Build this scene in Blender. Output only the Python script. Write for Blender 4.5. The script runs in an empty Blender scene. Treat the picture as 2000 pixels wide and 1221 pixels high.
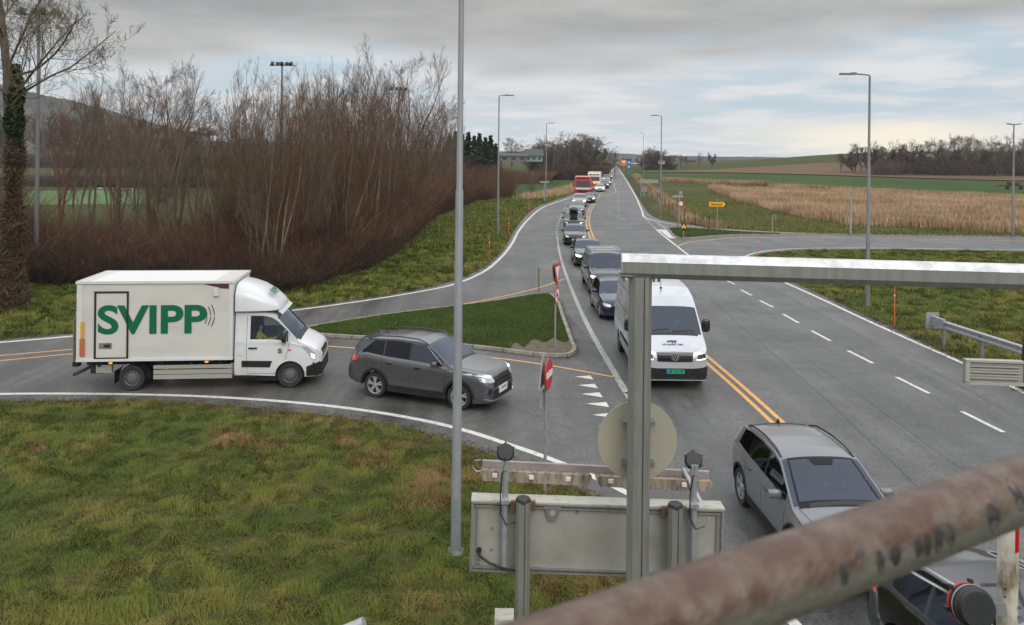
import bpy, bmesh, math, random
import numpy as np
from mathutils import Vector, Matrix
from mathutils.bvhtree import BVHTree
from mathutils.geometry import tessellate_polygon
random.seed(7); rng = np.random.default_rng(11)
R = math.radians
S = bpy.context.scene
COL = S.collection
# ---------------------------------------------------------------- camera
CAM_H = 6.75; FPX = 1600.0; Y0 = 303.0; ROLL = 0.0105
cd = bpy.data.cameras.new('camera'); cam = bpy.data.objects.new('camera', cd); COL.objects.link(cam)
cd.sensor_width = 36; cd.lens = 36 * FPX / 2000; cd.shift_y = -(610.5 - Y0) / 2000
cd.clip_start = 0.05; cd.clip_end = 20000
cam.location = (0, 0, CAM_H); cam.rotation_euler = (R(90), 0, 0)
cam.rotation_euler = (Matrix.Rotation(-ROLL, 3, 'Y').to_3x3() @ Matrix.Rotation(R(90), 3, 'X')).to_euler()
cd.dof.use_dof = True; cd.dof.focus_distance = 26; cd.dof.aperture_fstop = 9.5
S.camera = cam
S.view_settings.view_transform = 'Standard'; S.view_settings.look = 'None'
S.view_settings.exposure = 0.22; S.view_settings.gamma = 1
# ---------------------------------------------------------------- sky and sun
SUN_EL, SUN_AZ = R(38), R(155)          # azimuth from +Y towards +X
W = bpy.data.worlds.new('World'); S.world = W; W.use_nodes = True
def build_world():
    nt = W.node_tree; N = nt.nodes; L = nt.links; N.clear()
    def nd(t, **k):
        n = N.new(t)
        for a, b in k.items(): setattr(n, a, b)
        return n
    def m(op, a, b=None, clamp=False):
        n = nd('ShaderNodeMath', operation=op, use_clamp=clamp)
        for i, v in enumerate((a, b)):
            if v is None: continue
            if isinstance(v, (int, float)): n.inputs[i].default_value = v
            else: L.new(v, n.inputs[i])
        return n.outputs[0]
    def ss(v, a, b):
        n = nd('ShaderNodeMapRange', interpolation_type='SMOOTHSTEP'); L.new(v, n.inputs[0])
        n.inputs[1].default_value = a; n.inputs[2].default_value = b
        return n.outputs[0]
    def mix(f, a, b):
        n = nd('ShaderNodeMix', data_type='RGBA')
        if isinstance(f, (int, float)): n.inputs[0].default_value = f
        else: L.new(f, n.inputs[0])
        for i, v in ((6, a), (7, b)):
            if isinstance(v, tuple): n.inputs[i].default_value = (*v, 1)
            else: L.new(v, n.inputs[i])
        return n.outputs[2]
    tc = nd('ShaderNodeTexCoord'); sx = nd('ShaderNodeSeparateXYZ'); L.new(tc.outputs['Generated'], sx.inputs[0])
    x, y, z = sx.outputs
    zz = m('ADD', m('MAXIMUM', z, 0.0), 0.07)
    cx = nd('ShaderNodeCombineXYZ'); L.new(m('DIVIDE', x, zz), cx.inputs[0]); L.new(m('DIVIDE', y, zz), cx.inputs[1])
    def noise(scale, detail=5, off=(0, 0, 0), rough=0.5, dist=0.0, sc=(1, 1, 1)):
        mp = nd('ShaderNodeMapping'); L.new(cx.outputs[0], mp.inputs[0]); mp.inputs['Location'].default_value = off; mp.inputs['Scale'].default_value = sc
        n = nd('ShaderNodeTexNoise'); L.new(mp.outputs[0], n.inputs['Vector']); n.inputs['Scale'].default_value = scale
        n.inputs['Detail'].default_value = detail; n.inputs['Roughness'].default_value = rough; n.inputs['Distortion'].default_value = dist
        return n.outputs[0]
    sky = nd('ShaderNodeTexSky', sky_type='NISHITA', sun_disc=False, sun_elevation=SUN_EL, sun_rotation=SUN_AZ)
    sm = nd('ShaderNodeVectorMath', operation='SCALE'); L.new(sky.outputs[0], sm.inputs[0]); sm.inputs['Scale'].default_value = 0.06
    blue = mix(0.85, sm.outputs[0], (0.49, 0.60, 0.68))
    n1 = noise(0.42, 6, (3.1, 1.7, 0)); n2 = noise(1.1, 6, (8, 4, 0), 0.55); n3 = noise(0.22, 4, (1, 9, 2))
    el = m('ADD', z, m('MULTIPLY', m('SUBTRACT', n1, 0.5), 0.16))
    el = m('ADD', el, m('MULTIPLY', m('SUBTRACT', n2, 0.5), 0.05))
    # azimuth-dependent light patches in the cloud deck
    c0 = mix(ss(n1, 0.43, 0.58), blue, (0.58, 0.60, 0.62))
    horizon = mix(ss(z, 0.0, 0.07), (0.55, 0.61, 0.655), c0)
    lightc = mix(ss(n2, 0.42, 0.64), horizon, (0.68, 0.69, 0.70))
    dark = mix(ss(n2, 0.3, 0.7), (0.29, 0.285, 0.28), (0.43, 0.425, 0.415))
    az = m('DIVIDE', x, m('MAXIMUM', y, 0.05))
    lo = m('ADD', 0.0, m('MULTIPLY', ss(az, -0.9, 0.1), -0.028))
    deck = ss(m('ADD', el, lo), 0.074, 0.128)
    dm = mix(m('MULTIPLY', deck, 0.92), lightc, dark)
    # warm break low on the right
    g1 = m('MULTIPLY', ss(m('ABSOLUTE', m('SUBTRACT', az, 0.47)), 0.26, 0.02), ss(m('ABSOLUTE', m('SUBTRACT', m('ADD', z, m('MULTIPLY', n2, 0.03)), 0.037)), 0.032, 0.004))
    dm = mix(m('MULTIPLY', g1, 0.85), dm, (0.95, 0.86, 0.68))
    # thin bright overcast overhead
    up = ss(z, 0.20, 0.55)
    top = mix(ss(n3, 0.35, 0.65), (1.10, 1.13, 1.19), (1.5, 1.5, 1.52))
    dm = mix(up, dm, top)
    bg = nd('ShaderNodeBackground'); L.new(dm, bg.inputs[0]); bg.inputs[1].default_value = 1.0
    out = nd('ShaderNodeOutputWorld'); L.new(bg.outputs[0], out.inputs[0])
build_world()
sd = bpy.data.lights.new('sun', 'SUN'); sun = bpy.data.objects.new('sun', sd); COL.objects.link(sun)
sd.energy = 1.0; sd.angle = R(35); sd.color = (1, 0.95, 0.88)
sun.rotation_euler = Vector((-math.sin(SUN_AZ) * math.cos(SUN_EL), -math.cos(SUN_AZ) * math.cos(SUN_EL), -math.sin(SUN_EL))).to_track_quat('-Z', 'Y').to_euler()

# ---------------------------------------------------------------- helpers
def G(px, py, z=0.0):
    """ground point seen at photo pixel (px, py)"""
    u = px - 1000.0; v = py - Y0
    a = u + v * ROLL; b = v - u * ROLL
    Yd = (CAM_H - z) * FPX / b
    return Vector((a / FPX * Yd, Yd, z))
def AT(px, py, Yd):
    """point seen at the pixel, Yd metres ahead"""
    u = px - 1000.0; v = py - Y0
    a = u + v * ROLL; b = v - u * ROLL
    return Vector((a / FPX * Yd, Yd, CAM_H - b / FPX * Yd))
def GL(pts): return [G(*p) for p in pts]

def tag(o, label=None, cat=None, group=None, kind=None):
    if label: o['label'] = label
    if cat: o['category'] = cat
    if group: o['group'] = group
    if kind: o['kind'] = kind
    return o
def empty(name, loc=(0, 0, 0), rz=0.0):
    o = bpy.data.objects.new(name, None); COL.objects.link(o); o.location = loc; o.rotation_euler = (0, 0, rz)
    o.empty_display_size = 0.2
    return o
def thing(name, label, cat, loc=(0, 0, 0), rz=0.0, group=None): return tag(empty(name, loc, rz), label, cat, group)
def copy_tree(o, parent=None):
    c = o.copy(); COL.objects.link(c); c.parent = parent
    for ch in list(o.children): copy_tree(ch, c)
    return c

class MB:
    def __init__(s): s.v = []; s.f = []; s.m = []
    def add(s, vs, fs, mi=0):
        b = len(s.v); s.v += [tuple(p) for p in vs]
        s.f += [tuple(b + i for i in f) for f in fs]; s.m += [mi] * len(fs); return s
    def box(s, c, d, rz=0.0, mi=0, M=None):
        x, y, z = d[0] / 2, d[1] / 2, d[2] / 2
        vs = [Vector((i * x, j * y, k * z)) for i in (-1, 1) for j in (-1, 1) for k in (-1, 1)]
        if M is None: M = Matrix.Rotation(rz, 3, 'Z')
        vs = [M @ p + Vector(c) for p in vs]
        return s.add(vs, [(0, 1, 3, 2), (4, 6, 7, 5), (0, 4, 5, 1), (2, 3, 7, 6), (0, 2, 6, 4), (1, 5, 7, 3)], mi)
    def tube(s, pts, rs, n=8, cap=True, mi=0):
        pts = [Vector(p) for p in pts]
        if isinstance(rs, (int, float)): rs = [rs] * len(pts)
        vs = []; up = Vector((0, 0, 1))
        d0 = (pts[1] - pts[0]).normalized()
        if abs(d0.dot(up)) > 0.9: up = Vector((1, 0, 0))
        for i, p in enumerate(pts):
            d = (pts[min(i + 1, len(pts) - 1)] - pts[max(i - 1, 0)]).normalized()
            a = d.cross(up).normalized(); b = a.cross(d).normalized(); 
            for k in range(n):
                t = 2 * math.pi * k / n
                vs.append(p + (a * math.cos(t) + b * math.sin(t)) * rs[i])
        fs = []
        for i in range(len(pts) - 1):
            for k in range(n):
                k2 = (k + 1) % n; fs.append((i * n + k, i * n + k2, (i + 1) * n + k2, (i + 1) * n + k))
        if cap: fs.append(tuple(range(n - 1, -1, -1))); fs.append(tuple((len(pts) - 1) * n + k for k in range(n)))
        return s.add(vs, fs, mi)
    def lathe(s, prof, c, axis='Y', n=28, mi=0, a0=0, a1=2 * math.pi):
        """prof: list of (radius, offset along axis)"""
        c = Vector(c); full = abs(a1 - a0 - 2 * math.pi) < 1e-6; m_ = n if full else n + 1; vs = []
        for r, h in prof:
            for k in range(m_):
                t = a0 + (a1 - a0) * k / n; p, q = r * math.cos(t), r * math.sin(t)
                vs.append(c + (Vector((p, h, q)) if axis == 'Y' else Vector((p, q, h)) if axis == 'Z' else Vector((h, p, q))))
        fs = []
        for i in range(len(prof) - 1):
            for k in range(n if full else n):
                k2 = (k + 1) % m_ if full else k + 1
                fs.append((i * m_ + k, i * m_ + k2, (i + 1) * m_ + k2, (i + 1) * m_ + k))
        return s.add(vs, fs, mi)
    def prism(s, poly, z0, z1, mi=0):
        n = len(poly); vs = [(p[0], p[1], z0) for p in poly] + [(p[0], p[1], z1) for p in poly]
        tri = tessellate_polygon([[Vector((p[0], p[1], 0)) for p in poly]])
        fs = [tuple(n + i for i in t) for t in tri] + [tuple(reversed(t)) for t in tri]
        fs += [(i, (i + 1) % n, n + (i + 1) % n, n + i) for i in range(n)]
        return s.add(vs, fs, mi)
    def plate(s, poly, o, ux, uy, t, mi=0):
        """2D polygon extruded: plane o + a*ux + b*uy, thickness t along ux x uy"""
        ux = Vector(ux); uy = Vector(uy); nn = ux.cross(uy).normalized(); o = Vector(o); n = len(poly)
        vs = [o + ux * a + uy * b for a, b in poly] + [o + ux * a + uy * b + nn * t for a, b in poly]
        tri = tessellate_polygon([[Vector((a, b, 0)) for a, b in poly]])
        fs = [tuple(n + i for i in q) for q in tri] + [tuple(reversed(q)) for q in tri] + [(i, (i + 1) % n, n + (i + 1) % n, n + i) for i in range(n)]
        return s.add(vs, fs, mi)
    def build(s, name, mats, parent=None, smooth=None, fix=True):
        me = bpy.data.meshes.new(name); me.from_pydata(s.v, [], s.f)
        mats = mats if isinstance(mats, (list, tuple)) else [mats]
        for m_ in mats: me.materials.append(m_)
        if len(mats) > 1: me.polygons.foreach_set('material_index', s.m)
        if fix:
            bm = bmesh.new(); bm.from_mesh(me); bmesh.ops.recalc_face_normals(bm, faces=bm.faces); bm.to_mesh(me); bm.free()
        if smooth:
            me.shade_smooth(); me.set_sharp_from_angle(angle=R(smooth))
        me.update()
        o = bpy.data.objects.new(name, me); COL.objects.link(o)
        if parent: o.parent = parent
        return o
def obj_from(name, me, mats, parent=None, smooth=None):
    for m_ in (mats if isinstance(mats, (list, tuple)) else [mats]): me.materials.append(m_)
    if smooth: me.shade_smooth(); me.set_sharp_from_angle(angle=R(smooth))
    o = bpy.data.objects.new(name, me); COL.objects.link(o)
    if parent: o.parent = parent
    return o
def fast_mesh(name, V, F):
    """numpy verts, numpy faces of one size"""
    me = bpy.data.meshes.new(name); n, k = F.shape
    me.vertices.add(len(V)); me.vertices.foreach_set('co', V.astype(np.float32).ravel())
    me.loops.add(n * k); me.loops.foreach_set('vertex_index', F.astype(np.int32).ravel())
    me.polygons.add(n); me.polygons.foreach_set('loop_start', np.arange(0, n * k, k, dtype=np.int32))
    me.polygons.foreach_set('loop_total', np.full(n, k, dtype=np.int32)); me.update(calc_edges=True)
    return me

# ---------------------------------------------------------------- materials
def mat(name, col, rough=0.6, metal=0.0, col2=None, scale=3.0, amt=(0.35, 0.65), bump=0.0, bscale=40.0, coat=0.0, stretch=(1, 1, 1),
        detail=5, spec=None, rough2=None, emit=None, coords='Object', col3=None, scale3=0.5, amt3=(0.45, 0.6)):
    m_ = bpy.data.materials.new(name); m_.use_nodes = True; nt = m_.node_tree; N = nt.nodes; L = nt.links
    b = N['Principled BSDF']; b.inputs['Base Color'].default_value = (*col, 1); b.inputs['Roughness'].default_value = rough
    b.inputs['Metallic'].default_value = metal; b.inputs['Coat Weight'].default_value = coat; b.inputs['Specular IOR Level'].default_value = spec if spec is not None else (0.06 if rough >= 0.85 else 0.5)
    b.inputs['Coat Roughness'].default_value = 0.05
    if emit: b.inputs['Emission Color'].default_value = (*emit[0], 1); b.inputs['Emission Strength'].default_value = emit[1]
    tc = N.new('ShaderNodeTexCoord'); mp = N.new('ShaderNodeMapping'); L.new(tc.outputs[coords], mp.inputs[0]); mp.inputs['Scale'].default_value = stretch
    def noi(sc, dt=detail):
        n = N.new('ShaderNodeTexNoise'); n.inputs['Scale'].default_value = sc; n.inputs['Detail'].default_value = dt; n.inputs['Roughness'].default_value = 0.62
        L.new(mp.outputs[0], n.inputs['Vector']); return n.outputs[0]
    def ramp(v, a, lo, hi):
        r = N.new('ShaderNodeMapRange'); L.new(v, r.inputs[0]); r.inputs[1].default_value, r.inputs[2].default_value = a
        r.inputs[3].default_value, r.inputs[4].default_value = lo, hi; return r.outputs[0]
    if col2 is not None:
        nn = noi(scale); f = ramp(nn, amt, 0, 1)
        mx = N.new('ShaderNodeMix'); mx.data_type = 'RGBA'; L.new(f, mx.inputs[0]); mx.inputs[6].default_value = (*col, 1); mx.inputs[7].default_value = (*col2, 1)
        out = mx.outputs[2]
        if col3 is not None:
            f3 = ramp(noi(scale3, 4), amt3, 0, 1); m3 = N.new('ShaderNodeMix'); m3.data_type = 'RGBA'; L.new(f3, m3.inputs[0]); L.new(out, m3.inputs[6])
            m3.inputs[7].default_value = (*col3, 1); out = m3.outputs[2]
        L.new(out, b.inputs['Base Color'])
        if rough2 is not None: L.new(ramp(nn, amt, rough, rough2), b.inputs['Roughness'])
    if bump:
        bp = N.new('ShaderNodeBump'); bp.inputs['Strength'].default_value = bump; bp.inputs['Distance'].default_value = 0.02
        L.new(noi(bscale, 3), bp.inputs['Height']); L.new(bp.outputs[0], b.inputs['Normal'])
    return m_
def asphalt(name, base=0.10):
    m_ = bpy.data.materials.new(name); m_.use_nodes = True; nt = m_.node_tree; N = nt.nodes; L = nt.links; b = N['Principled BSDF']; b.inputs['Specular IOR Level'].default_value = 0.36
    tc = N.new('ShaderNodeTexCoord')
    def noi(sc, dt, stretch=(1, 1, 1), rgh=0.6):
        mp = N.new('ShaderNodeMapping'); L.new(tc.outputs['Object'], mp.inputs[0]); mp.inputs['Scale'].default_value = stretch
        n = N.new('ShaderNodeTexNoise'); n.inputs['Scale'].default_value = sc; n.inputs['Detail'].default_value = dt; n.inputs['Roughness'].default_value = rgh
        L.new(mp.outputs[0], n.inputs['Vector']); return n.outputs[0]
    def mr(v, a, b_, lo, hi):
        r = N.new('ShaderNodeMapRange'); L.new(v, r.inputs[0]); 
        for i, q in enumerate((a, b_, lo, hi)): r.inputs[i + 1].default_value = q
        return r.outputs[0]
    def mul(a, c, op='MULTIPLY'):
        n = N.new('ShaderNodeMath'); n.operation = op; L.new(a, n.inputs[0]); 
        if isinstance(c, float): n.inputs[1].default_value = c
        else: L.new(c, n.inputs[1])
        return n.outputs[0]
    fine = mul(mr(noi(75, 2, rgh=0.8), 0.3, 0.72, 0.5, 1.6), mr(noi(24, 3, rgh=0.85), 0.32, 0.68, 0.45, 1.62))
    mid = mr(noi(2.2, 6), 0.3, 0.7, 0.86, 1.12)
    big = mr(noi(0.16, 4), 0.3, 0.7, 0.84, 1.14)
    lane = mr(noi(0.9, 3, (1, 0.035, 1)), 0.35, 0.65, 0.66, 1.26)
    v = mul(mul(mul(mul(fine, mid), big), lane), base)
    vo = N.new('ShaderNodeTexVoronoi'); vo.feature = 'DISTANCE_TO_EDGE'; vo.inputs['Scale'].default_value = 0.30
    mp = N.new('ShaderNodeMapping'); mp.inputs['Scale'].default_value = (1, 0.4, 1); L.new(tc.outputs['Object'], mp.inputs[0])
    wv = N.new('ShaderNodeVectorMath'); wv.operation = 'ADD'; L.new(mp.outputs[0], wv.inputs[0])
    nz = N.new('ShaderNodeTexNoise'); nz.inputs['Scale'].default_value = 1.3; nz.inputs['Detail'].default_value = 5; L.new(tc.outputs['Object'], nz.inputs['Vector']); L.new(nz.outputs['Color'], wv.inputs[1])
    L.new(wv.outputs[0], vo.inputs['Vector'])
    crack = mul(mr(vo.outputs[0], 0.0, 0.004, 0.68, 1.0), mr(noi(0.4, 2), 0.45, 0.5, 0.0, 0.0), 'MAXIMUM')
    v = mul(v, crack)
    cc = N.new('ShaderNodeCombineColor'); L.new(v, cc.inputs[0]); L.new(mul(v, 0.985), cc.inputs[1]); L.new(mul(v, 0.94), cc.inputs[2]); L.new(cc.outputs[0], b.inputs['Base Color'])
    L.new(mul(mr(noi(0.35, 4), 0.35, 0.65, 0.36, 0.60), mr(noi(0.9, 3, (1, 0.035, 1)), 0.35, 0.65, 0.75, 1.15)), b.inputs['Roughness'])
    bp = N.new('ShaderNodeBump'); bp.inputs['Strength'].default_value = 0.5; bp.inputs['Distance'].default_value = 0.006; L.new(noi(75, 2, rgh=0.8), bp.inputs['Height']); L.new(bp.outputs[0], b.inputs['Normal'])
    return m_
def tinted(name, cols, patch=0.25, rough=0.75, trans=0.0):
    """vegetation: colour from a per-blade random attribute and world-position patches"""
    m_ = bpy.data.materials.new(name); m_.use_nodes = True; nt = m_.node_tree; N = nt.nodes; L = nt.links; b = N['Principled BSDF']
    b.inputs['Roughness'].default_value = rough; b.inputs['Specular IOR Level'].default_value = 0.25
    at = N.new('ShaderNodeAttribute'); at.attribute_name = 'tint'
    tc = N.new('ShaderNodeTexCoord'); nz = N.new('ShaderNodeTexNoise'); nz.inputs['Scale'].default_value = patch; nz.inputs['Detail'].default_value = 5; nz.inputs['Roughness'].default_value = 0.65
    L.new(tc.outputs['Object'], nz.inputs['Vector'])
    r1 = N.new('ShaderNodeMapRange'); L.new(nz.outputs[0], r1.inputs[0]); r1.inputs[1].default_value = 0.32; r1.inputs[2].default_value = 0.68; r1.inputs[3].default_value = 0; r1.inputs[4].default_value = 0.62
    ad = N.new('ShaderNodeMath'); ad.operation = 'MULTIPLY_ADD'; L.new(at.outputs['Fac'], ad.inputs[0]); ad.inputs[1].default_value = 0.38; L.new(r1.outputs[0], ad.inputs[2])
    cr = N.new('ShaderNodeValToRGB'); L.new(ad.outputs[0], cr.inputs[0]); e = cr.color_ramp.elements
    while len(e) < len(cols): e.new(0.5)
    for i, (p, c) in enumerate(cols): e[i].position = p; e[i].color = (*c, 1)
    L.new(cr.outputs[0], b.inputs['Base Color'])
    return m_
def glassy(name, tint=(0.35, 0.40, 0.40), rough=0.02, refl=0.04):
    m_ = bpy.data.materials.new(name); m_.use_nodes = True; nt = m_.node_tree; N = nt.nodes; L = nt.links; N.clear()
    o = N.new('ShaderNodeOutputMaterial'); mx = N.new('ShaderNodeMixShader'); t = N.new('ShaderNodeBsdfTransparent'); g = N.new('ShaderNodeBsdfGlossy')
    t.inputs[0].default_value = (*tint, 1); g.inputs['Roughness'].default_value = rough; g.inputs[0].default_value = (0.72, 0.82, 1, 1)
    f = N.new('ShaderNodeFresnel'); f.inputs[0].default_value = 1.52; ma = N.new('ShaderNodeMath'); ma.operation = 'ADD'; ma.use_clamp = True; L.new(f.outputs[0], ma.inputs[0]); ma.inputs[1].default_value = refl
    L.new(ma.outputs[0], mx.inputs[0]); L.new(t.outputs[0], mx.inputs[1]); L.new(g.outputs[0], mx.inputs[2]); L.new(mx.outputs[0], o.inputs[0]); return m_
M = {}
M['galv'] = mat('galvanised_steel', (0.33, 0.35, 0.37), 0.5, 0.55, (0.45, 0.46, 0.48), 9, bump=0.1, coords='Object')
M['galv_dark'] = mat('weathered_galvanised_steel', (0.16, 0.17, 0.17), 0.6, 0.3, (0.23, 0.23, 0.225), 5, (0.3, 0.7), stretch=(1, 1, 0.3))
M['alu'] = mat('aluminium_extrusion', (0.36, 0.36, 0.35), 0.42, 0.55, (0.27, 0.27, 0.26), 4, (0.35, 0.7), stretch=(3, 3, 0.5))
M['alu_top'] = mat('pale_top_aluminium', (0.74, 0.75, 0.76), 0.5, 0.25, (0.52, 0.52, 0.52), 7, (0.4, 0.62), bump=0.1)  # paler aluminium for the upper faces of the gantry beam
M['white_line'] = mat('road_marking_white', (0.60, 0.59, 0.55), 0.55, 0, (0.24, 0.235, 0.22), 7, (0.50, 0.76), coords='Object', detail=8)
M['worn_line'] = mat('worn_marking_white', (0.42, 0.41, 0.37), 0.55, 0, (0.22, 0.215, 0.20), 7, (0.42, 0.62), detail=8)
M['yellow_line'] = mat('road_marking_yellow', (0.68, 0.34, 0.085), 0.55, 0, (0.26, 0.17, 0.09), 7, (0.50, 0.78), detail=8)
M['worn_yellow'] = mat('worn_marking_yellow', (0.50, 0.31, 0.16), 0.55, 0, (0.26, 0.19, 0.12), 7, (0.42, 0.65), detail=8)
M['black'] = mat('black_plastic', (0.02, 0.02, 0.021), 0.5)
M['rubber'] = mat('tyre_rubber', (0.022, 0.022, 0.022), 0.75, bump=0.2, bscale=60)
M['white'] = mat('white_paint', (0.74, 0.74, 0.73), 0.35)
M['red'] = mat('red_paint', (0.55, 0.02, 0.02), 0.4)
M['orange'] = mat('orange_plastic', (0.75, 0.12, 0.04), 0.5)
M['signback'] = mat('sign_back_grey', (0.36, 0.35, 0.31), 0.5, 0.1, (0.27, 0.265, 0.23), 3, (0.4, 0.7))
M['wood'] = mat('dark_wood', (0.05, 0.04, 0.03), 0.8)
# ---------------------------------------------------------------- terrain
def smooth(t): t = np.clip(t, 0, 1); return t * t * (3 - 2 * t)
def hgt(X, Y):
    X = np.asarray(X, float); Y = np.asarray(Y, float)
    a = X / np.maximum(Y, 1.0)
    h = smooth((a - 0.15) / 0.30) * smooth((Y - 270) / 260) * 10.5
    h = h + smooth((a - 0.38) / 0.2) * smooth((Y - 260) / 200) * 2.0
    h = h * smooth((2500 - Y) / 900)
    h = h + smooth((Y - 900) / 1500) * -6.0 * smooth((a - 0.08) / 0.1)          # far side drops to the sea
    h = h + smooth((-a - 0.02) / 0.12) * smooth((Y - 190) / 160) * 2.5
    return h
def hz(x, y): return float(hgt(x, y))
def build_ground():
    rs = np.concatenate([[0.0], np.geomspace(3, 9000, 110)]); th = np.concatenate([np.arange(-180, -50, 4), np.arange(-50, 50, 0.5), np.arange(50, 180, 4)])
    T, Rr = np.meshgrid(np.radians(th), rs); X = np.sin(T) * Rr; Y = np.cos(T) * Rr
    Z = np.where(Y > 100, hgt(X, Y), 0.0); V = np.stack([X, Y, Z], -1).reshape(-1, 3); n = len(th); m_ = len(rs)
    i, j = np.meshgrid(np.arange(m_ - 1), np.arange(n), indexing='ij'); j2 = (j + 1) % n
    F = np.stack([i * n + j, i * n + j2, (i + 1) * n + j2, (i + 1) * n + j], -1).reshape(-1, 4)
    me = fast_mesh('ground', V, F)
    g = mat('meadow_ground', (0.050, 0.060, 0.018), 0.9, 0, (0.080, 0.066, 0.026), 0.8, (0.4, 0.62), bump=0.6, bscale=6, col3=(0.05, 0.075, 0.02), scale3=0.06)
    o = obj_from('ground', me, g, smooth=60); tag(o, 'grassy meadow ground spreading to the horizon', kind='structure')
build_ground()
def resample(P, step):
    """Catmull-Rom through world points, roughly even step"""
    P = [Vector((p[0], p[1])) for p in P]; Q = [2 * P[0] - P[1]] + P + [2 * P[-1] - P[-2]]; out = []
    for i in range(1, len(Q) - 2):
        a, b, c, d = Q[i - 1:i + 3]; n = max(2, int((c - b).length / step))
        def tj(t, p, q): return t + max((q - p).length, 1e-4) ** 0.5
        t0 = 0; t1 = tj(t0, a, b); t2 = tj(t1, b, c); t3 = tj(t2, c, d)
        for k in range(n):
            t = t1 + (t2 - t1) * k / n
            A1 = (t1 - t) / (t1 - t0) * a + (t - t0) / (t1 - t0) * b; A2 = (t2 - t) / (t2 - t1) * b + (t - t1) / (t2 - t1) * c; A3 = (t3 - t) / (t3 - t2) * c + (t - t2) / (t3 - t2) * d
            B1 = (t2 - t) / (t2 - t0) * A1 + (t - t0) / (t2 - t0) * A2; B2 = (t3 - t) / (t3 - t1) * A2 + (t - t1) / (t3 - t1) * A3
            out.append((t2 - t) / (t2 - t1) * B1 + (t - t1) / (t2 - t1) * B2)
    out.append(P[-1]); return out
def ribbon(mb, P, w, z, dash=None, off=0.0, w1=None):
    acc = 0.0; n = len(P); prev = None
    for i in range(n):
        d = (P[min(i + 1, n - 1)] - P[max(i - 1, 0)]).normalized(); nn = Vector((-d.y, d.x))
        ww = w if w1 is None else w + (w1 - w) * i / (n - 1)
        a = P[i] + nn * (off + ww / 2); b = P[i] + nn * (off - ww / 2)
        if prev is not None:
            seg = (P[i] - P[i - 1]).length; acc += seg
            if dash is None or (acc % (dash[0] + dash[1])) < dash[0]:
                mb.add([(prev[0].x, prev[0].y, z), (prev[1].x, prev[1].y, z), (b.x, b.y, z), (a.x, a.y, z)], [(0, 1, 2, 3)])
        prev = (a, b)
PXU = [(-500, 708), (-300, 692), (0, 664), (150, 652), (350, 632), (560, 605), (700, 585), (800, 569), (880, 551), (930, 531), (968, 503), (990, 476), (1005, 450), (1022, 428), (1050, 404), (1080, 393), (1112, 382), (1140, 370), (1160, 358), (1173, 341), (1184, 325), (1190, 316.5)]
PXR = [(1199, 316.5), (1204, 322), (1213, 333), (1222, 346), (1234, 366), (1249, 391), (1263, 412), (1275, 423), (1300, 432), (1350, 440), (1400, 446), (1500, 453), (1600, 457), (2000, 463), (2500, 469)]
PXN = [(2500, 499), (2000, 492), (1800, 489), (1700, 488), (1560, 490), (1505, 494), (1474, 502), (1468, 512), (1490, 526), (1545, 549), (1650, 598), (1760, 650), (1890, 709), (2000, 764), (2300, 920), (2700, 1130)]
PXB = [(3300, 2400), (1950, 2400), (1600, 1500), (1480, 1240), (1400, 1120), (1290, 1035), (1170, 978), (1100, 948), (1000, 905), (900, 868), (800, 839), (700, 822), (560, 804), (300, 786), (0, 785), (-300, 790), (-500, 795)]
def smline(px, step=0.7): return resample(GL(px), step)
EDGE_U = smline(PXU, 1.5); EDGE_R = smline(PXR, 1.5); EDGE_N = smline(PXN, 0.8); EDGE_B = smline(PXB, 0.6)
ASPH = EDGE_U + EDGE_R + EDGE_N + EDGE_B
M['asphalt'] = asphalt('asphalt', 0.090); M['asphalt_dark'] = asphalt('asphalt_new', 0.055)
mb = MB(); poly = [Vector((p.x, p.y, 0)) for p in ASPH]
mb.add([(p.x, p.y, 0.020) for p in poly], tessellate_polygon([poly])); o = mb.build('road', M['asphalt'], fix=False)
bm = bmesh.new(); bm.from_mesh(o.data); bmesh.ops.recalc_face_normals(bm, faces=bm.faces)
if sum(f.normal.z for f in bm.faces) < 0: bmesh.ops.reverse_faces(bm, faces=bm.faces)
bm.to_mesh(o.data); bm.free()
tag(o, 'wet grey asphalt road with junctions', kind='structure')
# earth verge along the asphalt edges
mb = MB()
for L_, sgn, w in ((EDGE_U, 1, 0.5), (EDGE_R, 1, 0.45), (EDGE_N, 1, 0.75), (EDGE_B, 1, 0.5)):
    ribbon(mb, L_, w * 2, 0.008)
o = mb.build('gravel_verge', mat('verge_soil', (0.055, 0.040, 0.024), 0.9, 0, (0.085, 0.07, 0.04), 4, bump=0.6, bscale=30), fix=False); tag(o, 'dark soil and dead grass verge beside the road', kind='structure')
# ---- fields beyond
def field(name, label, px_near, px_far, m_, z=0.10, n=60, rows=10):
    A = [G(*p) for p in px_near]; B = [G(*p) for p in px_far]
    def samp(P, t):
        s = t * (len(P) - 1); i = min(int(s), len(P) - 2); return P[i].lerp(P[i + 1], s - i)
    vs = []; 
    for i in range(n + 1):
        a = samp(A, i / n); b = samp(B, i / n)
        for k in range(rows + 1):
            p = a.lerp(b, (k / rows) ** 1.6); vs.append((p.x, p.y, hz(p.x, p.y) + z))
    c = rows + 1; fs = [(i * c + k, (i + 1) * c + k, (i + 1) * c + k + 1, i * c + k + 1) for i in range(n) for k in range(rows)]
    o = MB().add(vs, fs).build(name, m_, fix=False, smooth=60); return tag(o, label, kind='structure')
m_green = mat('young_crop', (0.032, 0.066, 0.020), 0.9, 0, (0.055, 0.085, 0.024), 0.04, coords='Object', stretch=(1, 0.5, 1), bump=0.4, bscale=3)
m_green2 = mat('pasture_grass', (0.050, 0.060, 0.022), 0.9, 0, (0.070, 0.068, 0.030), 0.03, stretch=(1, 0.3, 1))
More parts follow.
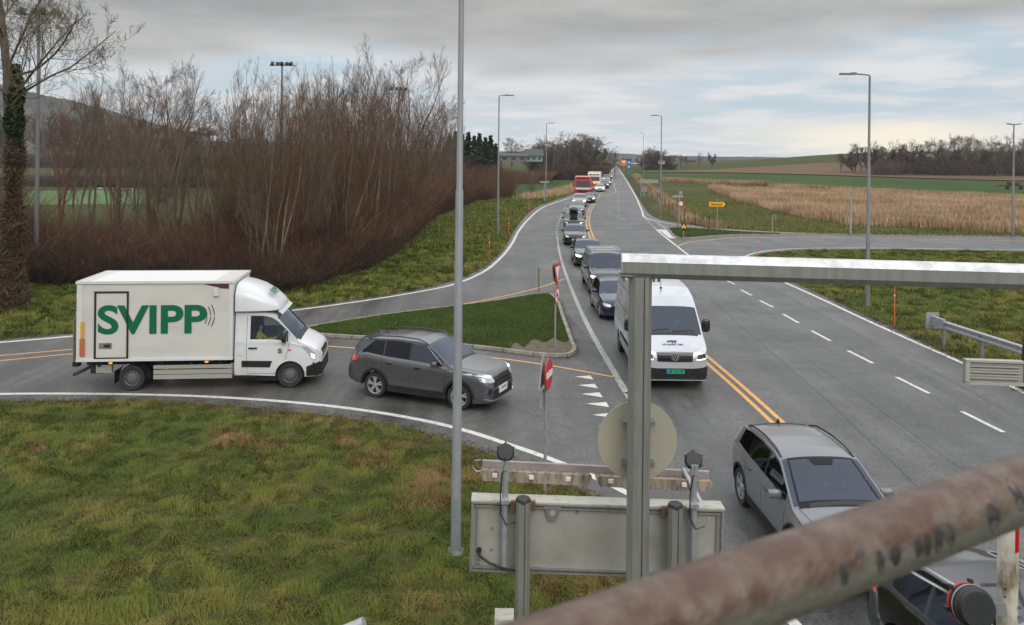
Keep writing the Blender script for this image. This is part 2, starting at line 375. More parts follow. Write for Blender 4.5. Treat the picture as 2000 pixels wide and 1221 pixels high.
m_brown = mat('stubble', (0.165, 0.105, 0.065), 0.9, 0, (0.10, 0.075, 0.042), 0.05, (0.35, 0.7), stretch=(0.3, 1, 1))
m_olive = mat('rough_pasture', (0.075, 0.085, 0.024), 0.9, 0, (0.045, 0.058, 0.018), 0.12, (0.35, 0.6), bump=0.6, bscale=2, col3=(0.10, 0.085, 0.03), scale3=0.05)
field('rough_field', 'rough yellow green pasture by the side road', [(1285, 424), (1400, 443), (1600, 454), (2300, 461)], [(1245, 364), (1400, 368), (1600, 376), (2300, 400)], m_olive, 0.012)
field('crop_field', 'young green crop field beyond the reeds', [(1236, 352), (1400, 357), (1600, 366), (2300, 396)], [(1216, 338), (1400, 338), (1600, 345), (2300, 372)], m_green, 0.03)
field('stubble_field', 'brown stubble field below the hill', [(1232, 336.6), (1400, 340), (1600, 345), (2300, 362)], [(1232, 335.6), (1400, 336), (1600, 336.5), (2300, 348)], m_brown, 0.30)
field('left_crop_field', 'green crop field left of the queue', [(880, 400), (1000, 390), (1060, 385), (1110, 378), (1163, 350)], [(880, 342), (1000, 337), (1060, 337), (1110, 337), (1163, 337)], m_green, 0.03)
field('left_meadow', 'grass meadow behind the thicket', [(-500, 420), (0, 400), (500, 395), (880, 395)], [(-500, 345), (0, 330), (500, 330), (880, 335)], m_green2, 0.03)
field('football_pitch', 'bright green artificial football pitch', [(40, 402), (120, 401), (210, 400), (300, 399)], [(60, 374), (130, 373), (210, 372), (290, 371)], mat('artificial_turf', (0.055, 0.125, 0.025), 0.8), 0.06)
# sea and far land
mb = MB(); mb.add([(-1500, 2600, -6.5), (14000, 2600, -6.5), (14000, 14000, -6.5), (-1500, 14000, -6.5)], [(0, 1, 2, 3)])
def ridge(name, label, pts, Yd, m_, depth=300, seed=1, zb=-8.0):
    """a long hill: crest given as (px, py) at distance Yd"""
    r = random.Random(seed); P = []
    for i in range(len(pts) - 1):
        for k in range(14):
            t = k / 14; P.append((pts[i][0] + (pts[i + 1][0] - pts[i][0]) * t, pts[i][1] + (pts[i + 1][1] - pts[i][1]) * t))
    P.append(pts[-1]); vs = []; rows = 8
    for (px, py) in P:
        c = AT(px, py + r.uniform(-0.5, 0.5), Yd)
        for k in range(rows + 1):
            t = k / rows; s = math.sin(t * math.pi) if k not in (0, rows) else 0
            s = s ** 0.8 if s > 0 else 0
            vs.append((c.x * (1 + (t - 0.5) * depth / Yd * 0.3), Yd + (t - 0.5) * 2 * depth, zb + (c.z - zb) * s * (1 + r.uniform(-0.03, 0.03))))
    q = rows + 1; fs = [(i * q + k, (i + 1) * q + k, (i + 1) * q + k + 1, i * q + k + 1) for i in range(len(P) - 1) for k in range(rows)]
    o = MB().add(vs, fs).build(name, m_, fix=False, smooth=60); return tag(o, label, kind='structure')
m_hill = mat('wooded_hillside', (0.055, 0.050, 0.040), 0.95, 0, (0.11, 0.105, 0.085), 0.012, (0.42, 0.6), col3=(0.04, 0.05, 0.035), scale3=0.02)
m_far = mat('far_land', (0.05, 0.055, 0.05), 0.95, 0, (0.09, 0.09, 0.085), 0.006)
ridge('hill', 'wooded hill rising at far left', [(-700, 150), (-200, 158), (0, 168), (60, 182), (130, 196), (200, 214), (260, 232), (340, 252), (480, 272), (700, 288), (860, 297)], 1100, m_hill, 250, 3)
ridge('hill', 'low distant coast beyond the road', [(930, 296), (1060, 295), (1150, 296), (1250, 302), (1330, 306), (1480, 308), (1560, 309.4)], 2600, m_far, 200, 5)
ridge('hill', 'faint low headland at the sea', [(1200, 306), (1350, 305.0), (1500, 306.5), (1700, 311)], 6000, m_far, 400, 8)
# ---- kerbed islands
def island(label, px, kerb_w=0.16, h=0.13, name='traffic_island', corner_px=None):
    P = resample(GL(px) + [G(*px[0])], 0.35)[:-1]
    n = len(P); A = 0
    for i in range(n): A += P[i].x * P[(i + 1) % n].y - P[(i + 1) % n].x * P[i].y
    if A < 0: P = P[::-1]
    inn = []
    for i in range(n):
        d = (P[(i + 1) % n] - P[i - 1]).normalized(); inn.append(P[i] + Vector((-d.y, d.x)) * kerb_w)
    t = thing(name, label, 'traffic island', (0, 0, 0))
    mk = MB(); vs = []
    for i in range(n): vs += [(P[i].x, P[i].y, 0.0), (P[i].x + (inn[i].x - P[i].x) * 0.12, P[i].y + (inn[i].y - P[i].y) * 0.12, h), (inn[i].x, inn[i].y, h), (inn[i].x, inn[i].y, 0.02)]
    fs = []
    for i in range(n):
        j = (i + 1) % n
        for k in range(3): fs.append((i * 4 + k, j * 4 + k, j * 4 + k + 1, i * 4 + k + 1))
    mk.add(vs, fs); acc = 0
    for i in range(n):
        acc += (P[(i + 1) % n] - P[i]).length
        if acc > 1.0:
            acc = 0; a, b = P[i], inn[i]; d = (P[(i + 1) % n] - P[i - 1]).normalized(); c_ = (a + b) / 2; w_ = (b - a).length; mk.box((c_.x, c_.y, h / 2), (0.014, w_ + 0.012, h + 0.006), rz=math.atan2(d.y, d.x), mi=1)
    mk.build('kerb', [mat('kerb_stone', (0.30, 0.28, 0.24), 0.8, 0, (0.19, 0.175, 0.15), 3, bump=0.3, bscale=30), mat('kerb_joint_dark', (0.05, 0.045, 0.04), 0.9)], t, smooth=30)
    pv = [Vector((p.x, p.y, 0)) for p in inn]
    MB().add([(p.x, p.y, h - 0.03) for p in pv], [tuple(x) for x in tessellate_polygon([pv])]).build('turf', mat('island_soil', (0.10, 0.085, 0.058), 0.9, 0, (0.16, 0.14, 0.105), 6), t, fix=False)
    return t, inn
isl1, ISL1 = island('large kerbed grass triangle between the slip road and the give way line', [(585, 656), (640, 660), (800, 670), (960, 686), (1060, 698), (1108, 699), (1126, 690), (1120, 670), (1104, 625), (1088, 586), (1072, 577), (1045, 578), (960, 592), (850, 606), (740, 620), (640, 636), (590, 646)])
isl2, ISL2 = island('small kerbed grass island at the mouth of the side road on the right', [(1302, 447), (1307, 454), (1325, 466), (1345, 467), (1400, 462.5), (1450, 460.5), (1526, 460.5), (1526, 458), (1480, 455.8), (1400, 451), (1330, 446.5)])
# ---- road markings (each a sheet 4 mm above the asphalt)
def marks(name, label, m_, specs, z=0.024):
    mb = MB()
    for s in specs:
        px, w = s[0], s[1]; kw = s[2] if len(s) > 2 else {}
        st = kw.pop('step', 0.5); ribbon(mb, smline(px, st), w, z, **kw)
    o = mb.build(name, m_, fix=False); return tag(o, label, kind='structure')
marks('road_markings', 'solid white edge lines', M['white_line'], [
    ([(-400, 700), (0, 670), (150, 657), (350, 636), (560, 609), (700, 590), (800, 574), (880, 558), (940, 534), (976, 506), (999, 478), (1013, 452), (1030, 431), (1058, 407), (1085, 396), (1115, 386), (1150, 367), (1170, 350)], 0.20),
    ([(-400, 780), (0, 771), (200, 771), (400, 776), (600, 790), (750, 809), (885, 836), (1000, 872), (1100, 908), (1225, 965), (1350, 1045), (1460, 1130), (1560, 1230), (1750, 1500)], 0.18),
    ([(1196, 318), (1206, 328), (1219, 346), (1230, 364), (1243, 387), (1254, 412), (1263, 427), (1300, 436), (1330, 440), (1376, 445), (1460, 451.5), (1600, 456.0), (2400, 466)], 0.20),
    ([(1280, 447.5), (1310, 472), (1346, 500)], 0.17),
    ([(2400, 494), (2000, 489), (1800, 486), (1700, 485), (1560, 486), (1505, 490), (1470, 496), (1452, 505), (1460, 519), (1490, 534), (1520, 547), (1600, 583), (1700, 630), (1800, 675), (1890, 715), (2000, 768), (2300, 915), (2700, 1110)], 0.17)])
marks('road_markings', 'worn white line beside the queue lane', M['worn_line'], [
    ([(1088, 462), (1092, 490), (1103, 530), (1118, 570), (1136, 612), (1160, 660), (1190, 712), (1212, 750), (1230, 778), (1265, 830)], 0.13, dict(w1=0.20)),
    ([(1109, 396), (1100, 414), (1092, 432), (1088, 446), (1087, 460)], 0.13, dict(dash=(1.5, 1.5), step=0.25)),
    ([(1212, 352), (1207, 380), (1207, 400), (1212, 425), (1222, 432)], 0.06, dict(dash=(5, 3), step=0.25)),
    ([(1262, 429), (1282, 449)], 0.16, dict(dash=(1.5, 1.5), step=0.2))])
mb = MB(); ys = [(1415, 547), (1447, 567), (1484, 588), (1529, 614), (1585, 647), (1656, 686), (1751, 738), (1878, 805)]; ye = [(1435, 556), (1468, 578), (1510, 601), (1560, 632), (1622, 667), (1705, 711), (1815, 770), (1960, 846)]
for a, b in list(zip(ys, ye)) + [((1388, 531), (1404, 541)), ((1366, 517), (1378, 525)), ((2060, 905), (2200, 980))]:
    ribbon(mb, [G(*a).xy, G(*b).xy], 0.13, 0.024)
for tip, a, b in [((1122, 737), (1153, 735), (1159, 743)), ((1129, 754), (1161, 751), (1168, 760)), ((1135, 771), (1171, 768), (1177, 778)), ((1144, 790), (1184, 787), (1190, 797)), ((1156, 812), (1196, 808), (1204, 819)), ((1168, 834), (1212, 829), (1222, 842)), ((1218, 768), (1240, 766), (1246, 778))]:
    P = [G(*q) for q in (tip, a, b)]; mb.add([(p.x, p.y, 0.024) for p in P], [(0, 1, 2)])
for k in range(7):
    p = Vector((1281 + k * 4.4, 436.5 + k * 2.9)); ribbon(mb, [G(p.x, p.y).xy, G(p.x + 8, p.y - 0.2).xy], 0.35, 0.024)
ribbon(mb, smline([(1293, 449), (1305, 456), (1318, 466)], 0.3), 0.9, 0.024)
tag(mb.build('road_markings', M['white_line'], fix=False), 'white lane dashes and give way triangles', kind='structure')
marks('road_markings', 'orange yellow centre lines', M['yellow_line'], [
    ([(1147, 430), (1151, 450), (1164, 480), (1190, 516), (1232, 566), (1300, 636), (1380, 703), (1440, 755), (1520, 828), (1650, 950), (1900, 1190)], 0.13, dict(off=0.14)),
    ([(1147, 430), (1151, 450), (1164, 480), (1190, 516), (1232, 566), (1300, 636), (1380, 703), (1440, 755), (1520, 828), (1650, 950), (1900, 1190)], 0.13, dict(off=-0.14)),
    ([(-400, 730), (0, 696), (147, 683), (420, 655), (600, 636)], 0.11), ([(-400, 742), (0, 706), (147, 692), (400, 676), (600, 675), (690, 681), (800, 684), (930, 696), (1060, 713), (1200, 738)], 0.11),
    ([(850, 602), (905, 595), (1000, 576), (1055, 562), (1102, 546)], 0.11),
    ([(1322, 482), (1345, 474), (1400, 468), (1450, 465), (1530, 464), (1700, 466), (2400, 478)], 0.14)])
marks('road_markings', 'worn orange lines round the hatched median', M['worn_yellow'], [
    ([(1146.5, 430), (1148, 415), (1156, 400), (1167, 386), (1182, 370), (1196, 351), (1197, 335), (1196.5, 325)], 0.16, dict(off=0.0)),
    ([(1151, 430), (1153, 415), (1161, 400), (1168, 387), (1184, 382), (1201, 377), (1200, 366), (1197, 352)], 0.16)])
rj_ = random.Random(8)
def wob(P, a=0.06):
    return [p + Vector((rj_.gauss(0, a), rj_.gauss(0, a))) for p in P]
mb = MB()
for px, w in (([(1245, 420), (1300, 492), (1389, 585), (1500, 684), (1630, 798), (1800, 960)], 0.022), ([(1440, 600), (1560, 690), (1700, 790), (1860, 905), (1990, 1005)], 0.018), ([(1255, 560), (1330, 640), (1420, 735)], 0.015), ([(700, 745), (800, 757), (900, 775), (1010, 800), (1120, 842)], 0.018), ([(640, 596), (760, 577), (860, 560), (930, 548), (985, 520), (1025, 480)], 0.02), ([(1500, 560), (1650, 640), (1800, 715), (1960, 800)], 0.016)):
    ribbon(mb, wob(smline(px, 0.6), 0.02), w, 0.0225)
tag(mb.build('road_joints', mat('tar_seam', (0.030, 0.030, 0.030), 0.5), fix=False), 'dark cracks and sealed joints in the asphalt', kind='structure')
# repaired darker asphalt by the large island
mb = MB(); P = smline([(1092, 588), (1112, 618), (1150, 660), (1185, 700), (1160, 712), (1128, 704), (1127, 690), (1118, 655), (1100, 612)], 0.6); pv = [Vector((p.x, p.y, 0)) for p in P]
mb.add([(p.x, p.y, 0.0222) for p in pv], [tuple(t) for t in tessellate_polygon([pv])]); tag(mb.build('road_patch', M['asphalt_dark'], fix=False), 'darker asphalt strip along the island kerb', kind='structure')
# ---------------------------------------------------------------- vehicles
def paint(name, c, rough=0.28, metal=0.3, dirt=True):
    c2 = tuple(min(1, x * 0.80 + 0.012) for x in c)
    return mat(name, c, rough, metal, c2 if dirt else None, 1.6, (0.45, 0.8), coat=0.75, rough2=min(1, rough + 0.06))
M['glass'] = glassy('car_glass', (0.38, 0.41, 0.44), refl=0.06)
M['glass_clear'] = glassy('clear_glass', (0.62, 0.68, 0.67), refl=0.0)
M['glass_dark'] = glassy('privacy_glass', (0.05, 0.055, 0.06), refl=0.0)
M['glass_far'] = mat('dark_glass', (0.03, 0.034, 0.038), 0.08, 0, spec=0.9, coat=0.5)
M['clad'] = mat('grey_cladding', (0.016, 0.016, 0.017), 0.7, 0, (0.028, 0.027, 0.026), 4, spec=0.25)
M['trim'] = mat('gloss_black_trim', (0.012, 0.012, 0.013), 0.15, 0, coat=0.5)
M['inside'] = mat('cabin_plastic', (0.030, 0.030, 0.032), 0.8)
M['seat'] = mat('seat_fabric', (0.045, 0.045, 0.05), 0.9)
M['chrome'] = mat('chrome', (0.75, 0.76, 0.78), 0.12, 1.0)
M['rim'] = mat('alloy_silver', (0.62, 0.63, 0.65), 0.3, 0.8)
M['rim_steel'] = mat('steel_wheel_grey', (0.16, 0.16, 0.165), 0.5, 0.5)
M['lens'] = mat('headlight_lens', (0.62, 0.65, 0.68), 0.08, 0.4, coat=1)
M['lamp_on'] = mat('lit_headlight', (0.9, 0.9, 0.85), 0.2, emit=((1, 0.97, 0.88), 2.2))
M['tail'] = mat('tail_light', (0.5, 0.01, 0.01), 0.15, coat=1, emit=((0.9, 0.02, 0.02), 0.25))
M['amber'] = mat('amber_light', (0.8, 0.3, 0.03), 0.2, emit=((1, 0.4, 0.05), 0.8))
M['plate'] = mat('plate_white', (0.7, 0.7, 0.7), 0.4)
M['plate_green'] = mat('plate_green', (0.02, 0.38, 0.22), 0.4)
M['ink'] = mat('black_ink', (0.01, 0.01, 0.012), 0.5)
M['frit'] = mat('windscreen_border_black', (0.008, 0.008, 0.010), 0.3, spec=0.25)
M['skin'] = mat('skin', (0.50, 0.30, 0.22), 0.6)
M['hivis'] = mat('hi_vis_yellow', (0.62, 0.72, 0.05), 0.7)
M['hair'] = mat('hair_brown', (0.05, 0.03, 0.02), 0.8)
M['cloth'] = mat('dark_clothing', (0.05, 0.055, 0.07), 0.9)

def textmesh(name, s, size, m_, parent, loc, rot, bold=0.0, depth=0.004, sx=1.0, align='CENTER'):
    cu = bpy.data.curves.new(name, 'FONT'); cu.body = s; cu.size = size; cu.offset = bold; cu.extrude = depth / 2; cu.align_x = align; cu.align_y = 'CENTER'
    to = bpy.data.objects.new('tmp', cu); COL.objects.link(to)
    dg = bpy.context.evaluated_depsgraph_get(); me = bpy.data.meshes.new_from_object(to.evaluated_get(dg)); bpy.data.objects.remove(to); bpy.data.curves.remove(cu)
    me.name = name; me.materials.clear(); me.materials.append(m_)
    for v in me.vertices: v.co.x *= sx
    o = bpy.data.objects.new(name, me); COL.objects.link(o); o.parent = parent; o.location = loc
    o.rotation_euler = rot if not isinstance(rot, Matrix) else rot.to_euler(); return o

def blur(xs, ys, w, lo, hi, st=0.01):
    g = np.arange(lo - 0.5, hi + 0.5, st); v = np.interp(g, xs, ys); k = max(1, int(w / st)) | 1
    if k > 1:
        ker = np.hanning(k + 2)[1:-1]; ker /= ker.sum(); v = np.convolve(np.pad(v, k // 2, mode='edge'), ker, mode='valid')
    return lambda s: float(np.interp(s, g, v))
class Car:
    """s runs from the front bumper (0) to the tail (L); local x = L/2 - s is forward, y is left, z up"""
    def __init__(c, P):
        c.P = P; c.L = P['L']; c.W = P['W']; L = c.L
        c.top = blur(*zip(*P['top']), P.get('tb', 0.16), 0, L); c.belt = blur(*zip(*P['belt']), 0.2, 0, L)
        c.sill = blur(*zip(*P['sill']), 0.08, 0, L); pl = [(a, b * c.W / 2) for a, b in P['plan']]; c.w = blur(*zip(*pl), 0.06, 0, L)
        c.wr = P['wr']; c.ra = c.wr * P.get('arch', 1.13); c.ax = (P['fa'],) if P.get('single') else (P['fa'], P['fa'] + P['wb']); c.zc = c.wr
    def x(c, s): return c.L / 2 - s
    def section(c, s):
        P = c.P; zt = c.top(s); zb = min(c.belt(s), zt - 0.015); w = c.w(s); sill = c.sill(s); zl = sill
        for a in c.ax:
            if abs(s - a) < c.ra: zl = max(zl, c.zc + math.sqrt(c.ra ** 2 - (s - a) ** 2))
        zl = min(zl, zb - 0.02)
        tum = P.get('tum', 0.36); sh = P.get('shoulder', 0.95); out = []
        for u in (0, 0.12, 0.28, 0.45, 0.6, 0.72, 0.82, 0.9, 0.96, 1.0):
            z = zl + u * (zb - zl); q = (z - sill) / max(0.05, zb - sill)
            f = np.interp(q, [0, 0.15, 0.35, 0.6, 0.8, 0.93, 1.0], [0.955, 0.985, 1.0, 0.992, 0.985, 0.972, sh])
            out.append((w * f, z))
        wb_ = w * sh; crown = min(P.get('crown', 0.05), (zt - zb) * 0.55); zr = zt - crown; g = max(zr - zb, 0.004); wr_ = wb_ - tum * g
        if P.get('rtaper') and s > 2.2: wr_ *= 1 - P['rtaper'] * ((s - 2.2) / (c.L - 2.2)) ** 2
        wr_ = max(wr_, w * 0.45)
        for v in (0.10, 0.3, 0.6, 0.90, 1.0): out.append((wb_ + (wr_ - wb_) * v - (0.012 if v < 1 and g > .1 else 0), zb + g * v))
        for k in (0.045, 0.12, 0.25, 0.45, 0.7, 1.0):
            y = wr_ * (1 - k); out.append((y, zr + crown * (1 - (y / wr_) ** P.get('cexp', 2.6))))
        return out
    def build(c, root, bodymat, far=False, glass='glass', side='glass_dark', lights=True):
        P = c.P; L = c.L; g0, g1, g2, g3 = P['glass']      # windscreen base, header, rear header, rear glass base
        st = set(np.round(np.linspace(0.12, L - 0.12, 34 if far else 74), 3)) | {0.0, 0.015, 0.04, 0.075, L - 0.075, L - 0.04, L - 0.015, L, g0, g1, g2, g3}
        for a in c.ax:
            for d in (1.0, 0.998, 0.97, 0.9, 0.8, 0.65, 0.45, 0.22, 0): st |= {a - c.ra * d, a + c.ra * d}
            st |= {a - c.ra - 0.004, a + c.ra + 0.004}
        for a, b in P.get('win', []): st |= {a, b}
        st = sorted(round(s, 4) for s in st if 0 <= s <= L); half = [c.section(s) for s in st]; nh = len(half[0]); V = []
        for s, h in zip(st, half):
            V += [(c.x(s), y, z) for y, z in h] + [(c.x(s), -y, z) for y, z in reversed(h[:-1])]
        n = 2 * nh - 1; parts = {'pillar_trim': {}, 'body': [], 'windscreen': [], 'rear_window': [], 'side': {}}
        WR = (10, 13)
        win = P.get('win', [])
        for i in range(len(st) - 1):
            sm = (st[i] + st[i + 1]) / 2; zt = c.top(sm); zb = c.belt(sm)
            for j in range(n - 1):
                f = (i * n + j, (i + 1) * n + j, (i + 1) * n + j + 1, i * n + j + 1)
                jj = j if j < nh - 1 else n - 2 - j; key = 'body'
                if jj >= 15:
                    if g0 < sm < g1 and jj >= 15: key = 'windscreen'
                    elif g2 < sm < g3 and not P.get('norear'): key = 'rear_window'
                elif WR[0] <= jj < WR[1] and zt - zb > 0.12:
                    for k, (a, b) in enumerate(win):
                        if a < sm < b: key = (k, j < nh - 1)
                if key == 'body' and WR[0] <= jj < WR[1] and win and P.get('blackpillar') and win[0][0] < sm < win[-1][1]: key = ('p', j < nh - 1, sum(1 for a, b in win if b < sm))
                if isinstance(key, tuple) and key[0] == 'p': parts['pillar_trim'].setdefault(key, []).append(f)
                elif isinstance(key, tuple): parts['side'].setdefault(key, []).append(f)
                else: parts[key].append(f)
        parts['body'] += [tuple(reversed(range(n)))]; b = (len(st) - 1) * n; parts['body'] += [tuple(b + k for k in range(n))]
        def sub(name, F, m_, sm=38):
            ids = sorted({i for f in F for i in f}); mp = {a: k for k, a in enumerate(ids)}
            mb = MB(); mb.add([V[i] for i in ids], [tuple(mp[i] for i in f) for f in F]); return mb.build(name, m_, root, smooth=sm, fix=False)
        body = sub('body', parts['body'], bodymat, 32)
        c.bvh = BVHTree.FromPolygons([Vector(v) for v in V], parts['body'] + [f for F in parts['pillar_trim'].values() for f in F] + parts['windscreen'] + parts['rear_window'] + [f for F in parts['side'].values() for f in F])
        if far: glass = side = 'glass_far'
        for F in parts['pillar_trim'].values(): sub('pillar_trim', F, M['trim'])
        if parts['windscreen']: sub('windscreen', parts['windscreen'], M[glass])
        if parts['rear_window']: sub('rear_window', parts['rear_window'], M[side])
        for (k, lft), F in parts['side'].items(): sub('side_window', F, M[side] if k > 0 or far else M[P.get('frontwin', glass)])
        c.root = root
        # underbody, wheel housings
        mb = MB(); wn = c.W / 2 - 0.30
        mb.box((0, 0, 0.34), (L - 1.1, 2 * wn, 0.40))
        for a in c.ax:
            for sg in (1, -1):
                pr = [(c.ra + 0.004, sg * wn), (c.ra + 0.004, sg * (c.w(a) * 0.97))]
                mb.lathe(pr, (c.x(a), 0, c.zc), 'Y', 20, a0=0, a1=math.pi)
        mb.build('underbody', M['black'], root)
        for a in c.ax:
            for sg in (1, -1): c.wheel(a, sg, far)
        return c
    def wheel(c, s, sg, far=False):
        P = c.P; r = c.wr; y = sg * (c.w(s) - 0.13); tw = 0.22; rr = r * P.get('rimr', 0.70)
        pr = [(rr, -tw / 2 + 0.01), (r * 0.93, -tw / 2), (r, -tw / 2 + 0.035), (r, tw / 2 - 0.035), (r * 0.93, tw / 2), (rr * 1.03, tw / 2 - 0.008), (rr, tw / 2 - 0.03)]
        t = MB().lathe(pr, (c.x(s), y, r), 'Y', 20 if far else 36).build('wheel', M['rubber'], c.root, smooth=40)
        yo = sg * (tw / 2 - 0.028); m2 = MB(); cx = c.x(s); o_ = 0.012 * sg
        style = P.get('rim', 'spoke')
        if style == 'steel':
            m2.lathe([(rr, yo), (rr * 0.9, yo - 2 * o_), (rr * 0.62, yo - o_), (rr * 0.55, yo + 2 * o_), (rr * 0.30, yo + 3 * o_), (0.005, yo + 3.2 * o_)], (cx, y, r), 'Y', 28)
            m3 = MB()
            for k in range(12):
                a = k * math.pi / 6; m3.lathe([(0.022, yo - o_ * 0.6), (0.001, yo - o_ * 0.4)], (cx + math.cos(a) * rr * 0.76, y, r + math.sin(a) * rr * 0.76), 'Y', 8)
            rim = m2.build('rim', M['rim_steel'], t, smooth=35); m3.build('vent_hole', M['black'], rim)
        else:
            m2.lathe([(rr, yo + o_), (rr * 0.93, yo + 0.5 * o_), (rr * 0.92, yo - 6 * o_)], (cx, y, r), 'Y', 28); m2.lathe([(rr * 0.2, yo - 0.5 * o_), (rr * 0.17, yo + 0.4 * o_), (0.004, yo + 0.5 * o_)], (cx, y, r), 'Y', 16)
            ns = P.get('spokes', 5)
            for k in range(ns):
                for dd in ((-0.17, 0.17) if ns <= 6 else (0,)):
                    a = 2 * math.pi * k / ns + 0.3; a1 = a + dd; p0 = Vector((cx + math.cos(a + dd * .9) * rr * 0.13, y + yo - 0.2 * o_, r + math.sin(a + dd * .9) * rr * 0.13)); p1 = Vector((cx + math.cos(a1) * rr * 0.95, y + yo + 0.4 * o_, r + math.sin(a1) * rr * 0.95))
                    d = (p1 - p0).normalized(); nrm = Vector((0, 1, 0)).cross(d) * (0.020 if ns <= 6 else 0.014)
                    m2.add([p0 - nrm * 0.9, p0 + nrm * 0.9, p1 + nrm * 1.3, p1 - nrm * 1.3, p0 - nrm - Vector((0, o_ * 2, 0)), p0 + nrm - Vector((0, o_ * 2, 0)), p1 + nrm * 1.3 - Vector((0, o_ * 2, 0)), p1 - nrm * 1.3 - Vector((0, o_ * 2, 0))], [(0, 1, 2, 3), (0, 4, 5, 1), (1, 5, 6, 2), (2, 6, 7, 3), (3, 7, 4, 0)])
            m2.build('rim', M[P.get('rimmat', 'rim')], t, smooth=35)
            MB().lathe([(rr * 0.92, yo - 4 * o_), (rr * 0.5, yo - 5 * o_), (0.01, yo - 5 * o_)], (cx, y, r), 'Y', 18).build('brake_disc', M['clad'], t, smooth=30)
    def hit(c, p, d):
        d = Vector(d).normalized(); q, nr, i, ds = c.bvh.ray_cast(Vector(p) - d * 1.5, d, 7.0)
        return None if q is None or q.dot(d) > -0.15 else q
    def patch(c, name, A, B, d, m_, n=8, k=3, off=0.006, mirror=False, parent=None, deep=0.02):
        """sheet between polylines A and B laid on the body along direction d; A, B in local (x, y, z)"""
        out = []
        for sg in ((1, -1) if mirror else (1,)):
            dd = Vector((d[0], d[1] * sg, d[2])).normalized()
            def samp(Q, t):
                s = t * (len(Q) - 1); i = min(int(s), len(Q) - 2); a, b = Vector(Q[i]), Vector(Q[i + 1]); return a.lerp(b, s - i)
            raw = []; hits = []; w = k + 1
            for i in range(n + 1):
                a = samp(A, i / n); b = samp(B, i / n)
                for j in range(k + 1):
                    p = a.lerp(b, j / k); p = Vector((p.x, p.y * sg, p.z)); raw.append(p); hits.append(c.hit(p, dd))
            ok = [i for i, h_ in enumerate(hits) if h_ is not None]; pts = []
            for i, p in enumerate(raw):
                if hits[i] is None and ok:
                    m_i = min(ok, key=lambda o: (raw[o] - p).length); q = p + dd * (hits[m_i] - p).dot(dd)
                else: q = hits[i] if hits[i] is not None else p
                pts.append(q - dd * off)
            fs = [(i * w + j, (i + 1) * w + j, (i + 1) * w + j + 1, i * w + j + 1) for i in range(n) for j in range(k)]
            bd = [i * w for i in range(n + 1)] + [n * w + j for j in range(1, w)] + [i * w + k for i in range(n - 1, -1, -1)] + [j for j in range(k - 1, 0, -1)]
            base = len(pts); pts += [pts[i] + dd * (off + deep) for i in bd]; q = len(bd)
            fs += [(bd[i], base + i, base + (i + 1) % q, bd[(i + 1) % q]) for i in range(q)]
            out.append(MB().add(pts, fs).build(name, m_, parent or c.root, smooth=40))
        return out
    def side(c, name, A, B, m_, **kw):
        """A, B as (s, z) polylines on the flank"""
        Y = c.W * 0.7; f = lambda Q: [(c.x(s), Y, z) for s, z in Q]; kw.setdefault('mirror', True)
        return c.patch(name, f(A), f(B), (0, -1, 0), m_, **kw)
    def front(c, name, A, B, m_, **kw):
        """A, B as (y, z) polylines seen from the front"""
        f = lambda Q: [(c.L / 2 + 0.2, y, z) for y, z in Q]
        return c.patch(name, f(A), f(B), (-1, 0, 0), m_, **kw)
    def rear(c, name, A, B, m_, **kw):
        f = lambda Q: [(-c.L / 2 - 0.2, y, z) for y, z in Q]
        return c.patch(name, f(A), f(B), (1, 0, 0), m_, **kw)
    def seam(c, pts, wd=0.010, name='panel_gap', m_=None, mirror=True):
        A = []; B = []
        for i, (s, z) in enumerate(pts):
            a = pts[max(i - 1, 0)]; b = pts[min(i + 1, len(pts) - 1)]; dx, dz = b[0] - a[0], b[1] - a[1]; l = math.hypot(dx, dz) or 1; nx, nz = -dz / l * wd / 2, dx / l * wd / 2
            A.append((s + nx, z + nz)); B.append((s - nx, z - nz))
        return c.side(name, A, B, m_ or M['black'], n=max(4, 6 * (len(pts) - 1)), k=1, off=0.0025, mirror=mirror, deep=0.006)
    def arch_trim(c, m_, wd=0.055, off=0.012):
        for a in c.ax:
            A = []; B = []
            for k in range(13):
                t = math.pi * k / 12; A.append((a - math.cos(t) * (c.ra + 0.001), c.zc + math.sin(t) * (c.ra + 0.001))); B.append((a - math.cos(t) * (c.ra + wd), c.zc + math.sin(t) * (c.ra + wd)))
            lo = c.sill(a) + 0.03
            c.side('wheel_arch', A, B, m_, n=24, k=1, off=off, deep=0.03)
    def mirrors(c, s, z, m_, size=(0.13, 0.22, 0.15), out=0.13):
        for sg in (1, -1):
            y = c.w(s) * 0.94; mb = MB(); a, b, h = size; cx = c.x(s); yy = sg * (y + out)
            prof = [(-0.5, 0.72), (-0.3, 0.92), (0.1, 1.0), (0.4, 0.86), (0.5, 0.6)]
            vs = []; nn = 12
            for q, r_ in prof:
                for k in range(nn):
                    t = 2 * math.pi * k / nn; ct, sn = math.cos(t), math.sin(t); e = 0.6
                    vs.append((cx + a * 0.5 * r_ * math.copysign(abs(ct) ** e, ct), yy + b * q, z + h * 0.5 * r_ * math.copysign(abs(sn) ** e, sn)))
            fs = [(i * nn + k, i * nn + (k + 1) % nn, (i + 1) * nn + (k + 1) % nn, (i + 1) * nn + k) for i in range(4) for k in range(nn)] + [tuple(range(nn)), tuple(4 * nn + k for k in range(nn))]
            mb.add(vs, fs); o = mb.build('wing_mirror', m_, c.root, smooth=50)
            MB().box((cx - a * 0.47, yy, z), (0.012, b * 0.8, h * 0.75)).build('mirror_glass', M['chrome'], o)
            MB().tube([(cx, sg * (y - 0.03), z - h * 0.45), (cx, yy - sg * 0.02, z - h * 0.3)], 0.025, 6).build('mirror_arm', M['black'], o)
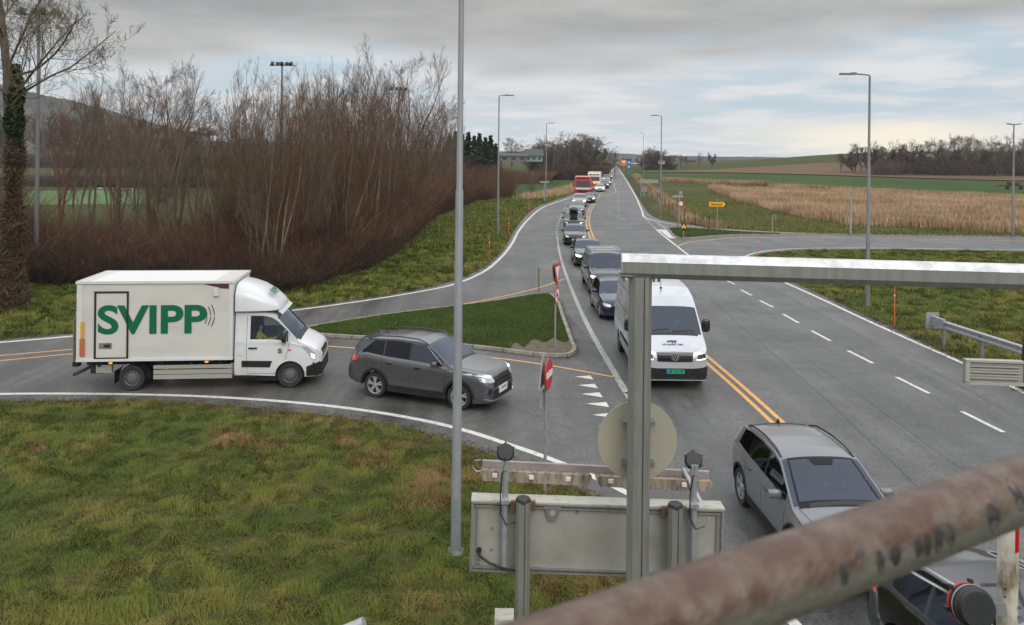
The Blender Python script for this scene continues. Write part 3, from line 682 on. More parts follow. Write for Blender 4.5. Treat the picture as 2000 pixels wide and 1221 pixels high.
    def interior(c, driver=None, cloth=None, sh=0.55, seats=2, dash=None):
        P = c.P; g0, g1 = P['glass'][:2]; zb = c.belt(g0 + 0.3); sx = c.x(g1 + P.get('seatoff', 0.55)); root = c.root
        mb = MB(); wi = c.w(g0 + .5) * 2 * 0.86
        mb.box((c.x(g0 + 0.42), 0, zb - 0.10), (0.62, wi, 0.14)); mb.box((c.x(g0 + 0.62), 0, zb - 0.22), (0.25, wi, 0.2))
        o = mb.build('dashboard', M['inside'], root)
        MB().lathe([(0.185, -0.012), (0.2, 0), (0.185, 0.012), (0.172, 0), (0.185, -0.012)], (0, 0, 0), 'X', 24).build('steering_wheel', M['black'], o).matrix_local = Matrix.Translation((c.x(g0 + 0.85), c.W * 0.2, zb - 0.06)) @ Matrix.Rotation(R(-25), 4, 'Y')
        for sg in (1, -1):
            y = sg * c.W * 0.2; m3 = MB(); m3.box((sx, y, sh - 0.05), (0.5, 0.5, 0.16)); m3.box((sx - 0.30, y, sh + 0.28), (0.14, 0.48, 0.6)); m3.box((sx - 0.36, y, sh + 0.68), (0.09, 0.26, 0.18)); m3.build('seat', M['seat'], root)
            if c.P['L'] > 3.9 and seats > 2: MB().box((sx - 1.2, y, sh + 0.25), (0.16, 0.62, 0.7)).build('seat', M['seat'], root)
        MB().box((0, 0, 0.50), (c.L * 0.55, c.W * 0.84, 0.03)).build('cabin_floor', M['inside'], root)
        return (sx, c.W * 0.2, sh)
def place(root, px, py, heading, frontx):
    """put the car so that the ground point below its nose lies at the photo pixel; heading in degrees from +X"""
    g = G(px, py); h = R(heading); root.location = (g.x - math.cos(h) * frontx, g.y - math.sin(h) * frontx, 0.022); root.rotation_euler = (0, 0, h)

def person(label, cloth, loc_parent, seat, name='person', hat=False):
    """seated driver: one continuous skinned body, hands on the wheel; world transform from the vehicle"""
    sx, sy, sh = seat
    J = {'pel': (0, 0, 0.10), 'chest': (-0.06, 0, 0.42), 'neck': (-0.04, 0, 0.60), 'head0': (-0.02, 0, 0.68), 'head1': (0.0, 0, 0.76), 'head2': (-0.01, 0, 0.86)}
    V = [J[k] for k in ('pel', 'chest', 'neck', 'head0', 'head1', 'head2')]; Rr = [(0.16, 0.13), (0.15, 0.12), (0.055, 0.055), (0.065, 0.06), (0.095, 0.08), (0.07, 0.06)]
    E = [(0, 1), (1, 2), (2, 3), (3, 4), (4, 5)]
    def chain(base, pts, rr):
        p = base
        for q, r_ in zip(pts, rr): V.append(q); Rr.append((r_, r_)); E.append((p, len(V) - 1)); p = len(V) - 1
        return p
    hip = 0.10
    for sg in (1, -1):
        e = chain(1, [(-0.05, sg * 0.19, 0.50), (0.10, sg * 0.26, 0.30), (0.34, sg * 0.20, 0.36), (0.44, sg * 0.17, 0.43)], [0.062, 0.045, 0.034, 0.03])
        for f in range(4): chain(e, [(0.475, sg * (0.16 + 0.016 * (f - 1.5)), 0.455), (0.49, sg * (0.15 + 0.016 * (f - 1.5)), 0.43)], [0.010, 0.008])
        chain(e, [(0.45, sg * 0.13, 0.45)], [0.010])
        chain(0, [(0.08, sg * 0.10, 0.10), (0.48, sg * 0.12, 0.16), (0.62, sg * 0.12, -0.20), (0.74, sg * 0.12, -0.22)], [0.09, 0.062, 0.045, 0.035])
    me = bpy.data.meshes.new(name); me.from_pydata(V, E, []); o = bpy.data.objects.new(name, me); COL.objects.link(o)
    sk = o.modifiers.new('s', 'SKIN'); 
    for i, r_ in enumerate(Rr): me.skin_vertices[0].data[i].radius = r_
    me.skin_vertices[0].data[0].use_root = True
    o.modifiers.new('u', 'SUBSURF').levels = 1
    dg = bpy.context.evaluated_depsgraph_get(); dg.update(); m2 = bpy.data.meshes.new_from_object(o.evaluated_get(dg)); o.modifiers.clear(); o.data = m2; m2.name = name
    m2.materials.clear(); m2.materials.append(M['skin']); m2.materials.append(cloth)
    for p in m2.polygons:
        cc = p.center; p.material_index = 0 if (cc.z > 0.585 or cc.x > 0.42 and cc.z > 0.3) else 1; p.use_smooth = True
    bpy.context.view_layer.update()
    Mx = Matrix.Translation(loc_parent.location) @ loc_parent.rotation_euler.to_matrix().to_4x4() @ Matrix.Translation((sx - 0.08, sy, sh))
    o.matrix_world = Mx; tag(o, label, 'person')
    hb = MB(); hb.lathe([(0.001, 0.10), (0.05, 0.092), (0.086, 0.05), (0.094, 0.0), (0.085, -0.03)], (-0.022, 0, 0.815), 'Z', 14); hb.build('hair', M['hair'], o, smooth=50)
    for sg in (1, -1): MB().lathe([(0.001, 0.008), (0.012, 0.0)], (0.072, sg * 0.033, 0.785), 'X', 8).build('eye', M['ink'], o)
    MB().tube([(0.075, 0, 0.79), (0.10, 0, 0.755), (0.08, 0, 0.745)], [0.008, 0.014, 0.008], 6).build('nose', M['skin'], o)
    MB().tube([(0.077, -0.025, 0.722), (0.083, 0, 0.72), (0.077, 0.025, 0.722)], 0.006, 5).build('mouth', M['red'], o)
    return o

# ---- body types -----------------------------------------------------------
SUV = dict(L=4.60, W=1.86, wr=0.355, fa=0.90, wb=2.69, arch=1.15,
    top=[(0, 0.78), (0.05, 0.93), (0.22, 1.05), (0.6, 1.10), (1.12, 1.165), (1.20, 1.19), (1.92, 1.64), (2.3, 1.72), (2.9, 1.735), (3.6, 1.70), (4.15, 1.63), (4.25, 1.55), (4.50, 1.12), (4.56, 1.02), (4.6, 0.80)],
    belt=[(0, 0.66), (0.3, 0.94), (1.0, 1.04), (1.3, 1.075), (3.2, 1.14), (3.9, 1.21), (4.3, 1.13), (4.6, 0.76)],
    sill=[(0, 0.26), (0.5, 0.22), (0.9, 0.24), (3.6, 0.26), (4.1, 0.34), (4.6, 0.42)],
    plan=[(0, 0.70), (0.06, 0.84), (0.2, 0.93), (0.45, 0.98), (0.9, 1.0), (1.6, 0.985), (3.0, 0.99), (3.7, 1.0), (4.2, 0.97), (4.45, 0.90), (4.6, 0.78)],
    glass=(1.20, 1.98, 4.16, 4.46), win=[(1.42, 2.42), (2.50, 3.30), (3.36, 4.05)], blackpillar=True, tum=0.33, crown=0.055, rimmat='rim', spokes=5)
CROSS = dict(SUV, rtaper=0.17, L=4.58, W=1.85, wr=0.36, fa=0.86, wb=2.77,
    top=[(0, 0.66), (0.06, 0.80), (0.3, 0.93), (0.7, 1.01), (1.0, 1.06), (1.06, 1.09), (1.95, 1.54), (2.3, 1.60), (2.9, 1.62), (3.5, 1.58), (4.1, 1.47), (4.2, 1.40), (4.48, 1.12), (4.54, 1.0), (4.58, 0.75)],
    belt=[(0, 0.58), (0.3, 0.84), (1.0, 0.97), (1.3, 1.0), (3.2, 1.06), (3.9, 1.12), (4.3, 1.06), (4.58, 0.70)],
    plan=[(0, 0.66), (0.06, 0.80), (0.2, 0.91), (0.5, 0.98), (0.9, 1.0), (3.6, 1.0), (4.1, 0.97), (4.4, 0.89), (4.58, 0.76)],
    glass=(1.05, 1.98, 4.12, 4.46), win=[(1.35, 2.35), (2.43, 3.25), (3.31, 3.90)])
HATCH = dict(L=4.25, W=1.79, wr=0.32, fa=0.85, wb=2.62, arch=1.13,
    top=[(0, 0.60), (0.05, 0.72), (0.3, 0.83), (0.8, 0.92), (1.1, 0.97), (1.2, 1.0), (1.95, 1.37), (2.3, 1.42), (2.8, 1.43), (3.4, 1.37), (3.75, 1.28), (4.10, 0.98), (4.2, 0.92), (4.25, 0.72)],
    belt=[(0, 0.52), (0.3, 0.74), (1.0, 0.87), (1.3, 0.90), (3.2, 0.95), (3.9, 0.95), (4.25, 0.66)],
    sill=[(0, 0.22), (0.5, 0.18), (3.6, 0.20), (4.25, 0.32)],
    plan=[(0, 0.66), (0.06, 0.82), (0.2, 0.92), (0.5, 0.98), (0.9, 1.0), (3.4, 1.0), (3.8, 0.96), (4.1, 0.88), (4.25, 0.76)],
    glass=(1.16, 1.98, 3.72, 4.08), win=[(1.38, 2.30), (2.38, 3.15), (3.2, 3.55)], tum=0.42, crown=0.05, rim='spoke')
SEDAN = dict(HATCH, L=4.75, W=1.86, wr=0.335, fa=0.86, wb=2.88,
    top=[(0, 0.62), (0.05, 0.74), (0.3, 0.86), (0.8, 0.95), (1.2, 1.01), (1.3, 1.04), (2.1, 1.42), (2.5, 1.47), (2.9, 1.47), (3.5, 1.40), (4.2, 1.12), (4.6, 1.05), (4.7, 0.98), (4.75, 0.8)],
    belt=[(0, 0.54), (0.3, 0.76), (1.0, 0.89), (1.3, 0.93), (3.4, 0.98), (4.4, 0.98), (4.75, 0.70)],
    sill=[(0, 0.22), (0.5, 0.18), (4.1, 0.20), (4.75, 0.34)], plan=[(0, 0.66), (0.06, 0.82), (0.2, 0.92), (0.5, 0.98), (0.9, 1.0), (3.9, 1.0), (4.4, 0.96), (4.65, 0.88), (4.75, 0.76)],
    glass=(1.26, 2.12, 3.5, 4.2), win=[(1.48, 2.42), (2.5, 3.3), (3.36, 3.7)])
MPV = dict(L=4.9, W=1.95, wr=0.345, fa=0.92, wb=3.2, arch=1.12,
    top=[(0, 0.72), (0.05, 0.90), (0.25, 1.04), (0.6, 1.12), (0.95, 1.20), (1.05, 1.24), (1.75, 1.83), (2.1, 1.90), (4.3, 1.91), (4.7, 1.88), (4.8, 1.5), (4.88, 1.0), (4.9, 0.7)],
    belt=[(0, 0.60), (0.3, 0.92), (1.0, 1.08), (1.3, 1.12), (4.7, 1.16), (4.9, 0.66)], sill=[(0, 0.24), (0.5, 0.22), (4.9, 0.34)],
    plan=[(0, 0.70), (0.06, 0.86), (0.2, 0.94), (0.5, 0.98), (0.9, 1.0), (4.5, 1.0), (4.8, 0.96), (4.9, 0.86)],
    glass=(1.0, 1.78, 4.70, 4.80), win=[(1.25, 2.2), (2.3, 3.4), (3.5, 4.5)], tum=0.20, crown=0.05, rim='spoke')
VAN = dict(L=5.99, W=2.04, wr=0.345, fa=1.04, wb=3.64, arch=1.16, rim='steel', rimr=0.64,
    top=[(0, 0.90), (0.04, 1.10), (0.14, 1.16), (0.55, 1.27), (0.86, 1.40), (0.92, 1.45), (1.66, 2.14), (1.95, 2.36), (2.6, 2.54), (3.2, 2.59), (5.9, 2.59), (5.96, 2.5), (5.99, 2.3)],
    belt=[(0, 0.80), (0.15, 1.03), (0.6, 1.12), (0.9, 1.22), (1.3, 1.30), (5.9, 1.34), (5.99, 1.3)], sill=[(0, 0.30), (0.5, 0.27), (5.99, 0.40)],
    plan=[(0, 0.76), (0.04, 0.86), (0.12, 0.91), (0.35, 0.965), (0.7, 0.99), (1.2, 1.0), (5.85, 1.0), (5.99, 0.95)],
    glass=(0.90, 1.62, 5.99, 6.1), norear=True, win=[(1.12, 2.02)], tum=0.105, crown=0.05, cexp=4.0, shoulder=0.985, seatoff=0.30, tb=0.1)
CAB = dict(L=2.05, W=2.02, wr=0.36, fa=0.83, wb=9, arch=1.14, rim='steel', rimr=0.62,
    top=[(0, 0.84), (0.04, 1.02), (0.14, 1.15), (0.55, 1.32), (0.82, 1.42), (0.88, 1.46), (1.44, 2.10), (1.60, 2.19), (1.75, 2.24), (2.05, 2.24)],
    belt=[(0, 0.76), (0.15, 1.0), (0.6, 1.16), (0.9, 1.27), (1.3, 1.30), (2.05, 1.31)], sill=[(0, 0.30), (0.5, 0.30), (2.05, 0.38)],
    plan=[(0, 0.74), (0.04, 0.85), (0.12, 0.91), (0.35, 0.965), (0.7, 0.99), (1.2, 1.0), (2.05, 1.0)],
    glass=(0.88, 1.46, 2.5, 2.6), norear=True, win=[(1.08, 1.78)], tum=0.12, crown=0.06, cexp=3.4, shoulder=0.98, seatoff=0.02, frontwin='glass_clear', tb=0.1)

def doors(c, P, zs=0.34):
    w = P['win']; b0 = w[0][0] - 0.02
    c.seam([(w[0][1] + 0.04, c.belt(w[0][1]) + 0.0), (w[0][1] + 0.05, zs)]); c.seam([(b0 - 0.08, c.belt(b0) - 0.02), (b0 - 0.05, 0.55), (b0 + 0.02, zs)])
    c.seam([(w[1][1] + 0.06, c.belt(w[1][1]) - 0.01), (w[1][1] + 0.06, 0.82), (P['fa'] + P['wb'] - c.ra - 0.02, 0.50)]); c.seam([(b0, zs + 0.005), (P['fa'] + P['wb'] - c.ra - 0.04, zs + 0.005)])
    for s in (w[0][1] - 0.22, w[1][1] - 0.20):
        z = c.belt(s) - 0.12; c.side('door_handle', [(s - 0.10, z + 0.018), (s + 0.10, z + 0.022)], [(s - 0.10, z - 0.012), (s + 0.10, z - 0.008)], c.hm, n=4, k=1, off=0.03, deep=0.03)
def car_face(c, P, grille='wide', lampmat=None, plate=True, lampz=None, lw=None):
    hw = c.W / 2; z = lampz or (P['belt'][1][1] - 0.10); z0 = P['sill'][0][1]
    lm = lampmat or M['lens']
    A = [(hw * 0.56, z + 0.03), (hw * 0.75, z + 0.07), (hw * 0.92, z + 0.10)]; B = [(hw * 0.56, z - 0.05), (hw * 0.75, z - 0.06), (hw * 0.92, z - 0.01)]
    c.front('headlight', A, B, lm, mirror=True, off=0.010, n=8, k=3)
    if grille == 'wide': c.front('grille', [(-hw * 0.5, z + 0.02), (0, z + 0.03), (hw * 0.5, z + 0.02)], [(-hw * 0.44, z - 0.13), (0, z - 0.15), (hw * 0.44, z - 0.13)], M['trim'], n=10, k=2, off=0.012)
    if grille == 'hex': c.front('grille', [(-hw * 0.40, z + 0.04), (0, z + 0.05), (hw * 0.40, z + 0.04)], [(-hw * 0.34, z - 0.30), (0, z - 0.32), (hw * 0.34, z - 0.30)], M['trim'], n=10, k=4, off=0.012)
    if grille == 'slim': c.front('grille', [(-hw * 0.5, z0 + 0.22), (hw * 0.5, z0 + 0.22)], [(-hw * 0.55, z0 + 0.08), (hw * 0.55, z0 + 0.08)], M['trim'], n=10, k=2, off=0.012)
    c.front('lower_intake', [(-hw * 0.78, z0 + 0.17), (0, z0 + 0.19), (hw * 0.78, z0 + 0.17)], [(-hw * 0.7, z0 + 0.03), (0, z0 + 0.03), (hw * 0.7, z0 + 0.03)], M['clad'], n=12, k=2, off=0.010)
    if plate: c.front('number_plate', [(-0.26, z0 + 0.27), (0.26, z0 + 0.27)], [(-0.26, z0 + 0.16), (0.26, z0 + 0.16)], M['plate'], n=3, k=1, off=0.03)
def rails(c, m_, s0, s1, inset=0.10, h=0.05):
    for sg in (1, -1):
        pts = []
        for k in range(13):
            s = s0 + (s1 - s0) * k / 12; sec = c.section(s); y, z = sec[14]; e = min(1, min(k, 12 - k) / 1.5)
            pts.append((c.x(s), sg * (y - inset * 0.6), c.section(s)[16][1] + h * e - 0.005))
        MB().tube(pts, 0.02, 6).build('roof_rail', m_, c.root, smooth=50)
def fin(c, s):
    x = c.x(s); z = c.top(s); MB().add([(x, -0.03, z - .01), (x, 0.03, z - .01), (x - 0.17, 0.035, z - .01), (x - 0.17, -0.035, z - .01), (x - 0.13, 0.004, z + 0.075), (x - 0.165, 0.004, z + 0.06), (x - 0.165, -0.004, z + 0.06), (x - 0.13, -0.004, z + 0.075)],
        [(0, 1, 4, 7), (1, 2, 5, 4), (2, 3, 6, 5), (3, 0, 7, 6), (4, 5, 6, 7)]).build('antenna_fin', M['trim'], c.root)
def tails(c, P, m_=None):
    hw = c.W / 2; z = P['belt'][-2][1] - 0.08
    c.patch('tail_light', [(-c.L / 2 + 0.1, hw * 1.2, z + 0.06), (-c.L / 2 - 0.1, hw * 0.7, z + 0.06)], [(-c.L / 2 + 0.05, hw * 1.2, z - 0.06), (-c.L / 2 - 0.1, hw * 0.7, z - 0.05)], (0.8, -0.6, 0), M['tail'], mirror=True, n=6, k=2)
def top_seams(c, P):
    # bonnet shut lines
    g0 = P['glass'][0]; c.patch('wiper', [(c.x(g0 + 0.03), -c.W * 0.30, 3), (c.x(g0 + 0.06), c.W * 0.02, 3), (c.x(g0 + 0.05), c.W * 0.38, 3)], [(c.x(g0 - 0.05), -c.W * 0.30, 3), (c.x(g0 - 0.02), c.W * 0.02, 3), (c.x(g0 - 0.03), c.W * 0.38, 3)], (0, 0, -1), M['black'], n=12, k=1, off=0.008)
    A = []; B = []
    for s, f in ((0.16, 0.60), (0.4, 0.70), (0.8, 0.78), (g0 - 0.03, 0.82)): A.append((c.x(s), c.W / 2 * f, 3)); B.append((c.x(s), c.W / 2 * f - 0.012, 3))
    c.patch('panel_gap', A, B, (0, 0, -1), M['black'], mirror=True, n=12, k=1, off=0.002, deep=0.005)

def make_car(name, label, cat, P, bodymat, far=False, group=None, loc=None, face='wide', lit=False, driver=None, **kw):
    root = thing(name, label, cat, group=group); c = Car(P); c.hm = kw.get('handle', M['trim']); c.build(root, bodymat, far, side=kw.get('side', 'glass_dark'))
    car_face(c, P, face, M['lamp_on'] if lit else None, lampz=kw.get('lampz')); tails(c, P)
    c.mirrors(P['glass'][0] + 0.42, c.belt(P['glass'][0] + .4) + 0.09, kw.get('mirror', bodymat))
    if not far: doors(c, P); top_seams(c, P)
    return root, c
def put(root, c, px, py, axle, sg, heading):
    """tyre of the given axle and side (sg +1 left, -1 right) touches the ground at the photo pixel"""
    g = G(px, py, 0.022); h = R(heading); k_ = root.scale[0]; lx = c.x(c.ax[axle]) * k_; ly = sg * (c.W / 2 - 0.05) * k_
    root.location = (g.x - (lx * math.cos(h) - ly * math.sin(h)), g.y - (lx * math.sin(h) + ly * math.cos(h)), 0.022); root.rotation_euler = (0, 0, h)
def hd(a, b): a = G(*a); b = G(*b); return math.degrees(math.atan2(b.y - a.y, b.x - a.x))
_YL = smline([(1146.5, 430), (1151, 450), (1164, 480), (1190, 516), (1232, 566), (1300, 636), (1380, 703), (1440, 755), (1520, 828)], 1.0)
_YL = _YL[::-1] + smline([(1146.5, 430), (1148, 415), (1156, 400), (1167, 386), (1182, 370), (1194, 345), (1196.5, 325)], 1.0)
_YL = [p for p in _YL]
def lane_heading(Yd, win=6):
    Y = np.array([p.y for p in _YL]); X = np.array([p.x for p in _YL]); o = np.argsort(Y); f = lambda y: np.interp(y, Y[o], X[o])
    dx = f(Yd - win) - f(Yd + win); return math.degrees(math.atan2(-2 * win, dx))
QG = 'vehicles queueing in the lane towards the camera'
# ======== 1 grey hybrid SUV coming out of the side road
P = SUV; bmt = paint('paint_anthracite', (0.105, 0.105, 0.113), 0.3, 0.45)
root, c = make_car('suv', 'anthracite grey SUV with black arches waiting behind the give way triangles', 'car', P, bmt, face='none', side='glass_dark')
root.scale = (0.97,) * 3; put(root, c, 732, 776, 1, -1, hd((732, 776), (910, 803)))
c.arch_trim(M['clad'], 0.075); c.side('sill_cladding', [(1.33, 0.42), (3.17, 0.42)], [(1.33, 0.24), (3.17, 0.24)], M['clad'], n=12, k=2, off=0.012)
hw = c.W / 2; z = 0.84
c.front('grille', [(-hw * 0.50, z + 0.06), (0, z + 0.07), (hw * 0.50, z + 0.06)], [(-hw * 0.62, z - 0.22), (0, z - 0.22), (hw * 0.62, z - 0.22)], M['trim'], n=12, k=4, off=0.012)
for k in range(5): c.front('grille_bar', [(-hw * 0.55, z + 0.03 - k * 0.05), (hw * 0.55, z + 0.03 - k * 0.05)], [(-hw * 0.55, z + 0.018 - k * 0.05), (hw * 0.55, z + 0.018 - k * 0.05)], M['clad'], n=10, k=1, off=0.020)
c.front('lower_intake', [(-hw * 0.6, 0.55), (hw * 0.6, 0.55)], [(-hw * 0.66, 0.36), (hw * 0.66, 0.36)], M['clad'], n=10, k=2, off=0.014)
c.front('bumper_trim', [(-hw * 0.9, 0.36), (-hw * 0.6, 0.31), (hw * 0.6, 0.31), (hw * 0.9, 0.36)], [(-hw * 0.88, 0.33), (-hw * 0.6, 0.275), (hw * 0.6, 0.275), (hw * 0.88, 0.33)], M['chrome'], n=14, k=1, off=0.03)
for sg in (1, -1): c.front('fog_lamp', [(sg * hw * 0.72, 0.62), (sg * hw * 0.82, 0.62)], [(sg * hw * 0.72, 0.50), (sg * hw * 0.86, 0.46)], M['trim'], n=3, k=2, off=0.012)
pl = c.front('number_plate', [(-0.26, 0.60), (0.26, 0.60)], [(-0.26, 0.49), (0.26, 0.49)], M['plate'], n=2, k=1, off=0.035)[0]
textmesh('plate_text', 'SV 61537', 0.10, M['ink'], root, (c.L / 2 + 0.055, 0, 0.545), (R(90), 0, R(90)), sx=0.9)
rails(c, M['trim'], 1.95, 3.95, h=0.055)
c.side('quarter_panel', [(3.50, 1.75), (4.12, 1.66)], [(3.98, 1.34), (4.12, 1.26)], bmt, n=10, k=8, off=0.004)
c.side('window_trim', [(1.45, 1.17), (2.0, 1.60), (2.9, 1.665), (3.95, 1.585)], [(1.45, 1.155), (2.0, 1.585), (2.9, 1.65), (3.95, 1.57)], M['chrome'], n=24, k=1, off=0.012, deep=0.01)
c.patch('rear_spoiler', [(c.x(4.02), -0.62, 3), (c.x(4.02), 0.62, 3)], [(c.x(4.28), -0.60, 3), (c.x(4.28), 0.60, 3)], (0, 0, -1), bmt, n=12, k=3, off=0.03, deep=0.04)
for sg in (1, -1): c.front('headlight', [(sg * hw * 0.58, 0.95), (sg * hw * 0.78, 1.005), (sg * hw * 0.965, 1.035)], [(sg * hw * 0.60, 0.89), (sg * hw * 0.78, 0.91), (sg * hw * 0.955, 0.97)], M['lens'], n=10, k=3, off=0.012)
for sg in (1, -1): c.front('headlight', [(sg * hw * 0.66, 0.955), (sg * hw * 0.80, 0.975)], [(sg * hw * 0.66, 0.93), (sg * hw * 0.80, 0.945)], M['lamp_on'], n=4, k=1, off=0.022)
c.side('fuel_flap', [(3.62, 1.02), (3.86, 1.03)], [(3.62, 0.84), (3.86, 0.85)], M['clad'], n=3, k=2, off=0.0015, deep=0.004); c.side('fuel_flap', [(3.626, 1.014), (3.854, 1.024)], [(3.626, 0.846), (3.854, 0.856)], bmt, n=3, k=2, off=0.003, deep=0.004)
textmesh('badge', 'HYBRID', 0.05, M['chrome'], root, (c.x(1.22), -c.W / 2 - 0.002, 0.88), (R(90), 0, 0)); fin(c, 3.9)
c.interior(); suvseat = (c.x(P['glass'][1] + 0.55), c.W * 0.2, 0.62)
person('driver in dark clothes at the wheel of the anthracite SUV', M['cloth'], root, suvseat)
# ======== 2 light grey electric crossover, lower right
P = CROSS; bmt = paint('paint_moonstone_grey', (0.15, 0.157, 0.165), 0.28, 0.1)
root, c = make_car('crossover_car', 'light grey crossover with black roof rails driving just right of the gantry post', 'car', P, bmt, face='none', lampz=0.78)
root.scale = (0.97,) * 3; put(root, c, 1447, 984, 1, -1, -87.5); c.arch_trim(M['clad'], 0.05); c.side('sill_cladding', [(1.30, 0.40), (3.20, 0.40)], [(1.30, 0.24), (3.20, 0.24)], M['clad'], n=12, k=2, off=0.012)
rails(c, M['trim'], 2.05, 3.95, inset=0.09, h=0.04); fin(c, 3.85)
for sg in (1, -1): c.front('headlight', [(sg * 0.48, 0.80), (sg * 0.70, 0.86), (sg * 0.86, 0.885)], [(sg * 0.48, 0.74), (sg * 0.70, 0.75), (sg * 0.85, 0.80)], M['lamp_on'], n=8, k=2, off=0.012)
c.patch('sensor_panel', [(c.x(1.98), -0.26, 3), (c.x(1.98), 0.26, 3)], [(c.x(1.80), -0.17, 3), (c.x(1.80), 0.17, 3)], (0, 0, -1), M['frit'], n=4, k=3, off=0.004)
c.patch('windscreen_border', [(c.x(1.0), -0.74, 3), (c.x(1.0), 0.74, 3)], [(c.x(1.13), -0.73, 3), (c.x(1.13), 0.73, 3)], (0, 0, -1), M['frit'], n=12, k=3, off=0.004)
for sg in (1, -1): c.patch('windscreen_border', [(c.x(1.08), sg * 0.74, 3), (c.x(1.95), sg * 0.60, 3)], [(c.x(1.08), sg * 0.70, 3), (c.x(1.95), sg * 0.565, 3)], (0, 0, -1), M['frit'], n=12, k=1, off=0.004)
c.patch('windscreen_border', [(c.x(1.99), -0.60, 3), (c.x(1.99), 0.60, 3)], [(c.x(1.94), -0.60, 3), (c.x(1.94), 0.60, 3)], (0, 0, -1), M['frit'], n=12, k=1, off=0.004)
c.patch('roof_antenna_panel', [(c.x(3.9), -0.55, 3), (c.x(3.9), 0.55, 3)], [(c.x(4.25), -0.55, 3), (c.x(4.25), 0.55, 3)], (0, 0, -1), M['trim'], n=10, k=3, off=0.012)
sc = c.interior(sh=0.52, seats=4); person('driver in a dark jacket at the wheel of the light grey crossover', M['cloth'], root, sc)
# ======== 3 black estate car, bottom right corner
P = dict(CROSS, rimmat='rim_steel', blackpillar=True); bmt = paint('paint_black', (0.010, 0.011, 0.013), 0.15, 0.2, dirt=False)
root, c = make_car('estate_car', 'glossy black car with chrome window trim half hidden under the rusty rail, bottom right', 'car', P, bmt, face='wide', side='glass_dark', handle=M['chrome'])
h = R(-77); rx, ry = 5.68, 11.55; root.location = (rx + math.cos(h) * c.L / 2, ry + math.sin(h) * c.L / 2, 0.022); root.rotation_euler = (0, 0, h)
rails(c, M['chrome'], 2.0, 3.9, inset=0.05, h=0.03); fin(c, 3.9)
c.side('window_trim', [(1.4, 1.05), (1.98, 1.45), (2.8, 1.535), (3.9, 1.43), (4.05, 1.2)], [(1.4, 1.03), (1.98, 1.425), (2.8, 1.51), (3.88, 1.405), (4.02, 1.19)], M['chrome'], n=30, k=1, off=0.012, deep=0.01)
c.patch('panel_gap', [(c.x(2.02), -0.6, 3), (c.x(2.02), 0.6, 3)], [(c.x(2.035), -0.6, 3), (c.x(2.035), 0.6, 3)], (0, 0, -1), M['black'], n=10, k=1, off=0.002)
# ======== 4 white and silver high roof van
P = VAN; bmt = mat('van_silver', (0.55, 0.57, 0.60), 0.3, 0.35, (0.44, 0.45, 0.47), 1.2, (0.5, 0.8), coat=0.6)
root = thing('delivery_van', 'silver white high roof van with green number plate, first in the queue', 'van', group=QG); c = Car(P); c.build(root, bmt, side='glass')
van_h = hd((1380, 703), (1440, 755)); root.scale = (1.02,) * 3; put(root, c, 1369, 745, 0, 1, -90.3)
hw = c.W / 2; c.hm = M['black']
c.front('grille', [(-hw * 0.52, 1.09), (0, 1.10), (hw * 0.52, 1.09)], [(-hw * 0.47, 0.83), (0, 0.82), (hw * 0.47, 0.83)], M['trim'], n=14, k=4, off=0.012)
for z in (1.05, 0.985, 0.92, 0.86): c.front('grille_bar', [(-hw * 0.49, z), (hw * 0.49, z)], [(-hw * 0.49, z - 0.014), (hw * 0.49, z - 0.014)], M['clad'], n=12, k=1, off=0.022)
c.front('bumper_lower', [(-hw * 0.97, 0.70), (-hw * 0.7, 0.66), (-hw * 0.5, 0.64), (hw * 0.5, 0.64), (hw * 0.7, 0.66), (hw * 0.97, 0.70)], [(-hw * 0.95, 0.33), (hw * 0.95, 0.33)], M['clad'], n=20, k=5, off=0.014)
c.side('bumper_lower', [(0.03, 0.66), (0.58, 0.60)], [(0.03, 0.33), (0.55, 0.33)], M['clad'], n=10, k=3, off=0.014)
for z in (0.60, 0.53, 0.46): c.front('intake_bar', [(-hw * 0.66, z), (hw * 0.66, z)], [(-hw * 0.66, z - 0.03), (hw * 0.66, z - 0.03)], M['trim'], n=14, k=1, off=0.026)
for sg in (1, -1):
    l = c.front('headlight', [(sg * hw * 0.58, 1.08), (sg * hw * 0.75, 1.13), (sg * hw * 0.93, 1.17)], [(sg * hw * 0.54, 0.85), (sg * hw * 0.75, 0.86), (sg * hw * 0.955, 0.92)], M['lens'], n=10, k=4, off=0.012)[0]
    c.front('lamp_unit', [(sg * hw * 0.62, 1.02), (sg * hw * 0.86, 1.06)], [(sg * hw * 0.62, 0.90), (sg * hw * 0.86, 0.93)], M['black'], n=5, k=2, off=0.018, parent=l); c.front('lamp_strip', [(sg * hw * 0.60, 0.895), (sg * hw * 0.92, 0.94)], [(sg * hw * 0.60, 0.875), (sg * hw * 0.92, 0.92)], M['lamp_on'], n=5, k=1, off=0.024, parent=l)
px_ = c.hit((c.L / 2 + 0.2, 0, 0.96), (-1, 0, 0)).x + 0.03
em = MB().lathe([(0.098, 0.0), (0.105, 0.012), (0.088, 0.012), (0.088, 0.0)], (px_, 0, 0.96), 'X', 28)
def stroke(mb, pts, w, x0, t=0.012):
    for a, b in zip(pts[:-1], pts[1:]):
        d = Vector((b[0] - a[0], b[1] - a[1])).normalized(); n_ = Vector((-d.y, d.x)) * w / 2
        mb.plate([(a[0] + n_.x, a[1] + n_.y), (a[0] - n_.x, a[1] - n_.y), (b[0] - n_.x, b[1] - n_.y), (b[0] + n_.x, b[1] + n_.y)], (x0, 0, 0.96), (0, 1, 0), (0, 0, 1), t)
stroke(em, [(-0.036, 0.080), (0, 0.008), (0.036, 0.080)], 0.017, px_); stroke(em, [(-0.074, 0.045), (-0.038, -0.072), (0, 0.0), (0.038, -0.072), (0.074, 0.045)], 0.017, px_); em.build('emblem', M['chrome'], root)
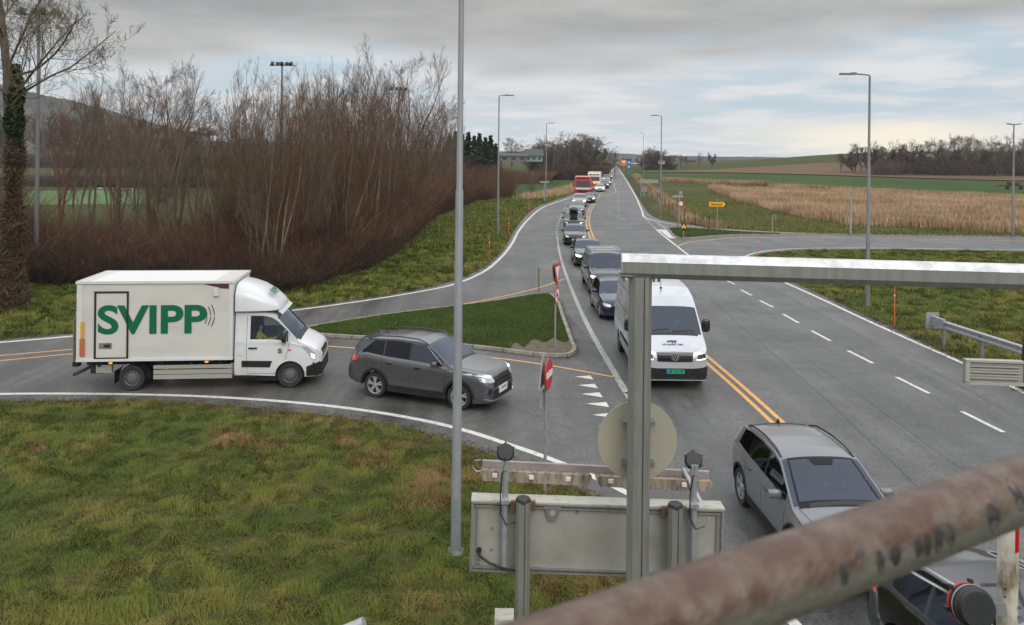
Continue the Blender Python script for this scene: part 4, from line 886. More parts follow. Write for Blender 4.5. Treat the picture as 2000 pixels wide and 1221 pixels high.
px_ = c.hit((c.L / 2 + 0.2, 0, 0.52), (-1, 0, 0)).x + 0.045
MB().box((px_, 0, 0.56), (0.01, 0.52, 0.115)).build('number_plate', M['plate_green'], root); MB().box((px_ + 0.006, -0.235, 0.56), (0.004, 0.045, 0.10)).build('plate_band', mat('plate_blue', (0.02, 0.08, 0.4), 0.4), root)
textmesh('plate_text', 'SE 13119', 0.105, M['ink'], root, (px_ + 0.008, 0.02, 0.56), (R(90), 0, R(90)), bold=0.002)
# bonnet lettering
a = c.hit((c.x(0.62), 0, 3), (0, 0, -1)); b = c.hit((c.x(0.30), 0, 3), (0, 0, -1)); sl = math.atan2(a.z - b.z, a.x - b.x); ux = Vector((0, 1, 0)); up = (a - b).normalized(); nn = ux.cross(up).normalized(); Rm = Matrix((ux, up, nn)).transposed()
mid = (a + b) / 2
textmesh('lettering', 'NYGÅRD TEK', 0.085, mat('logo_navy', (0.02, 0.04, 0.09), 0.5), root, mid - up * 0.10 + nn * 0.012, Rm, bold=0.002, sx=1.12)
lg = MB(); lm_ = M['ink']
lg.plate([(-0.16, 0.02), (-0.13, 0.07), (-0.05, 0.10), (0.14, 0.10), (0.17, 0.07), (0.03, 0.06), (0.03, -0.03), (-0.005, -0.05), (-0.005, 0.05), (-0.06, 0.055), (-0.08, 0.0), (-0.10, 0.05)], mid + up * 0.03 + nn * 0.006, ux, up, 0.006); lg.plate([(0.07, 0.05), (0.11, 0.05), (0.11, -0.05), (0.07, -0.03)], mid + up * 0.03 + nn * 0.006, ux, up, 0.006); lg.build('logo', bpy.data.materials['logo_navy'], root)
for sg in (1, -1):
    c.seam([(1.02, 1.22), (1.04, 0.75), (1.42, 0.70)]); 
    break
c.seam([(2.12, 2.30), (2.12, 0.45)]); c.seam([(3.35, 2.35), (3.35, 0.45)]); c.seam([(2.12, 0.45), (3.35, 0.45)]); c.seam([(2.2, 1.62), (5.85, 1.62)], 0.02, 'side_groove', M['clad']); c.seam([(2.2, 2.24), (5.85, 2.24)], 0.015)
c.side('rub_strip', [(1.45, 0.80), (4.05, 0.82)], [(1.45, 0.70), (4.05, 0.72)], M['clad'], n=20, k=1, off=0.015)
for (s0, s1) in ((2.35, 3.2), (3.5, 4.5), (4.6, 5.7)): c.side('side_panel_recess', [(s0, 2.12), (s1, 2.12)], [(s0, 1.68), (s1, 1.68)], bpy.data.materials['van_silver'], n=4, k=2, off=0.008)
c.mirrors(1.28, 1.60, M['trim'], size=(0.14, 0.24, 0.42), out=0.19)
c.patch('wiper', [(c.x(0.98), -0.6, 3), (c.x(1.02), 0.0, 3)], [(c.x(0.95), -0.6, 3), (c.x(0.99), 0.0, 3)], (0, 0, -1), M['black'], n=10, k=1, off=0.02); c.patch('wiper', [(c.x(0.96), 0.1, 3), (c.x(1.0), 0.75, 3)], [(c.x(0.93), 0.1, 3), (c.x(0.97), 0.75, 3)], (0, 0, -1), M['black'], n=10, k=1, off=0.02)
c.patch('cowl', [(c.x(0.84), -0.82, 3), (c.x(0.84), 0.82, 3)], [(c.x(0.93), -0.84, 3), (c.x(0.93), 0.84, 3)], (0, 0, -1), M['black'], n=14, k=2, off=0.005)
MB().tube([(c.x(2.35), 0, 2.50), (c.x(2.35), 0, 2.56)], 0.035, 10).tube([(c.x(2.35), 0, 2.55), (c.x(2.55), 0, 2.86)], 0.007, 6).build('roof_antenna', M['black'], root)
MB().tube([(c.x(1.75), 0.12, 2.10), (c.x(1.73), -0.12, 2.12)], 0.03, 8).build('rear_view_mirror', M['black'], root)
sc = c.interior(sh=0.95); vs_ = (sc[0] - 0.1, 0.48, 0.93); person('driver behind the windscreen of the silver white van', M['cloth'], root, vs_)
MB().box((c.x(1.35), -0.35, 1.27), (0.22, 0.16, 0.02)).build('dashboard_papers', M['plate'], root)
# ======== 5 white box truck
P = dict(CAB, L=2.4, fa=0.86, single=True, seatoff=0.42,
    top=[(0, 0.86), (0.04, 1.02), (0.12, 1.12), (0.35, 1.25), (0.60, 1.37), (0.66, 1.41), (1.22, 2.02), (1.38, 2.13), (1.6, 2.19), (2.4, 2.21)],
    belt=[(0, 0.78), (0.15, 1.0), (0.5, 1.18), (0.8, 1.27), (1.2, 1.31), (2.4, 1.31)], glass=(0.66, 1.24, 5, 5.1), win=[(0.92, 1.98)])
wp = mat('truck_white', (0.66, 0.67, 0.68), 0.33, 0, (0.56, 0.56, 0.55), 1.5, (0.5, 0.85), coat=0.4)
boxm = mat('box_body_white', (0.62, 0.60, 0.56), 0.4, 0, (0.54, 0.51, 0.46), 1.1, (0.45, 0.8), stretch=(0.5, 1, 2))
root = thing('box_truck', 'white box truck with large green lettering driving on the left slip road', 'truck'); c = Car(P); c.build(root, wp, side='glass_clear', glass='glass')
TH = hd((260, 758), (565, 758.5)) + 4; put(root, c, 566, 757, 0, -1, TH)
hw = c.W / 2
c.front('bumper', [(-hw, 0.72), (-hw * 0.6, 0.66), (hw * 0.6, 0.66), (hw, 0.72)], [(-hw * 0.97, 0.32), (hw * 0.97, 0.32)], M['clad'], n=16, k=4, off=0.014); c.side('bumper', [(0.03, 0.72), (0.40, 0.60)], [(0.03, 0.32), (0.40, 0.32)], M['clad'], n=8, k=3, off=0.014)
c.front('grille', [(-hw * 0.5, 1.0), (hw * 0.5, 1.0)], [(-hw * 0.5, 0.78), (hw * 0.5, 0.78)], M['trim'], n=8, k=3, off=0.012)
for sg in (1, -1):
    l = c.patch('headlight', [(c.x(0.0), sg * 1.25, 0.98), (c.x(0.22), sg * 1.25, 1.16), (c.x(0.40), sg * 1.25, 1.20)], [(c.x(-0.02), sg * 1.25, 0.76), (c.x(0.10), sg * 1.25, 0.82), (c.x(0.34), sg * 1.25, 1.12)], (-0.5, -sg, 0), M['lens'], n=10, k=3, off=0.012)[0]
    c.patch('lit_bulb', [(c.x(0.02), sg * 1.25, 0.92), (c.x(0.13), sg * 1.25, 0.97)], [(c.x(0.02), sg * 1.25, 0.80), (c.x(0.11), sg * 1.25, 0.86)], (-0.5, -sg, 0), M['lamp_on'], n=4, k=3, off=0.02, parent=l)
c.mirrors(1.0, 1.50, M['trim'], size=(0.15, 0.22, 0.40), out=0.16)
c.patch('cowl', [(c.x(0.58), -0.80, 3), (c.x(0.58), 0.80, 3)], [(c.x(0.68), -0.82, 3), (c.x(0.68), 0.82, 3)], (0, 0, -1), M['black'], n=14, k=2, off=0.005)
c.seam([(0.88, 1.33), (0.93, 1.05), (1.0, 0.80)]); c.seam([(1.05, 0.62), (1.15, 0.42), (2.05, 0.42), (2.08, 1.2), (2.07, 2.05)])
c.side('door_moulding', [(1.35, 0.78), (2.2, 0.80)], [(1.42, 0.60), (2.2, 0.62)], M['clad'], n=8, k=2, off=0.014); c.side('door_handle', [(1.78, 1.17), (2.02, 1.17)], [(1.78, 1.13), (2.02, 1.13)], M['black'], n=3, k=1, off=0.03)
c.side('panel_gap', [(2.15, 0.95), (2.34, 0.95)], [(2.15, 0.944), (2.34, 0.944)], M['black'], n=3, k=1, off=0.003)
lgr = mat('logo_green', (0.005, 0.16, 0.07), 0.5)
d1 = c.side('logo', [(1.22, 1.06), (1.12, 1.12), (1.04, 1.13)], [(1.24, 1.02), (1.10, 0.98), (1.02, 1.05)], lgr, n=8, k=2, off=0.004, mirror=False)
textmesh('logo', 'S', 0.17, lgr, root, (c.x(1.14), -hw - 0.004, 1.06), (R(90), 0, 0), bold=0.006, sx=1.5); c.patch('badge', [(c.x(0.93), -1.3, 1.10), (c.x(0.83), -1.3, 1.10)], [(c.x(0.93), -1.3, 1.06), (c.x(0.83), -1.3, 1.06)], (0, 1, 0), M['red'], n=2, k=1, off=0.005)
sc = c.interior(sh=0.93); 
x0, x1 = -1.24, -5.46; bw = 1.06; zb, zt = 0.85, 3.06; bx = MB(); bx.box(((x0 + x1) / 2, 0, (zb + zt) / 2), (x0 - x1, 2 * bw, zt - zb)); box = bx.build('box_body', boxm, root)
fr = MB()
for sg in (1, -1):
    fr.box(((x0 + x1) / 2, sg * (bw + 0.012), zb + 0.035), (x0 - x1 + 0.02, 0.03, 0.075)); fr.box(((x0 + x1) / 2, sg * (bw + 0.01), zt - 0.01), (x0 - x1 + 0.06, 0.05, 0.07))
    fr.box((x0 - 0.05, sg * (bw + 0.010), (zb + zt) / 2), (0.10, 0.026, zt - zb - 0.15)); fr.box((x1 + 0.07, sg * (bw + 0.010), (zb + zt) / 2), (0.14, 0.026, zt - zb - 0.15))
fr.box((x0 + 0.01, 0, zt - 0.012), (0.05, 2 * bw - 0.04, 0.074)); fr.box((x1 - 0.01, 0, zt - 0.012), (0.05, 2 * bw - 0.04, 0.074)); fr.build('box_frame', wp, root)
MB().box(((x0 + x1) / 2 - 0.1, 0, zt + 0.006), (x0 - x1 - 0.9, 2 * bw - 0.14, 0.02)).build('roof_skin', mat('roof_white', (0.78, 0.78, 0.75), 0.35), root)
Ys = -bw - 0.004
# side door
dm = MB(); dx0, dx1, dz0, dz1 = -4.97, -4.10, 0.93, 2.78
for a in ((dx0, 0.05), (dx1, 0.05)): dm.box((a[0], Ys - 0.006, (dz0 + dz1) / 2), (a[1], 0.030, dz1 - dz0))
dm.box(((dx0 + dx1) / 2, Ys - 0.006, dz1), (dx1 - dx0 + 0.05, 0.030, 0.05)); dm.box(((dx0 + dx1) / 2, Ys - 0.006, dz0), (dx1 - dx0 + 0.05, 0.030, 0.05))
door = MB().box(((dx0 + dx1) / 2, Ys + 0.004, (dz0 + dz1) / 2), (dx1 - dx0 - 0.06, 0.016, dz1 - dz0 - 0.06)).build('side_door', boxm, root); dm.build('door_frame', M['black'], door)
MB().box(((dx0 + dx1) / 2, Ys + 0.002, (dz0 + dz1) / 2), (dx1 - dx0 - 0.16, 0.016, dz1 - dz0 - 0.14)).build('door_panel', boxm, door)
MB().box((dx0 + 0.28, Ys - 0.016, 1.29), (0.34, 0.02, 0.15)).build('door_latch', M['galv_dark'], door); MB().box((dx0 + 0.33, Ys - 0.03, 1.29), (0.16, 0.03, 0.07)).build('latch_handle', M['black'], door)
green = mat('lettering_green', (0.0, 0.125, 0.055), 0.45)
tx = textmesh('lettering', 'SVIPP', 1.16, green, root, (0, 0, 0), (R(90), 0, 0), bold=0.032, depth=0.004)
xs = [v.co.x for v in tx.data.vertices]; ysv = [v.co.y for v in tx.data.vertices]; xa, xb, ya, yb = min(xs), max(xs), min(ysv), max(ysv)
LX0, LX1, LZ0, LZ1 = -4.90, -1.95, 1.60, 2.42
for v in tx.data.vertices:
    v.co.x = LX0 + (v.co.x - xa) / (xb - xa) * (LX1 - LX0); v.co.y = LZ0 + (v.co.y - ya) / (yb - ya) * (LZ1 - LZ0)
tx.location = (0, Ys - 0.010, 0)
arcs = MB()
for k, rr in enumerate((0.42, 0.52, 0.62)):
    pts = []
    for i in range(15):
        t = R(-33 + 66 * i / 14) * (0.9 + 0.0 * k); pts.append((-2.42 + rr * math.cos(t) * 1.0 + 0.05, Ys - 0.006, 2.10 + rr * math.sin(t)))
    arcs.tube(pts, 0.011, 5)
arcs.build('sound_wave_marks', M['black'], root)
MB().box((-1.70, Ys - 0.04, 2.78), (0.13, 0.09, 0.22)).build('side_lamp', wp, root)
tr = MB().plate([(-2.05, 3.0), (-1.36, 2.99), (-1.36, 2.86), (-1.55, 2.87)], (0, Ys - 0.002, 0), (1, 0, 0), (0, 0, 1), 0.004).build('corner_decal', mat('decal_maroon', (0.09, 0.02, 0.03), 0.5), root)
MB().box((-5.30, Ys - 0.03, 1.74), (0.09, 0.012, 0.46)).build('reflector_strip', mat('reflector_amber', (0.72, 0.34, 0.02), 0.35), root)
MB().box((-5.30, Ys - 0.03, 1.25), (0.13, 0.03, 0.48)).build('marker_panel', mat('marker_orange', (0.50, 0.14, 0.07), 0.4), root)
tl = MB()
tl.box((x1 - 0.05, 0, 1.55), (0.05, 2.0, 1.35)); tl.build('tail_lift', M['galv_dark'], root)
MB().box((x1 - 0.082, -bw + 0.02, 1.45), (0.02, 0.08, 1.2)).box((x1 - 0.082, bw - 0.02, 1.45), (0.02, 0.08, 1.2)).build('rear_reflector', mat('faded_olive_yellow', (0.26, 0.19, 0.045), 0.6), root)
ch = MB(); ch.box(((0.0 + x1) / 2 - 0.4, 0.38, 0.68), (4.6, 0.09, 0.16)); ch.box(((0.0 + x1) / 2 - 0.4, -0.38, 0.68), (4.6, 0.09, 0.16))
for x in (-1.6, -2.4, -3.2, -4.9): ch.box((x, 0, 0.72), (0.08, 1.9, 0.10))
ch.box((-2.3, -0.45, 0.62), (1.6, 0.5, 0.34)); ch.box((-3.99, 0, 0.36), (0.12, 1.6, 0.12)); ch.tube([(-5.1, -0.7, 0.70), (-5.35, -0.75, 0.55), (-5.65, -0.78, 0.42)], 0.05, 6); ch.tube([(-5.1, 0.7, 0.70), (-5.65, 0.78, 0.42)], 0.05, 6)
ch.box((-5.55, -0.80, 0.74), (0.16, 0.22, 0.14)); ch.box((-5.0, -0.62, 0.60), (0.35, 0.4, 0.3)); ch.build('chassis', M['black'], root)
MB().box((-4.78, -0.86, 0.60), (0.42, 0.12, 0.22)).build('tool_box', M['signback'], root)
guard_alu = mat('guard_alu', (0.42, 0.42, 0.38), 0.5, 0.4)
for sg in (1, -1):
    g = MB()
    for z, hh in ((0.66, 0.10), (0.52, 0.12), (0.38, 0.12)): g.box((-2.33, sg * (bw - 0.04), z), (2.15, 0.03, hh))
    g.build('side_guard', guard_alu, root)
    fd = MB(); a0, a1 = R(-12), R(192); n_ = 16; vs = []; rA = 0.43
    for k in range(n_ + 1):
        t = a0 + (a1 - a0) * k / n_; vs += [(-3.99 + rA * math.cos(t), sg * (bw - 0.0), 0.36 + rA * math.sin(t)), (-3.99 + rA * math.cos(t), sg * (bw - 0.34), 0.36 + rA * math.sin(t))]
    fd.add(vs, [(2 * k, 2 * k + 1, 2 * k + 3, 2 * k + 2) for k in range(n_)]); fd.box((-4.45, sg * (bw - 0.18), 0.38), (0.02, 0.30, 0.36)); fd.build('mudguard', M['black'], root)
    MB().box((-4.55 if sg < 0 else -4.5, sg * (bw + 0.0), 0.80), (0.09, 0.04, 0.04)).build('marker_light', M['amber'], root); MB().box((-1.95, sg * (bw + 0.0), 0.80), (0.09, 0.04, 0.04)).build('marker_light', M['amber'], root)
sv = c.w; c.w = lambda s: 1.05; c.wheel(c.L / 2 + 3.99, 1); c.wheel(c.L / 2 + 3.99, -1); c.w = sv
# roof wind deflector (lofted)
vs = []; nn = 14; st = [(0.02, 2.21, 2.25, 0.70), (-0.10, 2.20, 2.40, 0.86), (-0.35, 2.2, 2.64, 0.95), (-0.65, 2.2, 2.82, 0.985), (-0.95, 2.2, 2.93, 1.0), (-1.20, 2.2, 2.98, 1.0)]
for x, za, zbb, w in st:
    for k in range(nn + 1):
        t = math.pi * k / nn; e = 0.5; vs.append((x, w * math.copysign(abs(math.cos(t)) ** e, math.cos(t)), za + (zbb - za) * abs(math.sin(t)) ** e))
fs = [(i * (nn + 1) + k, i * (nn + 1) + k + 1, (i + 1) * (nn + 1) + k + 1, (i + 1) * (nn + 1) + k) for i in range(len(st) - 1) for k in range(nn)] + [tuple(range(nn + 1))]
df = MB().add(vs, fs).build('wind_deflector', wp, root, smooth=50)
ux = Vector((0, 1, 0)); up = Vector((-0.45, 0, 0.36)).normalized(); nn_ = ux.cross(up); textmesh('lettering', 'SVIPP', 0.30, green, df, Vector((-0.28, -0.30, 2.60)) + nn_ * 0.10, Matrix((ux, up, nn_)).transposed(), bold=0.01)
vb = MB(); vb.box((0, 0, 0), (0.16, 1.64, 0.04), M=Matrix.Rotation(R(38), 3, 'Y')); vv = vb.build('sun_visor', wp, root); vv.location = (0.04, 0, 2.13)
person('truck driver in a yellow high visibility jacket', M['hivis'], root, (sc[0] - 0.02, -0.50, 0.92))
# ======== 6 queue behind the van
def qcar(name, label, cat, P, col, px, py, far=True, wheel=True, face='wide', dh=0.0, **kw):
    bm_ = paint('paint_' + name, col, kw.pop('rough', 0.25), kw.pop('metal', 0.4), dirt=not far); Yd = G(px, py).y
    root, c = make_car(name, label, cat, P, bm_, far=far, group=QG, face=face, **kw)
    if wheel: put(root, c, px, py, 0, -1, lane_heading(Yd) + dh)
    else: place(root, px, py, lane_heading(Yd) + dh, c.L / 2)
    return root, c
r_, c = qcar('hatchback', 'dark blue hatchback with round cornered grille, directly behind the silver van', 'car', HATCH, (0.012, 0.020, 0.055), 1171, 620, far=False, face='hex', lampz=0.64)
c.front('grille_surround', [(-0.36, 0.70), (0.36, 0.70)], [(-0.36, 0.68), (0.36, 0.68)], M['chrome'], n=8, k=1, off=0.02); c.interior(sh=0.42); person('driver of the dark blue hatchback', M['cloth'], r_, (c.x(2.5), 0.36, 0.40))
r_, c = qcar('minivan', 'dark grey people carrier with silver roof bars, third in the queue', 'van', MPV, (0.050, 0.052, 0.054), 1150, 571.5, far=False, face='wide', lit=True, lampz=0.86)
for s in (2.05, 2.75, 3.5): MB().tube([(c.x(s), -0.80, 1.94), (c.x(s), -0.76, 1.99), (c.x(s), 0.76, 1.99), (c.x(s), 0.80, 1.94)], 0.025, 6).build('roof_bar', M['galv'], r_)
rails(c, M['trim'], 1.9, 4.4, h=0.05); c.interior(sh=0.7); person('driver of the dark grey people carrier', M['cloth'], r_, (c.x(2.35), 0.40, 0.68))
r_, c = qcar('saloon_car', 'dark green saloon with headlights on, behind the people carrier with roof bars', 'car', SEDAN, (0.018, 0.032, 0.032), 1122, 518, far=False, face='hex', lit=True, lampz=0.66); c.interior(sh=0.42)
r_, c = qcar('hatchback', 'black hatchback between the dark green saloon and the car with a roof box', 'car', HATCH, (0.012, 0.012, 0.013), 1101.5, 477, far=False, face='hex', lampz=0.66); c.interior(sh=0.42)
r_, c = qcar('estate_car', 'black car carrying a roof box, behind the black hatchback', 'car', SUV, (0.014, 0.014, 0.016), 1101, 452, lit=False)
MB().lathe([(0.001, -0.95), (0.25, -0.92), (0.40, -0.6), (0.42, 0.3), (0.30, 0.9), (0.001, 0.98)], (0, 0, 0), 'X', 16).build('roof_box', M['black'], r_, smooth=50).matrix_local = Matrix.Translation((0.0, 0, 1.88)) @ Matrix.Diagonal((1, 1, 0.45, 1))
r_, c = qcar('hatchback', 'dark grey hatchback between the roof box car and the two silver cars', 'car', HATCH, (0.030, 0.031, 0.033), 1102, 436, lampz=0.66)
r_, c = qcar('saloon_car', 'grey saloon with bright bonnet reflections in the bend of the queue', 'car', SEDAN, (0.07, 0.07, 0.075), 1110.5, 419, lampz=0.66)
r_, c = qcar('suv', 'silver SUV just in front of the red tipper truck', 'car', SUV, (0.32, 0.33, 0.34), 1118.5, 404, lit=True)
r_, c = qcar('hatchback', 'black hatchback with lit headlights right of the silver SUV', 'car', HATCH, (0.012, 0.012, 0.014), 1139, 396, lit=True, lampz=0.66)
r_, c = qcar('estate_car', 'white car with bright headlights beside the red truck', 'car', HATCH, (0.6, 0.6, 0.6), 1163, 374.5, lit=True, lampz=0.66)
r_, c = qcar('suv', 'black SUV with lit headlights behind the white car', 'car', SUV, (0.014, 0.014, 0.016), 1172, 368, lit=True)
r_, c = qcar('saloon_car', 'dark saloon just ahead of the grey panel van', 'car', SEDAN, (0.04, 0.04, 0.045), 1177.5, 361.5, lit=True, lampz=0.66)
r_, c = qcar('delivery_van', 'grey panel van right in front of the green truck', 'van', MPV, (0.17, 0.175, 0.18), 1177, 355, lit=True)
for i, (px, py, pc, col, lab) in enumerate([(1187, 336.5, HATCH, (0.5, 0.5, 0.5), 'silver car behind the green truck'), (1190, 331.5, SUV, (0.02, 0.02, 0.02), 'black car far down the queue behind a silver car'), (1190.5, 327.5, SEDAN, (0.6, 0.6, 0.6), 'white car far down the queue, nearest the white vans'),
        (1184, 348.5, SEDAN, (0.10, 0.10, 0.11), 'grey saloon squeezed between the grey panel van and the green truck'), (1188.6, 334, HATCH, (0.03, 0.03, 0.04), 'dark hatchback between the silver and the black car far down the queue'), (1190.2, 329.5, HATCH, (0.25, 0.02, 0.02), 'dark red car far down the queue'), (1190.8, 324, SUV, (0.55, 0.55, 0.55), 'pale SUV among the last visible queue cars'), (1191.2, 322, HATCH, (0.04, 0.04, 0.04), 'last dark car one can make out in the queue')]): qcar('distant_car', lab, 'car', pc, col, px, py, lit=True, lampz=0.66)
# ---- cab-over trucks
def lorry(label, col, px, py, stripe=None, load='tipper', H=3.3, name='lorry', beacon=False, L=8.0, loadcol=None):
    root = thing(name, label, 'truck', group=QG); pm = paint('paint_' + name, col, 0.3, 0.1, dirt=False); hw = 1.24
    cab = MB(); pr = [(0.03, 0.45), (0.0, 0.9), (0.0, 1.45), (-0.06, 1.5), (-0.28, H - 0.55), (-0.40, H - 0.1), (-0.75, H), (-1.9, H + 0.05), (-2.0, H - 0.1), (-2.0, 0.6), (-1.75, 0.5), (-1.7, 0.95), (-0.95, 0.95), (-0.9, 0.45)]
    cab.plate(pr, (0, hw, 0), (1, 0, 0), (0, 0, 1), 2 * hw); cb = cab.build('cab', pm, root)
    bm = bmesh.new(); bm.from_mesh(cb.data); bmesh.ops.bevel(bm, geom=[e for e in bm.edges if abs(e.verts[0].co.y - e.verts[1].co.y) < 0.01], offset=0.07, segments=2, affect='EDGES', clamp_overlap=True); bm.to_mesh(cb.data); bm.free()
    def sl(z): return -0.06 - (z - 1.5) * 0.22 / (H - 2.05)
    z0, z1 = 1.80, H - 0.75
    MB().add([(sl(z0) + .02, -1.1, z0), (sl(z0) + .02, 1.1, z0), (sl(z1) + .02, 1.04, z1), (sl(z1) + .02, -1.04, z1), (sl(z0) - .03, -1.1, z0), (sl(z0) - .03, 1.1, z0), (sl(z1) - .03, 1.04, z1), (sl(z1) - .03, -1.04, z1)], [(0, 1, 2, 3), (0, 4, 5, 1), (1, 5, 6, 2), (2, 6, 7, 3), (3, 7, 4, 0)]).build('windscreen', M['glass_far'], root)
    if stripe: MB().box((0.0, 0, 1.56), (0.10, 2.3, 0.24)).build('front_stripe', stripe, root)
    g = MB()
    for k in range(4): g.box((0.03, 0, 1.18 - k * 0.13), (0.05, 1.5, 0.07))
    g.build('grille', M['trim'], root); MB().box((0.06, 0, 0.52), (0.14, 2.4, 0.22)).build('bumper', pm, root)
    for sg in (1, -1):
        MB().box((0.10, sg * 0.98, 0.62), (0.10, 0.34, 0.16)).build('headlight', M['lamp_on'] if load != 'tipper' else M['lens'], root)
        MB().box((-0.25, sg * 1.42, 2.15), (0.14, 0.22, 0.65)).build('wing_mirror', pm, root)
        MB().box((-1.0, sg * 1.245, 1.95), (0.85, 0.03, 0.7)).build('side_window', M['glass_far'], root)
        for x in (-1.35, -4.9, -6.2):
            w = MB().lathe([(0.28, -0.14), (0.5, -0.14), (0.5, 0.14), (0.28, 0.14)], (x, sg * 1.08, 0.5), 'Y', 20).build('wheel', M['rubber'], root, smooth=40); MB().lathe([(0.28, sg * 0.13), (0.2, sg * 0.06), (0.01, sg * 0.10)], (x, sg * 1.08, 0.5), 'Y', 14).build('rim', M['rim_steel'], w)
    MB().box((-4.2, 0, 0.85), (5.6, 0.9, 0.25)).build('chassis', M['black'], root)
    sv = MB(); sv.box((-0.32, 0, H - 0.28), (0.25, 2.1, 0.22)); 
    for k in (-0.7, 0, 0.7): sv.box((-0.18, k, H - 0.28), (0.03, 0.4, 0.14), mi=1)
    sv.build('sun_visor', [pm, M['trim']], root)
    lc = loadcol or pm
    if load == 'tipper':
        t = MB(); t.plate([(-2.25, 1.15), (-2.25, 2.6), (-7.3, 2.5), (-7.6, 1.15)], (0, 1.22, 0), (1, 0, 0), (0, 0, 1), 2.44); 
        for k in range(8): t.box((-2.5 - k * 0.66, 1.24, 1.8), (0.1, 0.05, 1.2)); t.box((-2.5 - k * 0.66, -1.24, 1.8), (0.1, 0.05, 1.2))
        t.build('tipper_body', lc, root)
    else: MB().box((-2.25 - (L - 2.3) / 2, 0, 2.3), (L - 2.3, 2.5, 2.6)).build('cargo_box', lc, root)
    if beacon:
        b = MB(); 
        for k in (-0.8, -0.3, 0.3, 0.8): b.lathe([(0.1, 0), (0.1, 0.14), (0.02, 0.18)], (-0.7, k, H + 0.02), 'Z', 10)
        b.build('beacon', M['amber'], root)
    Yd = G(px, py).y; place(root, px, py, lane_heading(Yd, 10), 0.05); return root
lorry('red tipper truck with a white band across its front, in the middle of the queue', (0.42, 0.015, 0.02), 1138, 388, M['white'], name='tipper_truck', H=3.5)
lorry('white truck with an orange front band and beacons right behind the red tipper', (0.62, 0.62, 0.60), 1160, 372, M['amber'], load='box', beacon=True, H=3.4, name='lorry')
lorry('bright green truck behind the grey panel van', (0.22, 0.55, 0.03), 1186, 343, load='box', H=3.7, name='lorry', L=9)
lorry('white truck far down the road, leftmost of the distant white vehicles', (0.65, 0.65, 0.64), 1188.5, 326, load='box', H=3.5, name='lorry', L=9)
# ---------------------------------------------------------------- street furniture
def street_lamp(label, base, top_px_y, r0, r1, arm=None, head='led', group='street lamps along the roads', top_px_x=None, name='street_lamp', m_=None, segs=True):
    """base pixel on the ground; top given by its pixel row; arm (dx metres) carries the lantern"""
    g = G(*base); t = AT(top_px_x or base[0], top_px_y, g.y); h = t.z; root = thing(name, label, 'street lamp', (g.x, g.y, 0), group=group); mm = m_ or M['galv_dark']
    MB().tube([(0, 0, 0), (0, 0, 0.9), (0, 0, 0.92), (0, 0, h * 0.62), (0, 0, h * 0.62 + 0.03), (0, 0, h)], [r0 * 1.05, r0 * 1.05, r0, (r0 * 0.55 + r1 * 0.45), (r0 * 0.38 + r1 * 0.5), r1], 12).build('pole', mm, root, smooth=50)
    MB().lathe([(0.001, 0.05), (r0 * 1.6, 0.05), (r0 * 1.9, 0.0)], (0, 0, 0), 'Z', 12).build('foundation', M['galv_dark'], root); MB().box((0, -r0 - 0.005, 0.75), (r0 * 0.9, 0.012, 0.40)).build('access_door', mm, root)
    if arm:
        sg = 1 if arm > 0 else -1
        MB().tube([(0, 0, h - 0.02), (0, 0, h + 0.06), (sg * 0.25, 0, h + 0.10), (arm * 0.5, 0, h + 0.12)], 0.035, 7).build('arm', mm, root, smooth=60)
        mb = MB(); mb.box((arm * 0.5 + sg * 0.36, 0, h + 0.12), (0.72, 0.28, 0.07)); mb.box((arm * 0.5 + sg * 0.10, 0, h + 0.16), (0.25, 0.16, 0.06)); l = mb.build('lantern', M['galv_dark'], root)
        MB().box((arm * 0.5 + sg * 0.42, 0, h + 0.075), (0.48, 0.22, 0.015)).build('lens', M['lens'], l)
    return root, h
# nearest pole, top out of frame
street_lamp('tall grey lamp post standing in the near grass, crossing the whole picture', (890, 1078), -60, 0.082, 0.045, arm=1.2, m_=mat('pole_grey', (0.30, 0.315, 0.335), 0.5, 0.25, (0.22, 0.23, 0.24), 2.5, (0.4, 0.7), stretch=(1, 1, 0.25)), top_px_x=905)
street_lamp('slim lamp post with short arm on the grass left of the slip road', (972, 462), 189, 0.09, 0.045, arm=1.0)
street_lamp('lamp post on the left verge beside a grey sign back, where the slip road leaves', (1066, 393), 242, 0.09, 0.045, arm=0.9)
street_lamp('lamp post on the right verge leaning over the main road, near the fence', (1290, 425), 228, 0.09, 0.045, arm=-1.0)
street_lamp('thin distant lamp post behind the long grey sign back', (1256, 352), 261, 0.09, 0.05, arm=-1.2)
street_lamp('tallest lamp post on the right, its foot in the grass below the gantry beam', (1694, 597), 150, 0.10, 0.045, arm=-1.3)
street_lamp('lamp post by the side road at the right edge of the picture', (1978, 465), 244, 0.10, 0.05, arm=None)
r_, h_ = G(1978, 465), 0
o = [q for q in COL.objects if q.get('label', '').startswith('lamp post by the side road at the right')][0]
hh = AT(1978, 244, G(1978, 465).y).z
for sg in (1, -1): MB().box((sg * 0.32, 0, hh + 0.06), (0.55, 0.25, 0.08), M=Matrix.Rotation(sg * R(-8), 3, 'Y')).build('lantern', M['galv_dark'], o)
def floodlight(label, px, top_y, Yd, n=4, r=0.11):
    t = AT(px, top_y, Yd); root = thing('floodlight_mast', label, 'floodlight', (t.x, Yd, 0), group='floodlight masts of the football pitch'); h = t.z
    MB().tube([(0, 0, 0), (0, 0, h)], [r * 1.4, r * 0.7], 8).build('pole', M['galv_dark'], root, smooth=50); MB().box((0, 0, h), (2.4, 0.1, 0.1)).build('crossbar', M['galv_dark'], root)
    for k in range(n):
        x = (k - (n - 1) / 2) * 2.2 / n; MB().box((x, -0.15 + 0.2 * (k % 2), h + 0.16), (0.30, 0.26, 0.27), M=Matrix.Rotation(R(-30), 3, 'X') @ Matrix.Rotation(R(25 - 20 * k), 3, 'Z')).build('floodlight', M['black'], root)
